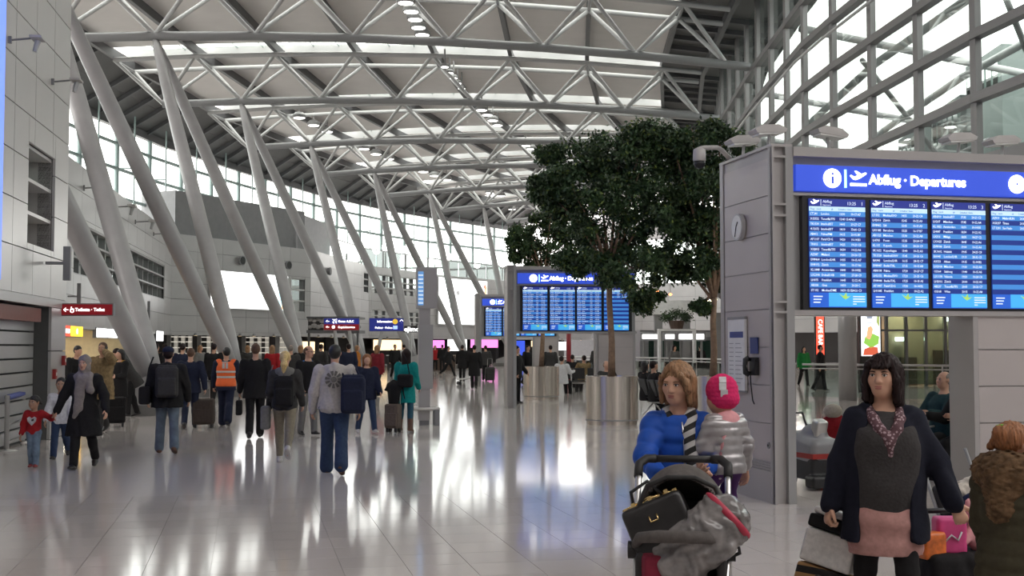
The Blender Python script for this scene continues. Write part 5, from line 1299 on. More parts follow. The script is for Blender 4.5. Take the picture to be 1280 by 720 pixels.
def hair_prims(J, style, T):
    q = J.hh / .228; R = J.Rh; S_ = lambda p, r, k=.015, op='+': el(T(*p), A_(*r) * q, R, k * q, op)
    o = [S_((0, .020, .036), (.087, .099, .090) if style not in ('short', 'pony') else (.0815, .0955, .0875))]
    if style == 'short': o += [S_((0, .046, -.01), (.073, .066, .068), .03)]
    if style in ('long', 'bob', 'midlong', 'longback'):
        L = {'long': .25, 'bob': .13, 'midlong': .19, 'longback': .30}[style]
        o += [rc(T(0, .04, .02), T(0, .062, -L), .072 * q, .058 * q, .03, flat=(R @ A_(0, 1, 0), .75))]
        for x in (1, -1): o += [rc(T(x * .066, .012, .03), T(x * .076, .004, -L * .70), .030 * q, .022 * q, .03), rc(T(x * .05, .05, .0), T(x * .062, .05, -L), .045 * q, .035 * q, .03)]
    if style == 'pony': o += [el(T(0, .11, .045), A_(.03, .03, .03) * q, R, .02), rc(T(0, .12, .04), T(.005, .15, -.08), .034 * q, .05 * q, .02), rc(T(.005, .15, -.08), T(.01, .13, -.22), .05 * q, .024 * q, .02)]
    if style == 'bun': o += [el(T(0, .10, .06), A_(.04, .04, .04) * q, R, .02), rc(T(.05, .06, .03), T(.09, .07, -.02), .03 * q, .02 * q, .02)]
    if style == 'thin': o = [S_((0, .024, .026), (.081, .092, .082)), S_((0, .045, -.01), (.072, .066, .06), .03)]
    # keep the face free
    o += [S_((0, -.105, -.045), (.069, .078, .092), .012, '-')]
    return o
def person(label, x, y, yaw=0, h=1.7, pose=None, top=None, legs=None, shoes=(SHOE_BK, False), hair=('short', H_DARK), skin=SKIN, v=.012, fem=False, w=1.0, hh=None, detail=False, child=False, z=0, group=None, extra=None, curl=(25, 25), bv=None, cat='person'):
    J = skeleton(h, hh, pose, w, fem); bp_, T = body_prims(J, detail, child, curl); J.T = T
    o = link('person', sdf_mesh('person', bp_, bv or v, skin), None, None, label, cat, group)
    o.location = (x, y, z); o.rotation_euler.z = RAD(yaw)
    cv = max(v, .010)
    if legs: link(legs[0], sdf_mesh(legs[0], legs[1](J), cv, legs[2]), o)
    tops = top if isinstance(top, list) else ([top] if top else [])
    for t in tops: link(t[0], sdf_mesh(t[0], t[1](J), cv, t[2], t[3](J) if len(t) > 3 else None), o)
    if shoes:
        for i in (0, 1): link('shoe', sdf_mesh('shoe', feet_prims(J, i, .008, shoes[1]), max(v * .9, .008), shoes[0]), o)
    if hair: link('hair', sdf_mesh('hair', hair_prims(J, hair[0], T), max(v * .8, .007), hair[1], hair_fn(J) if detail else None), o)
    if detail:
        q = J.hh / .228
        for xx in (.031, -.031):
            e = link('eye', MB().lathe([(0, -1), (.5, -.87), (.87, -.5), (1, 0), (.87, .5), (.5, .87), (0, 1)], n=14, cap=False).mesh('eye', EYEW, True), o, Matrix.Translation(T(xx, -.0845, .004)) @ Matrix(J.Rh.tolist()).to_4x4() @ Matrix.Diagonal((.0135 * q, .0125 * q, .0085 * q, 1)))
            link('iris', MB().lathe([(0, -1), (.7, -.7), (1, 0), (.7, .7), (0, 1)], n=12, cap=False).mesh('iris', IRIS, True), o, Matrix.Translation(T(xx, -.0945, .004)) @ Matrix(J.Rh.tolist()).to_4x4() @ Matrix.Diagonal((.0058 * q, .0032 * q, .0062 * q, 1)))
            sg = 1 if xx > 0 else -1
            MB().tube([T(xx - sg * .016, -.0935, .021), T(xx, -.0955, .0255), T(xx + sg * .019, -.087, .0215)], [.0022 * q, .0034 * q, .0016 * q], 6).build('eyebrow', hair[1] if hair else H_DARK, o, True)
            MB().tube([T(xx - sg * .0145, -.0925, .0075), T(xx, -.0985, .0125), T(xx + sg * .016, -.0885, .0075)], .0018 * q, 5).build('eyelash', H_BLACK, o, True)
        for zc, rr in ((-.0545, (.0215, .006, .0052)), (-.0640, (.019, .0065, .0058))):
            link('lip', MB().lathe([(0, -1), (.7, -.7), (1, 0), (.7, .7), (0, 1)], n=14, cap=False).mesh('lip', LIP, True), o, Matrix.Translation(T(0, -.0955, zc)) @ Matrix(J.Rh.tolist()).to_4x4() @ Matrix.Diagonal((rr[0] * q, rr[1] * q, rr[2] * q, 1)))
    if extra: extra(o, J, T)
    o['_j'] = 0; del o['_j']
    o_J[o.name] = J
    return o
o_J = {}
def hair_fn(J):
    c = J.head
    def f(P):
        q = (P - c) @ J.Rh; a = np.arctan2(q[:, 0], q[:, 1] + .02)
        return .0035 * np.sin(a * 46 + 9 * q[:, 2] / .1 * np.sin(a * 3)) + .002 * np.sin(a * 91 + q[:, 2] * 40)
    return f
def quilt(amp=.007, pitch=.075):
    def g(J):
        c, R = J.pel, J.Rt
        def f(P):
            q = (P - c) @ R
            # sleeves are quilted along the arm, the trunk along its height
            dist = q[:, 2].copy()
            for i in (0, 1):
                a, b, e = J.sh[i], J.elb[i], J.wri[i]
                for p0, p1, base in ((a, b, 0), (b, e, np.linalg.norm(b - a))):
                    d = p1 - p0; L = np.linalg.norm(d); t = np.clip((P - p0) @ d / L, 0, L); r = np.linalg.norm(P - p0 - t[:, None] * d / L, axis=1)
                    m = r < .085 * J.s + .01; dist = np.where(m, base + t, dist)
            return amp * (1 - 2 * np.abs(np.sin(dist / (pitch * J.s) * math.pi)) ** .45)
        return f
    return g
def folds(amp=.006, fr=38, seed=0):
    def g(J):
        def f(P): return amp * np.sin(P[:, 2] * fr + 5 * np.sin(P[:, 0] * 13 + seed) + 4 * np.sin(P[:, 1] * 11 + seed)) * np.sin(P[:, 0] * 9 + P[:, 1] * 7 + seed * 2)
        return f
    return g
def hood_prims(J, sz=1.0):
    s = J.s; U = lambda x, y, z: J.pel + J.Rt @ (A_(x, y, z) * s)
    return [rc(U(-.09, .04, .49), U(.09, .04, .49), .045 * s * sz, .045 * s * sz, .03), rc(U(0, .09, .48), U(0, .115, .38), .075 * s * sz, .05 * s * sz, .04, flat=(J.Rt @ A_(0, 1, 0), .6)), rc(U(.09, .02, .495), U(.06, -.06, .46), .035 * s * sz, .025 * s * sz, .03), rc(U(-.09, .02, .495), U(-.06, -.06, .46), .035 * s * sz, .025 * s * sz, .03)]
def jacket(off=.022, hem=-.16, hood=0, collar=True, **kw):
    def f(J):
        o = top_prims(J, off, hem, **kw)
        if hood: o += hood_prims(J, hood)
        elif collar:
            U = lambda x, y, z: J.pel + J.Rt @ (A_(x, y, z) * J.s); o += [rc(U(q * .075, .02, .50), U(q * .035, -.062, .475), .022 * J.s, .018 * J.s, .02) for q in (1, -1)] + [rc(U(-.07, .045, .505), U(.07, .045, .505), .022 * J.s, .022 * J.s, .02)]
        return o
    return f
# ------------------------------------------------------------------ cloths
C_BLACK = fabric('black', (.016, .015, .016)); C_CHAR = fabric('charcoal', (.045, .043, .043)); C_NAVY = fabric('navy', (.018, .022, .045)); C_BLUE = fabric('royal_blue', (.018, .085, .43), .5, 14, .15)
C_JEAN = fabric('dark_jeans', (.035, .055, .11)); C_JEANL = fabric('washed_jeans', (.16, .22, .30), .85, 9, .25, .35); C_JEANG = fabric('grey_blue_jeans', (.12, .15, .19), .85, 9, .25, .25); C_GREY = fabric('mid_grey', (.17, .165, .16)); C_LGREY = fabric('light_grey_hoodie', (.46, .43, .415))
C_OLIVE = fabric('olive', (.060, .052, .032)); C_TAN = fabric('tan', (.25, .175, .09), .9, 18, .6, .3); C_RED = fabric('red', (.34, .018, .022)); C_WHITE = fabric('white', (.62, .62, .64)); C_PINK = fabric('dusty_pink', (.50, .27, .245))
C_TEAL = fabric('teal', (.008, .235, .225)); C_ORANGE = mat('hi_vis_orange', (.95, .16, .03), .6, 0, .06, 10, .1); C_REFL = mat('reflective_grey', (.62, .60, .57), .4, 0, .05, 10)
C_KHAKI = fabric('khaki', (.26, .225, .17)); C_GTOP = fabric('dark_grey_knit', (.050, .046, .046), .9, 60, .4); C_HOTP = fabric('hot_pink', (.66, .03, .14), .9, 60, .4); C_SILV = mat('silver_quilt', (.42, .40, .405), .3, .4, .08, 10, .1)
C_PURP = fabric('purple', (.085, .022, .14), .7, 9, .2, .3); C_FUR = fabric('fur_tan', (.13, .078, .042), .95, 25, 1.0, .5); C_HIJAB = fabric('hijab_grey', (.23, .20, .19)); C_WFUR = fabric('white_fur', (.60, .55, .48), .95, 22, 1.0, .2); C_GREEN = fabric('green', (.02, .20, .05))
C_LPINK = fabric('light_pink', (.70, .33, .35)); C_CREAM = fabric('cream', (.45, .40, .33)); C_DTEAL = fabric('dark_teal', (.022, .055, .060)); C_STARS = None
def stripe_mat(name, a, b, scale, axis, rot=(0, 0, 0), thr=.5):
    m = bpy.data.materials.new(name); m.use_nodes = True; nt = m.node_tree; bs = nt.nodes['Principled BSDF']; bs.inputs['Roughness'].default_value = .85
    tc = nt.nodes.new('ShaderNodeTexCoord'); mp = nt.nodes.new('ShaderNodeMapping'); mp.inputs['Rotation'].default_value = rot
    w = nt.nodes.new('ShaderNodeTexWave'); w.bands_direction = axis; w.inputs['Scale'].default_value = scale; w.inputs['Distortion'].default_value = 1.2; w.inputs['Detail Scale'].default_value = .6
    r = nt.nodes.new('ShaderNodeValToRGB'); r.color_ramp.interpolation = 'CONSTANT'; r.color_ramp.elements[0].color = (*a, 1); r.color_ramp.elements[1].color = (*b, 1); r.color_ramp.elements[1].position = thr
    nt.links.new(tc.outputs['Object'], mp.inputs['Vector']); nt.links.new(mp.outputs['Vector'], w.inputs['Vector']); nt.links.new(w.outputs['Fac'], r.inputs['Fac']); nt.links.new(r.outputs['Color'], bs.inputs['Base Color']); return m
def spots_mat(name, a, b, scale, thr):
    m = bpy.data.materials.new(name); m.use_nodes = True; nt = m.node_tree; bs = nt.nodes['Principled BSDF']; bs.inputs['Roughness'].default_value = .8
    tc = nt.nodes.new('ShaderNodeTexCoord'); w = nt.nodes.new('ShaderNodeTexVoronoi'); w.inputs['Scale'].default_value = scale
    r = nt.nodes.new('ShaderNodeValToRGB'); r.color_ramp.interpolation = 'CONSTANT'; r.color_ramp.elements[0].color = (*b, 1); r.color_ramp.elements[1].color = (*a, 1); r.color_ramp.elements[1].position = thr
    nt.links.new(tc.outputs['Object'], w.inputs['Vector']); nt.links.new(w.outputs['Distance'], r.inputs['Fac']); nt.links.new(r.outputs['Color'], bs.inputs['Base Color']); return m
M_SCARF = stripe_mat('scarf_stripes', (.55, .53, .52), (.02, .02, .02), 5.2, 'Z', (0, RAD(28), 0))
M_STARS = spots_mat('purple_with_stars', (.075, .02, .13), (.55, .45, .5), 26, .22)
M_FLORAL = spots_mat('patterned_scarf', (.10, .045, .055), (.38, .27, .29), 55, .38)
M_CASE = stripe_mat('animal_print', (.34, .19, .075), (.015, .012, .011), 3.4, 'Z', (.12, .15, 0), .62)

def local(o, p):  # person-local point to world
    return Matrix.Translation(o.location) @ Matrix.Rotation(o.rotation_euler.z, 4, 'Z') @ Vector(p)
def child_thing(o, name, label, cat, p, group=None):
    """a top-level thing standing at person-local p, turned like the person"""
    return thing(name, label, cat, local(o, p), o.rotation_euler.z, group)
def backpack(o, label, m, size=(.30, .17, .44), zc=.33, dx=0, m2=None):
    J = o_J[o.name]; s = J.s; U = lambda x, y, z: J.pel + J.Rt @ (A_(x, y, z) * s)
    c = U(dx, .235, zc); b = child_thing(o, 'backpack', label, 'backpack', c)
    W, D, H = [q * s for q in size]; R = J.Rt
    link('body', sdf_mesh('body', [bx((0, 0, 0), A_(W / 2 - .05, D / 2 - .05, H / 2 - .06), R, .05, .02), bx(R @ A_(0, D * .45, -H * .14), A_(W * .33, D * .14, H * .22), R, .025, .02)], .014, m), b)
    link('top_flap', sdf_mesh('top_flap', [rc(R @ A_(-W * .3, 0, H * .44), R @ A_(W * .3, 0, H * .44), .055 * s, .055 * s, .02)], .014, m2 or m), b)
    for q in (1, -1):
        pts = [R @ A_(q * W * .3, -D * .3, H * .40), U(dx * .6 + q * .12, .02, .515) - c, U(dx * .6 + q * .13, -.115, .40) - c, U(q * .15, -.12, .22) - c, R @ A_(q * W * .45, -D * .4, -H * .3)]
        MB().tube(pts, .019, 6).build('strap', m2 or m, b, True)
    MB().tube([R @ A_(-.03, -D * .1, H * .5), R @ A_(0, -D * .1, H * .56), R @ A_(.03, -D * .1, H * .5)], .008, 6).build('grab_loop', m2 or m, b, True)
    return b
def trolley_case(label, x, y, rz, m, size=(.40, .25, .55), lean=0, handle=.42, hm=DARKST, z=0, pull=None):
    o = thing('trolley_case', label, 'suitcase', (x, y, z), rz); W, D, H = size; R = rx_(lean); b = .08
    T = lambda p: R @ A_(*p)
    link('body', sdf_mesh('body', [bx(T((0, 0, b + H / 2)), A_(W / 2 - .045, D / 2 - .045, H / 2 - .045), R, .045, .01)] + [rc(T((q, -D / 2 - .005, b + .05)), T((q, -D / 2 - .005, b + H - .05)), .008, .008, .006) for q in (-W * .3, W * .3)], .012, m), o)
    link('front_pocket', sdf_mesh('front_pocket', [bx(T((0, -D / 2 - .01, b + H * .36)), A_(W * .38, .008, H * .24), R, .015, .01)], .010, m), o)
    for q in (1, -1):
        p = T((q * (W / 2 - .05), D / 2 - .03, .05)); MB().rod((p[0] - .018, p[1], .05), (p[0] + .018, p[1], .05), .05, n=14).build('wheel', BLACK, o)
        p = T((q * (W / 2 - .06), -D / 2 + .04, b - .03)); MB().box(p, (.05, .05, .09)).build('foot', BLACK, o)
    if handle:
        MB().tube([T((-.11, D / 2 - .02, b + H - .02)), T((-.11, D / 2 - .02, b + H + handle))], .009, 6).tube([T((.11, D / 2 - .02, b + H - .02)), T((.11, D / 2 - .02, b + H + handle))], .009, 6).build('handle_tube', CHROME, o, kind='stuff')
        MB().tube([T((-.12, D / 2 - .02, b + H + handle)), T((.12, D / 2 - .02, b + H + handle))], .017, 8).build('handle_grip', hm, o, True)
    return o

# ================================================================== the woman with dark hair, nearest on the right side of the hall
def lady_top(J): return top_prims(J, .012, -.17, .9, arm=.002) + [el(J.pel + A_(q * .074, -.095 * J.w ** .5, .285), (.085, .062, .085), None, .09) for q in (1, -1)] + [el(J.pel + A_(0, -.06, .08), (.165, .10, .20), None, .08)]
def lady_coat(J):
    o = top_prims(J, .044, -.26, 1.0, .5, .47, .010, arm=.020); s = J.s
    o += hood_prims(J, 1.15)
    o.append(prof(J.pel + A_(-.022, -.34, 0), np.eye(3), [-.5, -.1, .25, .40, .47, .56], [.135, .135, .12, .085, .06, .06], [.28] * 6, k=.015, op='-', n=8)); return o
def lady_extra(o, J, T):
    U = lambda x, y, z: J.pel + J.Rt @ (A_(x, y, z) * J.s)
    link('neck_scarf', sdf_mesh('neck_scarf', [rc(U(q * a, b, c), U(q * d, e, f), .029, .027, .02) for q in (1, -1) for (a, b, c, d, e, f) in ((.085, .0, .505, .075, -.095, .455), (.075, -.095, .455, .05, -.145, .40), (.05, -.145, .40, .0, -.178, .33))] + [rc(U(-.08, .05, .51), U(.08, .05, .51), .028, .028, .02), rc(U(0, -.165, .34), U(.005, -.185, .255), .028, .016, .02)], .008, M_FLORAL), o)
    q = J.hh / .228
    fr = [rc(T(x, -.050, .094), T(x * 1.25 - .01, -.094, .046), .017 * q, .011 * q, .014) for x in (-.012, .008, .026, .044)] + [rc(T(-.005, -.045, .10), T(-.062, -.072, .055), .018 * q, .014 * q, .014)] + [rc(T(s * .06, -.045, .07), T(s * .080, -.05, -.02), .020 * q, .018 * q, .02) for s in (1, -1)] + [rc(T(s * .080, -.05, -.02), T(s * .082, -.03, -.12), .019 * q, .022 * q, .02) for s in (1, -1)]
    link('fringe', sdf_mesh('fringe', fr, .007, H_DARK, hair_fn(J)), o)
lx, ly = px_x(1103, 6.6), 6.6
lady = person('woman with dark hair in an open navy coat and dusty pink skirt', lx, ly, -8, 1.645,
    dict(arms=(('to', (.40, -.08, .74), (.7, .5, -.2)), ('to', (-.315, .02, .74), (-.6, .5, 0))), head=(-24, -1), legs=((10, 4), (-8, 8)), spread=3, waist=1.25, shw=.84, palm=((0, 1, .3), (1, .2, 0))),
    [('grey_top', lady_top, C_GTOP, folds(.004, 26, 2)), ('coat', lady_coat, fabric('navy_coat', (.012, .013, .023)), folds(.006, 20, 1)), ('skirt', lambda J: skirt_prims(J, .020, -.335, .05) + [el(J.pel + A_(0, -.05, -.10), (.15, .09, .14), None, .06)], C_PINK, lambda J: (lambda P: .004 * np.sin(P[:, 2] * 48 + 3 * P[:, 0]) * (P[:, 2] > J.pel[2] - .30)))],
    ('tights', lambda J: legs_prims(J, .006) + [torso(J, .006, .05, -.11)], C_BLACK), (SHOE_BK, True), ('midlong', H_DARK), SKIN, .008, True, 1.11, .238, True, extra=lady_extra, curl=(70, 60), bv=.0065)
# print suitcase tilted at her side
cs = thing('print_suitcase', 'tilted suitcase in white, black and brown animal print beside the dark-haired woman', 'suitcase', (px_x(1004, 6.85), 6.85, 0), RAD(-34))
Rt = Matrix.Rotation(RAD(13), 4, 'Y') @ Matrix.Rotation(RAD(-8), 4, 'X')
cs_p = lambda z0, z1, o=0: [bx((0, 0, (z0 + z1) / 2), (.165 + o, .085 + o, (z1 - z0) / 2 - .04 * (0 if o else 0)), None, .03, .01)]
for nm, z0, z1, m in (('lower_body', .07, .46, M_CASE), ('white_band', .47, .66, fabric('case_white', (.70, .67, .64), .5)), ('black_top', .665, .74, C_BLACK), ('white_lid', .745, .785, fabric('case_white', (.70, .67, .64), .5))):
    me = sdf_mesh(nm, [bx((0, 0, (z0 + z1) / 2), (.135 - (.012 if z0 > .7 else 0), .09 - (.012 if z0 > .7 else 0), max(.004, (z1 - z0) / 2 - .012)), None, .012, .003)], .01, m); link(nm, me, cs, Matrix.Translation((0, 0, .0)) @ Rt)
for q in (.11, -.11): MB().rod((q - .02, .06, .05), (q + .02, .06, .05), .05, n=14).build('wheel', BLACK, cs)
link('handle', MB().tube([(-.08, .05, .78), (-.08, .05, .86), (.08, .05, .86), (.08, .05, .78)], .012, 8).mesh('handle', BLACK, True), cs, Rt)
MB().tube([(-.03, -.112, .40), (.0, -.14, .42), (.03, -.112, .40)], .008, 6).xf(Rt).build('grip_strap', BLACK, cs, True)

# ================================================================== woman in blue with stroller
bxw, byw = px_x(848, 7.0), 7.0
def blue_extra(o, J, T):
    U = lambda x, y, z: J.pel + J.Rt @ (A_(x, y, z) * J.s); q = J.hh / .228
    pts = [U(.07, .03, .53), U(.085, -.06, .50), U(.075, -.125, .40), U(.095, -.155, .26), U(.125, -.165, .12), U(.145, -.165, -.02), U(.165, -.16, -.14)]
    link('striped_scarf', sdf_mesh('striped_scarf', [rc(a, b, .034, .037, .02, flat=(A_(0, 1, 0), .45)) for a, b in zip(pts, pts[1:])] + [rc(U(-.07, .04, .52), U(.07, .04, .53), .035, .035, .02), rc(U(-.07, .03, .52), U(-.05, -.06, .49), .03, .025, .02)], .008, M_SCARF), o)
    MB().tube([U(.035, -.12, .47), U(.045, -.135, .38), U(.05, -.140, .25), U(.055, -.148, .1), U(.055, -.15, -.1)], .006, 5).build('zip', CHROME, o, True)
    fr = [rc(T(-.01, -.045, .100), T(.055, -.082, .055), .020 * q, .014 * q, .02), rc(T(.055, -.082, .055), T(.080, -.055, -.02), .016 * q, .016 * q, .02), rc(T(-.012, -.045, .100), T(-.062, -.068, .045), .020 * q, .014 * q, .02)] + [rc(T(s * .078, -.045, .02), T(s * .083, -.03, -.10), .017 * q, .014 * q, .03) for s in (1, -1)]
    link('fringe', sdf_mesh('fringe', fr, .007, H_LBROWN, hair_fn(J)), o)
blue = person('woman in a royal blue padded jacket and striped scarf pushing a stroller', bxw, byw, -14, 1.60,
    dict(arms=(('to', (.17, -.20, 1.02), (.35, .5, -.8)), ('to', (-.075, -.375, .985), (-.7, .3, -.4))), head=(-16, 4), lean=4, shw=.9, legs=((14, 5), (-10, 10)), palm=((0, -1, .2), (0, 0, -1))),
    [('padded_jacket', lambda J: jacket(.026, -.20, hood=.85, arm=.020)(J), C_BLUE, quilt(.0065, .11))],
    ('trousers', lambda J: trouser_prims(J), C_CHAR), (SHOE_BK, True), ('bob', H_LBROWN), SKIN, .008, True, 1.0, .236, True, extra=blue_extra, curl=(40, 55), bv=.0065)
# carried child: seen from behind
def kid_extra(o, J, T):
    q = J.hh / .228; S_ = lambda p, r, op='+': el(T(*p), A_(*r) * q, J.Rh, .015, op)
    link('knit_hat', sdf_mesh('knit_hat', [S_((0, .014, .032), (.100, .110, .108)), S_((0, .04, -.03), (.092, .085, .07)), S_((0, -.115, -.05), (.066, .075, .075), '-')], .008, C_HOTP, lambda P: .002 * np.sin(P[:, 2] * 260)), o)
    for k, (ax, az) in enumerate(((-44, .55), (-48, .12), (-46, -.28))):
        a = RAD(ax); el_ = az; p = T(.102 * math.sin(-a) * math.cos(el_) * -1 * -1, .014 + .112 * math.cos(a) * math.cos(el_), .032 + .11 * math.sin(el_))
        n = Vector(p) - Vector(T(0, .014, .03)); Rm = n.to_track_quat('Z', 'Y').to_matrix().to_4x4()
        link('white_patch', MB().box((0, 0, 0), (.040, .040, .008)).mesh('white_patch', C_WHITE), o, Matrix.Translation(p) @ Rm)
    link('pink_hood', sdf_mesh('pink_hood', hood_prims(J, 1.6), .009, C_LPINK), o)
    MB().tube([J.pel + A_(.05, .10, .40) * J.s * 1.0, J.pel + A_(.13, .08, .30) * J.s, J.pel + A_(.16, .06, .1) * J.s], .012, 6).build('pink_piping', C_LPINK, o, True)
kid = person('small child in a hot pink knitted hat and silver jacket, carried on the hip', px_x(908, 6.86), 6.86, 212, .95,
    dict(seat=.985, legs=((38, 42), (30, 34)), arms=((24, 14, 34), (6, 26, 14)), head=(8, 4), lean=6, spread=12),
    [('quilted_jacket', lambda J: jacket(.034, -.12, hood=0, arm=.026)(J), C_SILV, quilt(.005, .10))], ('trousers', lambda J: trouser_prims(J, .016), M_STARS), (mat('shoe_purple', (.10, .04, .16), .5, 0, .2, 12), True), None, SKIN, .009, False, .86, .200, False, True, z=0, extra=kid_extra)

# stroller
st = thing('stroller', 'dark grey baby stroller loaded with bags, pushed by the woman in blue', 'stroller', (px_x(850, 6.15), 6.15, 0), RAD(-10))
ST_F = mat('stroller_fabric', (.105, .092, .086), .9, 0, .15, 30, .3); ST_D = mat('stroller_dark', (.022, .020, .020), .6, 0, .2, 14); ST_R = mat('stroller_red', (.22, .012, .035), .8, 0, .1, 14)
for q in (1, -1):
    MB().tube([(q * .235, .34, 1.06), (q * .235, .26, .98), (q * .235, .05, .68), (q * .225, -.08, .56), (q * .20, -.40, .16)], [.017, .017, .014, .014, .014], 8).build('frame_tube', CHROME, st, True)
    MB().tube([(q * .235, .02, .66), (q * .24, .22, .36), (q * .245, .36, .12)], .014, 8).build('rear_leg', CHROME, st, True)
    MB().tube([(q * .237, .28, 1.0), (q * .237, .345, 1.06), (q * .20, .40, 1.085), (q * .15, .41, 1.085)], .024, 10).build('handle_grip', ST_D, st, True)
    link('hinge', MB().rod((q * .215, -.01, .66), (q * .27, -.01, .66), .045, n=16).mesh('hinge', ST_D), st)
    for y, r in ((-.42, .085), (.38, .105)):
        w = MB().lathe([(r - .03, -.018), (r - .005, -.02), (r, -.01), (r, .01), (r - .005, .02), (r - .03, .018)], n=24, cap=False).xf(Matrix.Translation((q * .245, y, r)) @ Matrix.Rotation(math.pi / 2, 4, 'Y')).build('wheel', ST_D, st, True)
        MB().rod((q * .235, y, r), (q * .255, y, r), r - .028, n=20).build('rim', STEEL, w); MB().rod((q * .205, y, r), (q * .27, y, r), .014, n=8).build('axle', STEEL, w)
MB().tube([(-.15, .41, 1.085), (.15, .41, 1.085)], .02, 8).build('push_bar', ST_D, st, True)
MB().tube([(-.20, -.40, .16), (.2, -.40, .16)], .012, 8).build('cross_bar', CHROME, st, True)
# hood shell, open to the front
def hood_fn(sc, off): return [el((0, .16, .74), (.245 * sc - off, .26 * sc - off, .315 * sc - off))]
link('hood', sdf_mesh('hood', [el((0, .14, .72), (.255, .28, .365), None, .01), el((0, .06, .70), (.232, .27, .33), None, .01, '-'), bx((0, -.345, .62), (.5, .33, .5), None, .0, .02, '-'), bx((0, .1, .24), (.5, .6, .28), None, 0, .02, '-')], .012, ST_F, lambda P: .004 * np.sin(P[:, 1] * 45)), st)
MB().tube([(-.238, -.01, .66), (-.228, -.01, .85), (-.17, -.01, .985), (-.07, -.01, 1.03), (.07, -.01, 1.03), (.17, -.01, .985), (.228, -.01, .85), (.238, -.01, .66)], .013, 8).build('hood_hoop', ST_D, st, True)
link('seat', sdf_mesh('seat', [bx((0, .16, .64), (.17, .015, .24), rx_(-.35), .03), bx((0, -.02, .43), (.18, .17, .015), rx_(.12), .03), bx((0, -.20, .33), (.16, .012, .11), rx_(.35), .02)] + [bx((q * .20, .02, .54), (.006, .15, .10), None, .02) for q in (1, -1)], .012, ST_D), st)
link('red_lining', sdf_mesh('red_lining', [bx((-.12, -.13, .56), (.055, .05, .08), rz_(.3), .02)], .012, ST_R), st)
MB().tube([(-.235, -.02, .68), (-.20, -.16, .745), (-.10, -.235, .765), (.10, -.235, .765), (.20, -.16, .745), (.235, -.02, .68)], [.022, .028, .032, .032, .028, .022], 10).build('bumper_bar', ST_F, st, True)
link('basket', sdf_mesh('basket', [bx((0, -.02, .24), (.17, .27, .07), None, .02), bx((0, -.02, .31), (.16, .26, .09), None, .01, .01, '-')], .014, ST_F), st)
for q in (1, -1): MB().tube([(q * .21, -.1, .55), (q * .19, -.22, .42), (q * .13, -.30, .30)], .012, 6).build('leg_strap', ST_D, st, True)
MB().tube([(.235, .0, .70), (.285, -.02, .70), (.29, -.02, .66), (.25, -.01, .64)], .010, 8).build('side_loop', ST_D, st, True)
PLAS = mat('clear_plastic_wrap', (.20, .185, .18), .13, 0, .6, 9, .9); 
SL = lambda p: Matrix.Translation(st.location) @ Matrix.Rotation(st.rotation_euler.z, 4, 'Z') @ Vector(p)
bg = thing('wrapped_bag', 'grey plastic-wrapped bag with a red rim lying in the stroller', 'bag', SL((.075, -.06, .5)), st.rotation_euler.z)
link('wrapped_body', sdf_mesh('wrapped_body', [rc((-.10, -.03, .10), (.12, .02, .31), .135, .150, .06), el((.03, -.07, .22), (.16, .08, .13), None, .04)], .011, PLAS, lambda P: .008 * np.sin(P[:, 0] * 38 + 6 * np.sin(P[:, 2] * 17)) * np.sin(P[:, 2] * 23 + P[:, 0] * 11) + .005 * np.sin(P[:, 0] * 70 + 50 * P[:, 2] + 5 * np.sin(P[:, 0] * 25))), bg)
RIMR = mat('bag_red', (.42, .025, .06), .5, 0, .1, 12)
rim = []; R0 = Vector((.155, .03, .345)); ax = Vector((.22, .05, .21)).normalized(); u0 = ax.orthogonal().normalized(); u1 = ax.cross(u0)
pts = [R0 + (u0 * math.cos(t) + u1 * math.sin(t)) * .135 for t in [2 * math.pi * k / 20 for k in range(21)]]
MB().tube(pts, .020, 6).build('red_rim', RIMR, bg, True)
hb = thing('handbag', 'black handbag with a gold zip lying under the stroller hood', 'handbag', SL((-.08, -.03, .605)), st.rotation_euler.z)
Rb = Matrix.Rotation(RAD(-24), 4, 'Y') @ Matrix.Rotation(RAD(-14), 4, 'X')
link('body', sdf_mesh('body', [bx((.05, 0, .16), (.135, .05, .12), None, .03, .02)], .012, mat('black_leather', (.018, .016, .016), .35, 0, .2, 14, .3)), hb, Rb)
GOLD = mat('gold_metal', (.85, .62, .28), .22, 1.0, .1, 20)
MB().tube([(-.10, -.03, .305), (.05, -.035, .318), (.20, -.03, .305)], .014, 8).xf(Rb).build('gold_zip', GOLD, hb, True)
for k in range(7): MB().box((-.08 + k * .045, -.05, .30 + .012 * (k % 2)), (.022, .02, .03)).xf(Rb).build('gold_charm', GOLD, hb)
MB().tube([(-.04, -.04, .30), (-.02, -.07, .38), (.08, -.07, .40), (.12, -.04, .31)], .010, 8).xf(Rb).build('carry_handle', BLACK, hb, True)
MB().tube([(.02, -.083, .23), (.02, -.085, .20), (.06, -.085, .20), (.06, -.083, .23)], .005, 5).xf(Rb).build('buckle', GOLD, hb, True)

# ================================================================== girl in olive at the right edge, bags and coats around her
def olive_extra(o, J, T):
    U = lambda x, y, z: J.pel + J.Rt @ (A_(x, y, z) * J.s); q = J.hh / .228
    link('fur_hood', sdf_mesh('fur_hood', [rc(U(-.13, .05, .54), U(.13, .05, .54), .095, .095, .04), rc(U(0, .11, .53), U(0, .16, .30), .11, .07, .05), rc(U(.14, .02, .48), U(.09, -.10, .42), .06, .045, .03), rc(U(-.14, .02, .48), U(-.09, -.10, .42), .06, .045, .03)], .010, C_FUR, lambda P: .010 * np.sin(P[:, 0] * 90 + 8 * np.sin(P[:, 2] * 40)) * np.sin(P[:, 2] * 85 + P[:, 1] * 60)), o)
    MB().tube([T(-.03, .085, .075), T(-.01, .10, .095), T(.02, .10, .09), T(.03, .09, .065)], .012 * q, 6).build('green_hair_tie', mat('hair_tie_green', (.15, .45, .05), .6), o, True)
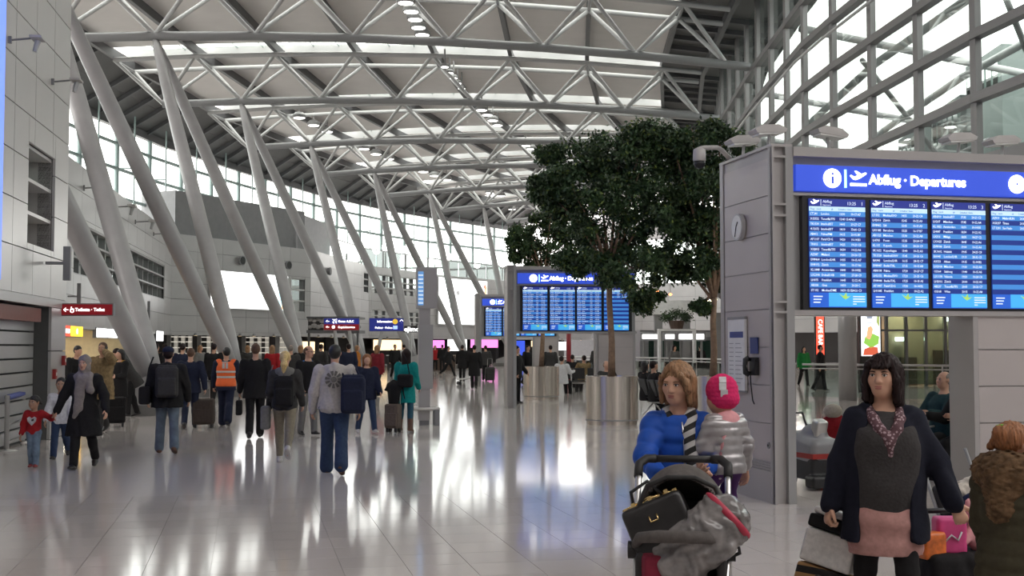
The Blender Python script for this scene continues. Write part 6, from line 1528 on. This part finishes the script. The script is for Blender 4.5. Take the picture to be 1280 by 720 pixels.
olive = person('girl with auburn hair in an olive padded coat with fur hood, at the right edge', px_x(1262, 6.0), 6.0, 128, 1.335, dict(arms=((12, 10, 14), (-6, 12, 20)), legs=((18, 5), (-16, 18)), head=(-12, 4)),
    [('padded_coat', lambda J: jacket(.045, -.36, arm=.038, grow=.5)(J), C_OLIVE, quilt(.006, .10))], ('trousers', lambda J: trouser_prims(J, .010), C_BLACK), (SHOE_BK, True), ('bun', H_RED), SKIN, .009, True, 1.1, .215, True, extra=olive_extra)
# black wheeled carrier with pink toys
cr = thing('wheeled_carrier', 'black folding carrier with wheels behind the dark-haired woman', 'carrier', (px_x(1190, 7.2), 7.2, 0), RAD(10))
link('black_bag', sdf_mesh('black_bag', [bx((0, 0, .30), (.19, .12, .14), None, .05, .02)], .014, C_BLACK, folds(.006, 24)(None)), cr)
for q in (1, -1):
    MB().tube([(q * .17, .14, .70), (q * .18, .12, .35), (q * .22, .06, .08)], .013, 6).build('frame_tube', BLACK, cr, True); MB().rod((q * .21, .05, .07), (q * .25, .05, .07), .07, n=16).build('wheel', BLACK, cr)
    MB().tube([(q * .2, .10, .4), (q * .10, -.2, .05)], .012, 6).build('front_leg', BLACK, cr, True)
MB().tube([(-.17, .14, .70), (.17, .14, .70)], .016, 8).build('handle_bar', BLACK, cr, True)
def soft(name, label, cat, loc, prims, m, v=.012, rz=0, fn=None, group=None):
    o = link(name, sdf_mesh(name, prims, v, m, fn), None, None, label, cat, group); o.location = loc; o.rotation_euler.z = rz; return o
CL = lambda p: Matrix.Translation(cr.location) @ Matrix.Rotation(cr.rotation_euler.z, 4, 'Z') @ Vector(p)
t = soft('pink_bag', 'hot pink pouch with pale print standing in the black carrier', 'bag', CL((-.06, -.03, .49)), [bx((0, 0, .09), (.07, .04, .09), None, .02, .01)], mat('pouch_pink', (.62, .06, .22), .45, 0, .15, 12)); MB().tube([(-.05, -.066, .06), (-.01, -.066, .1), (.03, -.066, .07), (.05, -.066, .12)], .006, 5).build('print', C_WHITE, t, True)
t = soft('plush_toy', 'light pink plush toy with round head beside the hot pink pouch', 'toy', CL((.12, -.04, .49)), [el((0, 0, .08), (.07, .06, .09)), el((0, -.01, .20), (.075, .07, .07)), el((.05, 0, .27), (.025, .02, .035)), el((-.05, 0, .27), (.025, .02, .035)), rc((.06, -.02, .11), (.11, -.05, .06), .03, .028), rc((-.06, -.02, .11), (-.1, -.05, .06), .03, .028)], C_LPINK)
t = soft('snack_bag', 'orange and red snack bag by the hot pink pouch', 'bag', CL((-.19, -.06, .46)), [bx((0, 0, .07), (.055, .03, .06), rz_(.3), .02)], mat('snack_orange', (.70, .16, .03), .4, 0, .5, 14))
# navy coat with white fur hood behind
t = thing('stroller', 'dark buggy with a navy puffy coat and white fur hood, behind the girl in olive', 'stroller', (px_x(1212, 8.4), 8.4, 0), RAD(15))
link('seat', sdf_mesh('seat', [bx((0, .1, .45), (.16, .02, .25), rx_(-.3), .03), bx((0, -.1, .28), (.16, .17, .02), None, .03)], .016, ST_D), t)
for q in (1, -1):
    MB().tube([(q * .2, .36, .95), (q * .2, .1, .5), (q * .2, -.35, .1)], .014, 6).build('frame_tube', STEEL, t, True); MB().tube([(q * .2, .08, .46), (q * .2, .32, .1)], .014, 6).build('rear_leg', STEEL, t, True)
    for y in (-.36, .32): MB().rod((q * .2 - .02, y, .08), (q * .2 + .02, y, .08), .08, n=16).build('wheel', BLACK, t)
TL = lambda p: Matrix.Translation(t.location) @ Matrix.Rotation(t.rotation_euler.z, 4, 'Z') @ Vector(p)
nv = soft('puffy_coat', 'navy puffy coat bundled in the dark buggy', 'coat', TL((.02, -.08, .34)), [el((0, 0, .20), (.20, .17, .22)), rc((.1, -.1, .28), (.2, -.2, .10), .08, .07), rc((-.1, -.1, .28), (-.18, -.2, .12), .08, .07)], fabric('navy_puffer', (.012, .018, .06), .5), .014, 0, lambda P: .008 * np.sin(P[:, 2] * 70))
link('white_fur_hood', sdf_mesh('white_fur_hood', [rc((-.12, .02, .38), (.02, -.06, .44), .06, .07), rc((.02, -.06, .44), (.12, .02, .38), .07, .06), el((-.16, -.04, .36), (.07, .06, .06))], .012, C_WFUR, lambda P: .009 * np.sin(P[:, 0] * 80) * np.sin(P[:, 2] * 90)), nv)

# ================================================================== beyond the near board: floor scrubber, benches and sitters
sc_ = thing('floor_scrubber', 'grey floor scrubbing machine with a red stripe just behind the near pylon', 'cleaning machine', (px_x(1013, 14.6), 14.6, 0), RAD(20))
GRM = mat('machine_grey', (.26, .26, .27), .3, 0, .05, 6); RDM = mat('machine_red', (.32, .025, .02), .35, 0, .05, 6)
link('body', sdf_mesh('body', [bx((0, 0, .44), (.12, .24, .10), rx_(.15), .09, .03), el((0, -.05, .62), (.14, .2, .14), None, .04)], .016, GRM), sc_)
MB().b2((-.215, -.34, .36), (.215, .34, .42)).build('red_stripe', RDM, sc_); link('base', sdf_mesh('base', [bx((0, 0, .24), (.17, .28, .10), None, .04, .02), bx((0, -.36, .10), (.26, .07, .04), None, .03, .02)], .016, BLACK), sc_)
link('tank_lid', sdf_mesh('tank_lid', [bx((-.02, -.18, .70), (.05, .04, .09), rx_(.3), .03)], .012, CHROME), sc_)
for q in (1, -1): MB().rod((q * .17 - .03, .2, .09), (q * .17 + .03, .2, .09), .09, n=16).build('wheel', BLACK, sc_)
MB().tube([(-.15, .28, .6), (-.15, .42, .86), (.15, .42, .86), (.15, .28, .6)], .016, 8).build('steering_bar', BLACK, sc_, True)
def seat_bench(label, x, y, rz, n):
    o = thing('waiting_bench', label, 'bench', (x, y, 0), rz, 'black metal waiting benches'); W = .56 * n
    MB().b2((-W / 2, -.03, .32), (W / 2, .03, .38)).build('beam', CHROME, o)
    for k in range(n):
        c = -W / 2 + .56 * (k + .5)
        link('seat', sdf_mesh('seat', [bx((c, -.02, .43), (.22, .20, .006), rx_(.08), .012)], .014, BLACK), o); link('backrest', sdf_mesh('backrest', [bx((c, .24, .70), (.22, .006, .19), rx_(-.25), .012)], .014, BLACK), o)
    for k in range(n + 1):
        c = -W / 2 + .56 * k; MB().tube([(c, .12, .38), (c, .18, .62), (c, .0, .645), (c, -.2, .635), (c, -.23, .58), (c, -.1, .40)], .014, 6).build('armrest', CHROME, o, True)
    for q in (-W * .35, W * .35): MB().tube([(q, -.28, .02), (q, 0, .33), (q, .28, .02)], .022, 6).build('leg', CHROME, o, True)
    return o
def D(yf): return 2550.0 / (yf - 432)
def H_(yt, d): return EYE - (yt - 432) * d / F_PX
AW, TO = 190, 0
# ---------------------------------------------------------------- woman with headscarf and two children
d = D(584); hj_x = px_x(107, d)
def hij_extra(o, J, T):
    q = J.hh / .228; S_ = lambda p, r, op='+': el(T(*p), A_(*r) * q, J.Rh, .02, op); U = lambda x, y, z: J.pel + J.Rt @ (A_(x, y, z) * J.s)
    link('headscarf', sdf_mesh('headscarf', [S_((0, .016, .028), (.092, .108, .104)), S_((0, .0, -.06), (.088, .095, .085)), rc(U(-.07, -.02, .47), U(.07, -.02, .47), .085, .085, .04), rc(U(-.02, -.11, .43), U(-.05, -.15, .02), .085, .060, .04, flat=(A_(0, 1, 0), .5)), rc(U(-.05, -.15, .02), U(-.10, -.15, -.12), .06, .03, .04, flat=(A_(0, 1, 0), .5)), rc(U(.07, -.09, .45), U(.13, -.13, .28), .06, .05, .04), S_((0, -.115, -.028), (.052, .075, .075), '-')], .010, C_HIJAB, lambda P: .004 * np.sin(P[:, 0] * 75 + 4 * np.sin(P[:, 2] * 9))), o)
hij = person('woman in a grey headscarf and long black coat walking with two children', hj_x, d, 4, H_(442, d), dict(arms=((6, 26, 22), ('to', (-.40, -.04, .72), (-.4, .6, -.2))), legs=((-14, 22), (16, 4)), head=(-8, 2)),
    [('coat', lambda J: jacket(.028, -.42, grow=.9)(J) , C_BLACK, folds(.007, 18))], ('trousers', lambda J: trouser_prims(J, .012), C_BLACK), (SHOE_BK, False), None, SKIN, .011, True, 1.08, None, True, extra=hij_extra, bv=.009)
d2 = D(583)
def heart_extra(o, J, T):
    hp = [(.0, -.075), (.055, -.015), (.062, .03), (.035, .05), (.0, .025), (-.035, .05), (-.062, .03), (-.055, -.015)]
    MB().prism(hp, .02, Matrix.Translation(J.pel + A_(0, -.112 * J.s - .030, .29 * J.s))).build('heart_print', mat('print_silver', (.55, .55, .56), .4, 0, .3, 20), o)
    MB().prism([(.0, -.02), (.03, -.015), (.035, .02), (.0, .005)], .006, Matrix.Translation(J.pel + A_(0, -.112 * J.s - .034, .30 * J.s))).build('print_mark', C_CHAR, o)
red = person('toddler in a red jumper with a silver heart print and washed jeans', px_x(45, d2), d2, 0, H_(495, d2), dict(arms=(('to', (.285, -.04, .72), (.3, .6, -.4)), (4, 14, 14)), legs=((6, 4), (-5, 6)), head=(-12, 0)),
    [('jumper', lambda J: jacket(.018, -.10)(J), C_RED, folds(.004, 30))], ('jeans', lambda J: trouser_prims(J, .012, .02), C_JEANL), (SHOE_RD, True), ('bun', H_BLACK), SKIN_T, .009, False, 1.0, .185, True, True, extra=heart_extra)
d = D(572)
person('boy in a white shirt and dark jeans behind the toddler in red', px_x(78, d), d, 8, H_(470, d), dict(arms=((10, 10, 20), (8, 12, 20)), legs=((-16, 30), (18, 4)), head=(6, 2)), [('shirt', lambda J: jacket(.022, -.14)(J), C_WHITE, folds(.005, 24))], ('jeans', lambda J: trouser_prims(J, .012, .015), C_JEAN), (SHOE_BK, False), ('short', H_BLACK), SKIN_T, .011, False, 1.0, .205, True, True)
# ---------------------------------------------------------------- by the tower
d = 23.5
def phone_extra(o, J, T): pass
pm = person('man in a tan fur-trimmed parka walking with a phone at his ear', px_x(129, d), d, -12, 1.78, dict(arms=(('to', (.12, -.10, 1.60), (.7, -.2, -.6)), (8, 12, 18)), legs=((18, 4), (-14, 18)), head=(10, 0)), [('parka', lambda J: jacket(.04, -.28, hood=1.3, arm=.032)(J), C_TAN, quilt(.005, .12))], ('trousers', lambda J: trouser_prims(J), C_CHAR), (SHOE_BK, False), ('short', H_BROWN), SKIN, .014, False, 1.1, None, True, bv=.010)
ph = child_thing(pm, 'mobile_phone', 'black phone held to the ear of the man in the tan parka', 'phone', (.105, -.05, 1.62)); MB().box((0, 0, 0), (.012, .065, .13)).build('casing', BLACK, ph); MB().box((-.007, 0, .005), (.002, .058, .11)).build('screen', DARKBOX, ph)
person('man in black with a dark cap leaning by the counter behind the headscarf', px_x(92, 27), 27, 60, 1.72, dict(arms=((40, 10, 50), (20, 10, 40)), lean=14), [('jacket', lambda J: jacket(.028, -.18)(J), C_BLACK)], ('trousers', lambda J: trouser_prims(J), C_BLACK), (SHOE_BK, False), ('short', H_BLACK), SKIN, .016)
person('woman in black with a yellow scarf behind the man in the tan parka', px_x(151, 27), 27, -30, 1.62, dict(arms=((15, 8, 70), (15, 8, 60))), [('coat', lambda J: jacket(.03, -.35)(J), C_BLACK), ('yellow_scarf', lambda J: hood_prims(J, 1.2), fabric('yellow', (.55, .30, .04)))], ('trousers', lambda J: trouser_prims(J), C_BLACK), (SHOE_BK, True), ('bob', H_BLACK), SKIN, .016, True)
person('man in a black coat stooping beside the first column plinth', px_x(166, 28.8), 28.8, -60, 1.72, dict(arms=((45, 6, 20), (40, 6, 25)), lean=32, legs=((12, 10), (-4, 14))), [('coat', lambda J: jacket(.035, -.25)(J), C_CHAR)], ('trousers', lambda J: trouser_prims(J), C_BLACK), (SHOE_BK, False), ('short', H_DARK), SKIN, .016, False, 1.15)
tc_ = trolley_case('dark suitcase standing between the parka man and the column plinth', px_x(146, 25.2), 25.2, .4, C_BLACK, (.4, .25, .55), 0, 0)
# ---------------------------------------------------------------- the group walking away down the hall
d = D(566); pk = person('man in a black jacket, cap and washed jeans walking away with a black backpack', px_x(211, d), d, AW + 2, H_(434, d), dict(arms=((4, 14, 16), (8, 15, 14)), legs=((8, 3), (-10, 16)), spread=3), [('jacket', lambda J: jacket(.042, -.18, hood=1.2, arm=.034)(J), C_BLACK, folds(.006, 22))], ('jeans', lambda J: trouser_prims(J, .014, .022), C_JEANG), (SHOE_BR, False), ('short', H_DARK), SKIN, .012, False, 1.22, extra=lambda o, J, T: link('cap', sdf_mesh('cap', [el(T(0, .012, .062), (.092, .104, .07)), rc(T(-.03, -.10, .055), T(.03, -.10, .055), .03, .03, .02, flat=(A_(0, 0, 1), .35)), el(T(0, .01, -.02), (.12, .13, .065), None, .005, '-')], .010, C_NAVY), o))
backpack(pk, 'large black backpack on the man in the cap', C_CHAR, (.36, .20, .52), .24)
mb_ = child_thing(pk, 'shoulder_bag', 'black bag hanging at the hip of the man in the cap', 'bag', (.34, .04, .80)); link('body', sdf_mesh('body', [bx((0, 0, .12), (.05, .12, .10), None, .04)], .014, C_BLACK), mb_); MB().tube([(0, -.08, .24), (-.05, -.06, .55), (-.12, .02, .72)], .014, 6).build('strap', C_BLACK, mb_, True)
d = D(535); nv_ = person('man in a navy jacket walking away just before the hi-vis worker', px_x(239, d), d, AW, H_(434, d), dict(arms=((0, 10, 10), (-18, 16, 8)), legs=((-14, 18), (16, 3))), [('jacket', lambda J: jacket(.03, -.16)(J), C_NAVY)], ('trousers', lambda J: trouser_prims(J), C_NAVY), (SHOE_BK, False), ('short', H_BROWN), SKIN, .014, False, 1.15)
trolley_case('brown-grey trolley suitcase pulled beside the hi-vis worker', px_x(256.5, D(534)), D(534), RAD(8), fabric('case_brown_grey', (.075, .058, .050)), (.44, .26, .52), .12, .36)
d = D(532); hv = person('worker in an orange hi-vis vest walking away', px_x(283.5, d), d, AW - 4, H_(433, d), dict(arms=((10, 12, 14), (10, 12, 14)), legs=((12, 3), (-14, 18)), head=(20, 0)), [('dark_jacket', lambda J: jacket(.026, -.14)(J), C_NAVY)], ('work_trousers', lambda J: trouser_prims(J, .02, .03), C_NAVY), (SHOE_BK, True), ('short', H_BLACK), SKIN, .012, False, 1.1)
J = o_J[hv.name]; vest = link('hi_vis_vest', sdf_mesh('hi_vis_vest', [torso(J, .040, .49, -.05), rc(J.sh[0] * .8 + J.neck * .2, J.sh[0], .085 * J.s, .08 * J.s), rc(J.sh[1] * .8 + J.neck * .2, J.sh[1], .085 * J.s, .08 * J.s)], .012, C_ORANGE), hv)
for z0 in (.13, .245): link('reflective_band', sdf_mesh('reflective_band', [torso(J, .046, z0 + .045, z0)], .010, C_REFL), vest)
link('reflective_print', MB().b2((-.06, 0, 0), (-.01, .012, .11)).b2((.01, 0, 0), (.06, .012, .11)).b2((-.06, 0, .12), (.06, .012, .145)).mesh('reflective_print', C_REFL), vest, Matrix.Translation(J.pel + J.Rt @ A_(0, .155 * 1.1, .33)))
for i in (0, 1): link('trouser_band', sdf_mesh('trouser_band', [rc(J.knee[i] + (J.ank[i] - J.knee[i]) * .55, J.knee[i] + (J.ank[i] - J.knee[i]) * .66, .084 * J.s, .082 * J.s)], .012, C_REFL), hv)
d = D(547); sm = person('man in a black suit walking away beside the blonde woman', px_x(320, d), d, AW, H_(429, d), dict(arms=((6, 11, 10), (-6, 11, 10)), legs=((-12, 18), (14, 3))), [('suit_jacket', lambda J: jacket(.026, -.20)(J), C_BLACK, folds(.004, 20))], ('trousers', lambda J: trouser_prims(J, .014, .02), C_BLACK), (SHOE_BK, False), ('short', H_BROWN), SKIN, .012, False, 1.12)
bc = child_thing(sm, 'briefcase', 'dark bag in the hand of the man in the black suit', 'bag', (.29, -.06, .42)); link('body', sdf_mesh('body', [bx((0, 0, .14), (.03, .16, .11), None, .025)], .014, C_BLACK), bc); MB().tube([(0, -.06, .27), (0, -.05, .33), (0, .05, .33), (0, .06, .27)], .010, 6).build('handle', BLACK, bc, True)
d = D(578); bl = person('blonde woman with a long ponytail, khaki trousers and white trainers walking away', px_x(357, d), d, AW - 4, H_(437, d), dict(arms=((8, 10, 14), (10, 10, 30)), legs=((14, 2), (-20, 34))), [('jacket', lambda J: jacket(.026, -.10, arm=.022)(J), C_CHAR, folds(.005, 22)), ('grey_hood', lambda J: hood_prims(J, 1.5), C_GREY)], ('trousers', lambda J: trouser_prims(J, .007, .004, .12), C_KHAKI), (SHOE_W, False), ('pony', H_BLOND), SKIN, .011, True, 1.02)
backpack(bl, 'black backpack with blue piping on the blonde woman', C_BLACK, (.30, .17, .46), .18, 0, C_BLACK)
cb_ = child_thing(bl, 'shoulder_bag', 'grey bag hanging at the side of the blonde woman', 'bag', (.27, .02, .50)); link('body', sdf_mesh('body', [bx((0, 0, .16), (.035, .10, .14), None, .03)], .014, C_GREY), cb_); MB().tube([(0, -.05, .32), (-.03, -.02, .7), (-.1, .02, .92)], .010, 6).build('strap', C_GREY, cb_, True)
d = D(543.5); gl = person('man with glasses in a black jumper and grey trousers, turned towards the others', px_x(386, d), d, 42, H_(433, d), dict(arms=((15, 8, 85, 30), (10, 8, 20)), legs=((8, 4), (-6, 6)), head=(18, 4)), [('jumper', lambda J: jacket(.022, -.12)(J), C_BLACK), ('blue_collar', lambda J: hood_prims(J, .62), fabric('collar_blue', (.06, .20, .55)))], ('trousers', lambda J: trouser_prims(J, .012, .012), C_GREY), (SHOE_BK, False), ('thin', H_BROWN), SKIN, .012, False, 1.08, None, True, bv=.009)
J = o_J[gl.name]; T = J.T
for q in (1, -1): MB().tube([T(q * .031 + .02 * math.cos(t), -.098, .004 + .015 * math.sin(t)) for t in [2 * math.pi * k / 10 for k in range(11)]], .0025, 4).tube([T(q * .052, -.096, .008), T(q * .078, -.02, .008)], .0025, 4).build('spectacles', BLACK, gl, True)
d = D(591); ho = person('man in a light grey hooded sweatshirt with a round print and blue jeans walking away', px_x(419, d), d, AW - 6, H_(428, d), dict(arms=((4, 13, 12), (-8, 16, 16)), legs=((16, 3), (-14, 24)), spread=2), [('hooded_sweatshirt', lambda J: jacket(.034, -.10, hood=1.25, arm=.034)(J), C_LGREY, folds(.008, 22, 3))], ('jeans', lambda J: trouser_prims(J, .022, .03, .0), C_JEAN), (SHOE_BR, False), ('short', H_BLACK), SKIN, .010, False, 1.12)
J = o_J[ho.name]; C_PRINT = mat('print_dark_grey', (.12, .115, .11), .8, 0, .3, 20)
def back_print(o, J, cx, cz, r):
    mb = MB(); N = 11
    for k in range(N):
        t0, t1 = 2 * math.pi * k / N, 2 * math.pi * (k + .62) / N
        mb.prism([(cx + r * f * math.cos(t), cz + r * f * math.sin(t)) for f, t in ((.45, t0), (1, t0), (1, (t0 + t1) / 2), (1, t1), (.5, t1))], .012)
    mb.disc((cx, 0, cz), r * .33, .012, 10)
    # project the flat print onto the back of the sweatshirt
    vs = []
    for (x, y, z) in mb.v:
        p = J.pel + J.Rt @ A_(x, 0, z); vs.append((p[0], p[1] + y, p[2]))
    me = MB(); me.v = vs; me.f = mb.f; return me
link('round_print', back_print(ho, J, .0, .345 * J.s, .115).mesh('round_print', C_PRINT), ho, Matrix.Translation((0, .112 * J.s * 1.12 + .036, 0)))
backpack(ho, 'navy backpack slung on one shoulder of the man in the grey sweatshirt', C_NAVY, (.32, .19, .50), .14, -.26)
d = D(541); wb2 = person('woman in a dark jacket and blue jeans standing behind the navy backpack', px_x(459, d), d, 25, H_(443, d), dict(arms=((10, 9, 25), (8, 9, 20)), legs=((10, 3), (-8, 8)), spread=4, head=(-10, 2)), [('jacket', lambda J: jacket(.032, -.20)(J), C_NAVY), ('wool_scarf', lambda J: hood_prims(J, .9), fabric('brown_knit', (.12, .07, .05)))], ('jeans', lambda J: trouser_prims(J, .010, .012), C_JEAN), (SHOE_W, False), ('bob', H_RED), SKIN, .013, True, 1.08)
d = D(539); tl = person('woman in a teal coat, jeans and brown boots standing turned away by the totem', px_x(508, d), d, 165, H_(437, d), dict(arms=((10, 6, 22), (12, 4, 30)), legs=((3, 2), (-6, 6)), spread=4, head=(20, 4)), [('teal_coat', lambda J: jacket(.028, -.33, grow=.15)(J), C_TEAL, folds(.004, 18))], ('jeans', lambda J: trouser_prims(J, .006, .0), fabric('teal_jeans', (.03, .09, .13))), (SHOE_BR, True), ('longback', H_DARK), SKIN, .012, True, 1.02)
sb = child_thing(tl, 'shoulder_bag', 'black shoulder bag on the back of the teal coat', 'bag', (-.06, .22, .88)); link('body', sdf_mesh('body', [bx((0, 0, .13), (.10, .04, .08), None, .05)], .013, C_BLACK), sb); MB().tube([(-.09, -.02, .22), (-.02, -.06, .5), (.08, -.12, .66)], .012, 6).build('strap', C_BLACK, sb, True); MB().tube([(.06, 0, .05), (.02, .03, -.12), (.0, .02, -.22)], .012, 6).build('loose_strap', C_BLACK, sb, True)
tc2 = trolley_case('upright brown-grey suitcase beside the woman in the teal coat', px_x(492, D(540)), D(540), RAD(-20), fabric('case_taupe', (.13, .10, .085)), (.30, .22, .48), 0, .30)
jk = child_thing(tc2, 'draped_coat', 'black coat draped over the upright suitcase handle', 'coat', (0, .06, .52)); link('cloth', sdf_mesh('cloth', [rc((-.08, .0, .38), (.10, 0, .38), .075, .07), rc((0, .0, .36), (-.02, -.02, .02), .15, .10, .05, flat=(A_(0, 1, 0), .55)), rc((-.08, 0, .37), (-.2, 0, .31), .06, .03)], .014, C_BLACK, lambda P: .008 * np.sin(P[:, 0] * 50)), jk)
# ---------------------------------------------------------------- farther people
def far(label, px, d, yaw, h, top, leg, hair=('short', H_DARK), fem=False, pose=None, coat=-.18, v=None, hood=0, **kw):
    v = v or max(.018, d * .00055)
    return person(label, px_x(px, d), d, yaw, h, pose or dict(arms=((8, 10, 14), (-8, 10, 14)), legs=((12, 3), (-12, 16))), [('jacket', lambda J: jacket(.03, coat, hood=hood)(J), top)], ('trousers', lambda J: trouser_prims(J), leg), (SHOE_BK, False), hair, SKIN, v, fem, kw.pop('w', 1.1), **kw)
far('person in black striding between the totem and the far pair', 561, 66, 60, 1.75, C_BLACK, C_BLACK, pose=dict(arms=((15, 8, 20), (-15, 8, 20)), legs=((26, 4), (-22, 30))))
far('person in a black parka with tan fur hood pushing a cart down the hall', 578, 56, AW - 10, 1.74, C_BLACK, C_BLACK, coat=-.3, hood=1.3)
far('person in a long black coat walking away before the farthest board', 593, 47, AW - 12, 1.73, C_BLACK, C_BLACK, coat=-.42)
cart = thing('luggage_cart', 'low steel luggage cart between the two far people in black', 'cart', (px_x(584, 52), 52, 0), RAD(10))
MB().tube([(-.4, -.3, .25), (.4, -.3, .3), (.4, .3, .3), (-.4, .3, .25), (-.4, -.3, .25)], .03, 6).build('deck_frame', CHROME, cart, True); MB().tube([(.4, -.3, .3), (.5, -.25, 1.0), (.5, .25, 1.0), (.4, .3, .3)], .025, 6).build('push_handle', CHROME, cart, True)
for x in (-.35, .35):
    for y in (-.25, .25): MB().rod((x, y - .03, .08), (x, y + .03, .08), .08, n=10).build('wheel', BLACK, cart)
far('person in dark grey with a trolley by the farthest board', 607, 58, AW, 1.72, C_CHAR, C_BLACK)
trolley_case('dark trolley case behind the person at the farthest board', px_x(612, 57), 57, .2, C_CHAR, (.45, .28, .6), .2, .4)
BG = [(196, 36, 'man in a black jacket beyond the man in the cap', C_BLACK, 170, 0), (207, 40, 'man in brown beyond the man in the cap', fabric('brown', (.10, .055, .035)), 190, 0), (229, 34, 'man in a dark blue anorak ahead of the navy jacket', C_NAVY, 180, 0), (268, 36, 'man in a black coat facing the dark shop', C_BLACK, 175, 0),
      (251, 46, 'woman with fair hair by the lit shop shelves', C_GREY, 60, 1), (310, 47, 'woman in charcoal ahead of the hi-vis worker', C_CHAR, 190, 1), (341, 40, 'person in red beyond the black suit', C_RED, 170, 1), (364, 36, 'grey-haired man in a dark coat beyond the blonde woman', C_CHAR, 185, 2), (376, 44, 'woman in black beyond the man with glasses', C_BLACK, 200, 1),
      (402, 48, 'man in charcoal below the gates sign', C_CHAR, 160, 0), (436, 42, 'man in dark blue behind the grey sweatshirt', C_NAVY, 200, 0), (472, 40, 'woman in a dark red jacket behind the information post', fabric('dark_red', (.20, .02, .03)), 150, 1), (447, 52, 'woman in orange by the cafe window', fabric('orange', (.45, .16, .03)), 100, 1),
      (494, 62, 'cafe worker in black behind the dark counter', C_BLACK, 30, 0), (505, 64, 'person in white at the dark cafe counter', C_WHITE, 200, 0), (544, 80, 'person in red at the brown service desk', C_RED, 10, 1), (553, 78, 'person in black at the brown service desk', C_BLACK, 190, 0)]
for px, d, lab, c, yaw, t in BG: far(lab, px, d, yaw, 1.72 + .05 * (t == 0), c, C_BLACK, ((('short', H_DARK), ('bob', H_LBROWN), ('thin', H_GREY))[t]), t == 1)
# below and around the mid hall board
far('woman in black leaning on the mid hall pylon', 646, 35.6, 60, 1.70, C_BLACK, C_BLACK, ('bob', H_DARK), True, dict(arms=((10, 8, 30), (5, 8, 20))))
sit = dict(seat=.45, legs=((80, 78), (74, 70)), arms=((35, 8, 60), (30, 8, 65)), lean=-4)
for px, d, lab, c, yaw, hh_ in ((660, 52, 'person in black striding past the farther planter', C_BLACK, 40, 'short'), (671, 58, 'woman in black standing past the farther planter', C_BLACK, 170, 'bob'), (688, 50, 'man in charcoal behind the farther tree trunk', C_CHAR, 190, 'short'), (757, 44, 'man in a black jacket standing behind the nearest planter', C_BLACK, 20, 'short'), (745, 60, 'woman in charcoal far behind the nearest planter', C_CHAR, 200, 'bob'), (777, 70, 'man in navy far behind the nearest planter', C_NAVY, 170, 'short'),
        (843, 57, 'person in a grey coat behind the balustrade beyond the trees', C_GREY, 30, 'bob'), (875, 64, 'person in black behind the balustrade by the third tree trunk', C_BLACK, 190, 'short')):
    far(lab, px, d, yaw, 1.72, c, C_BLACK, (hh_, H_DARK), hh_ == 'bob')
far('seated person in a white shirt beside the farther planter', 703, 42, 150, 1.72, C_WHITE, C_BLACK, pose=dict(sit)); far('seated person in a tan jacket between the planters', 729, 44, 200, 1.74, C_TAN, C_CHAR, pose=dict(sit)); far('seated person in black by the red pillar', 716, 48, 160, 1.72, C_BLACK, C_BLACK, pose=dict(sit))
far('seated bald person resting behind the nearest planter', 759, 31, 30, 1.66, C_CHAR, C_CHAR, ('thin', H_GREY), pose=dict(sit))
seat_bench('black waiting bench between the two steel planters', px_x(714, 43.5), 43.6, RAD(172), 4)
seat_bench('black waiting bench just behind the nearest planter', px_x(765, 31.4), 31.5, RAD(20), 2)
seat_bench('black waiting bench beside the nearest planter, under two dark heads', px_x(832, 28.4), 28.4, RAD(105), 4)
far('seated woman in black on the bench beside the nearest planter', 808, 29.3, 120, 1.70, C_BLACK, C_BLACK, ('bob', H_BLACK), True, dict(sit)); far('seated man in black, second on the bench beside the nearest planter', 819, 28.7, 115, 1.72, C_BLACK, C_BLACK, pose=dict(sit))
# seen under the near board
seat_bench('black waiting bench under the near board with the seated man', px_x(1190, 15.6), 15.6, RAD(-70), 3)
far('seated grey-haired man in a dark teal jacket under the near board', 1175, 15.9, -70, 1.76, C_DTEAL, C_CHAR, ('thin', H_GREY), pose=dict(sit), v=.014, detail=True); far('seated woman with dark hair beside the grey-haired man', 1203, 15.35, -68, 1.72, C_BLACK, C_BLACK, ('long', H_BLACK), True, dict(sit), v=.014)
far('woman in a bright green jacket beyond the balustrade', 1004, 50, 20, 1.68, C_GREEN, C_BLACK, ('longback', H_BLACK), True); far('man in black before the red upright sign', 1025, 45, 70, 1.74, C_BLACK, C_BLACK)
rb = thing('travel_bag', 'red travel bag with tan fur cushion lying behind the floor scrubber', 'bag', (px_x(1032, 16.6), 16.6, .0), RAD(-15))
link('body', sdf_mesh('body', [rc((-.18, 0, .44), (.10, .05, .62), .14, .15, .05), rc((-.2, 0, .40), (.2, 0, .40), .12, .12, .05)], .014, fabric('bag_red_cloth', (.28, .014, .02)), folds(.010, 26)(None)), rb)
link('fur_trim', sdf_mesh('fur_trim', [el((.08, -.02, .80), (.13, .10, .10))], .014, C_CREAM), rb)
ct = thing('luggage_cart', 'black luggage cart carrying the red travel bag', 'cart', (px_x(1032, 16.6), 16.6, 0), RAD(-15))
MB().b2((-.3, -.22, .22), (.34, .22, .275)).build('deck', BLACK, ct)
for x in (-.26, .3):
    for y in (-.18, .18): MB().rod((x, y, .1), (x, y, .22), .02, n=6).build('leg', BLACK, ct); MB().rod((x, y - .02, .07), (x, y + .02, .07), .07, n=12).build('wheel', BLACK, ct)
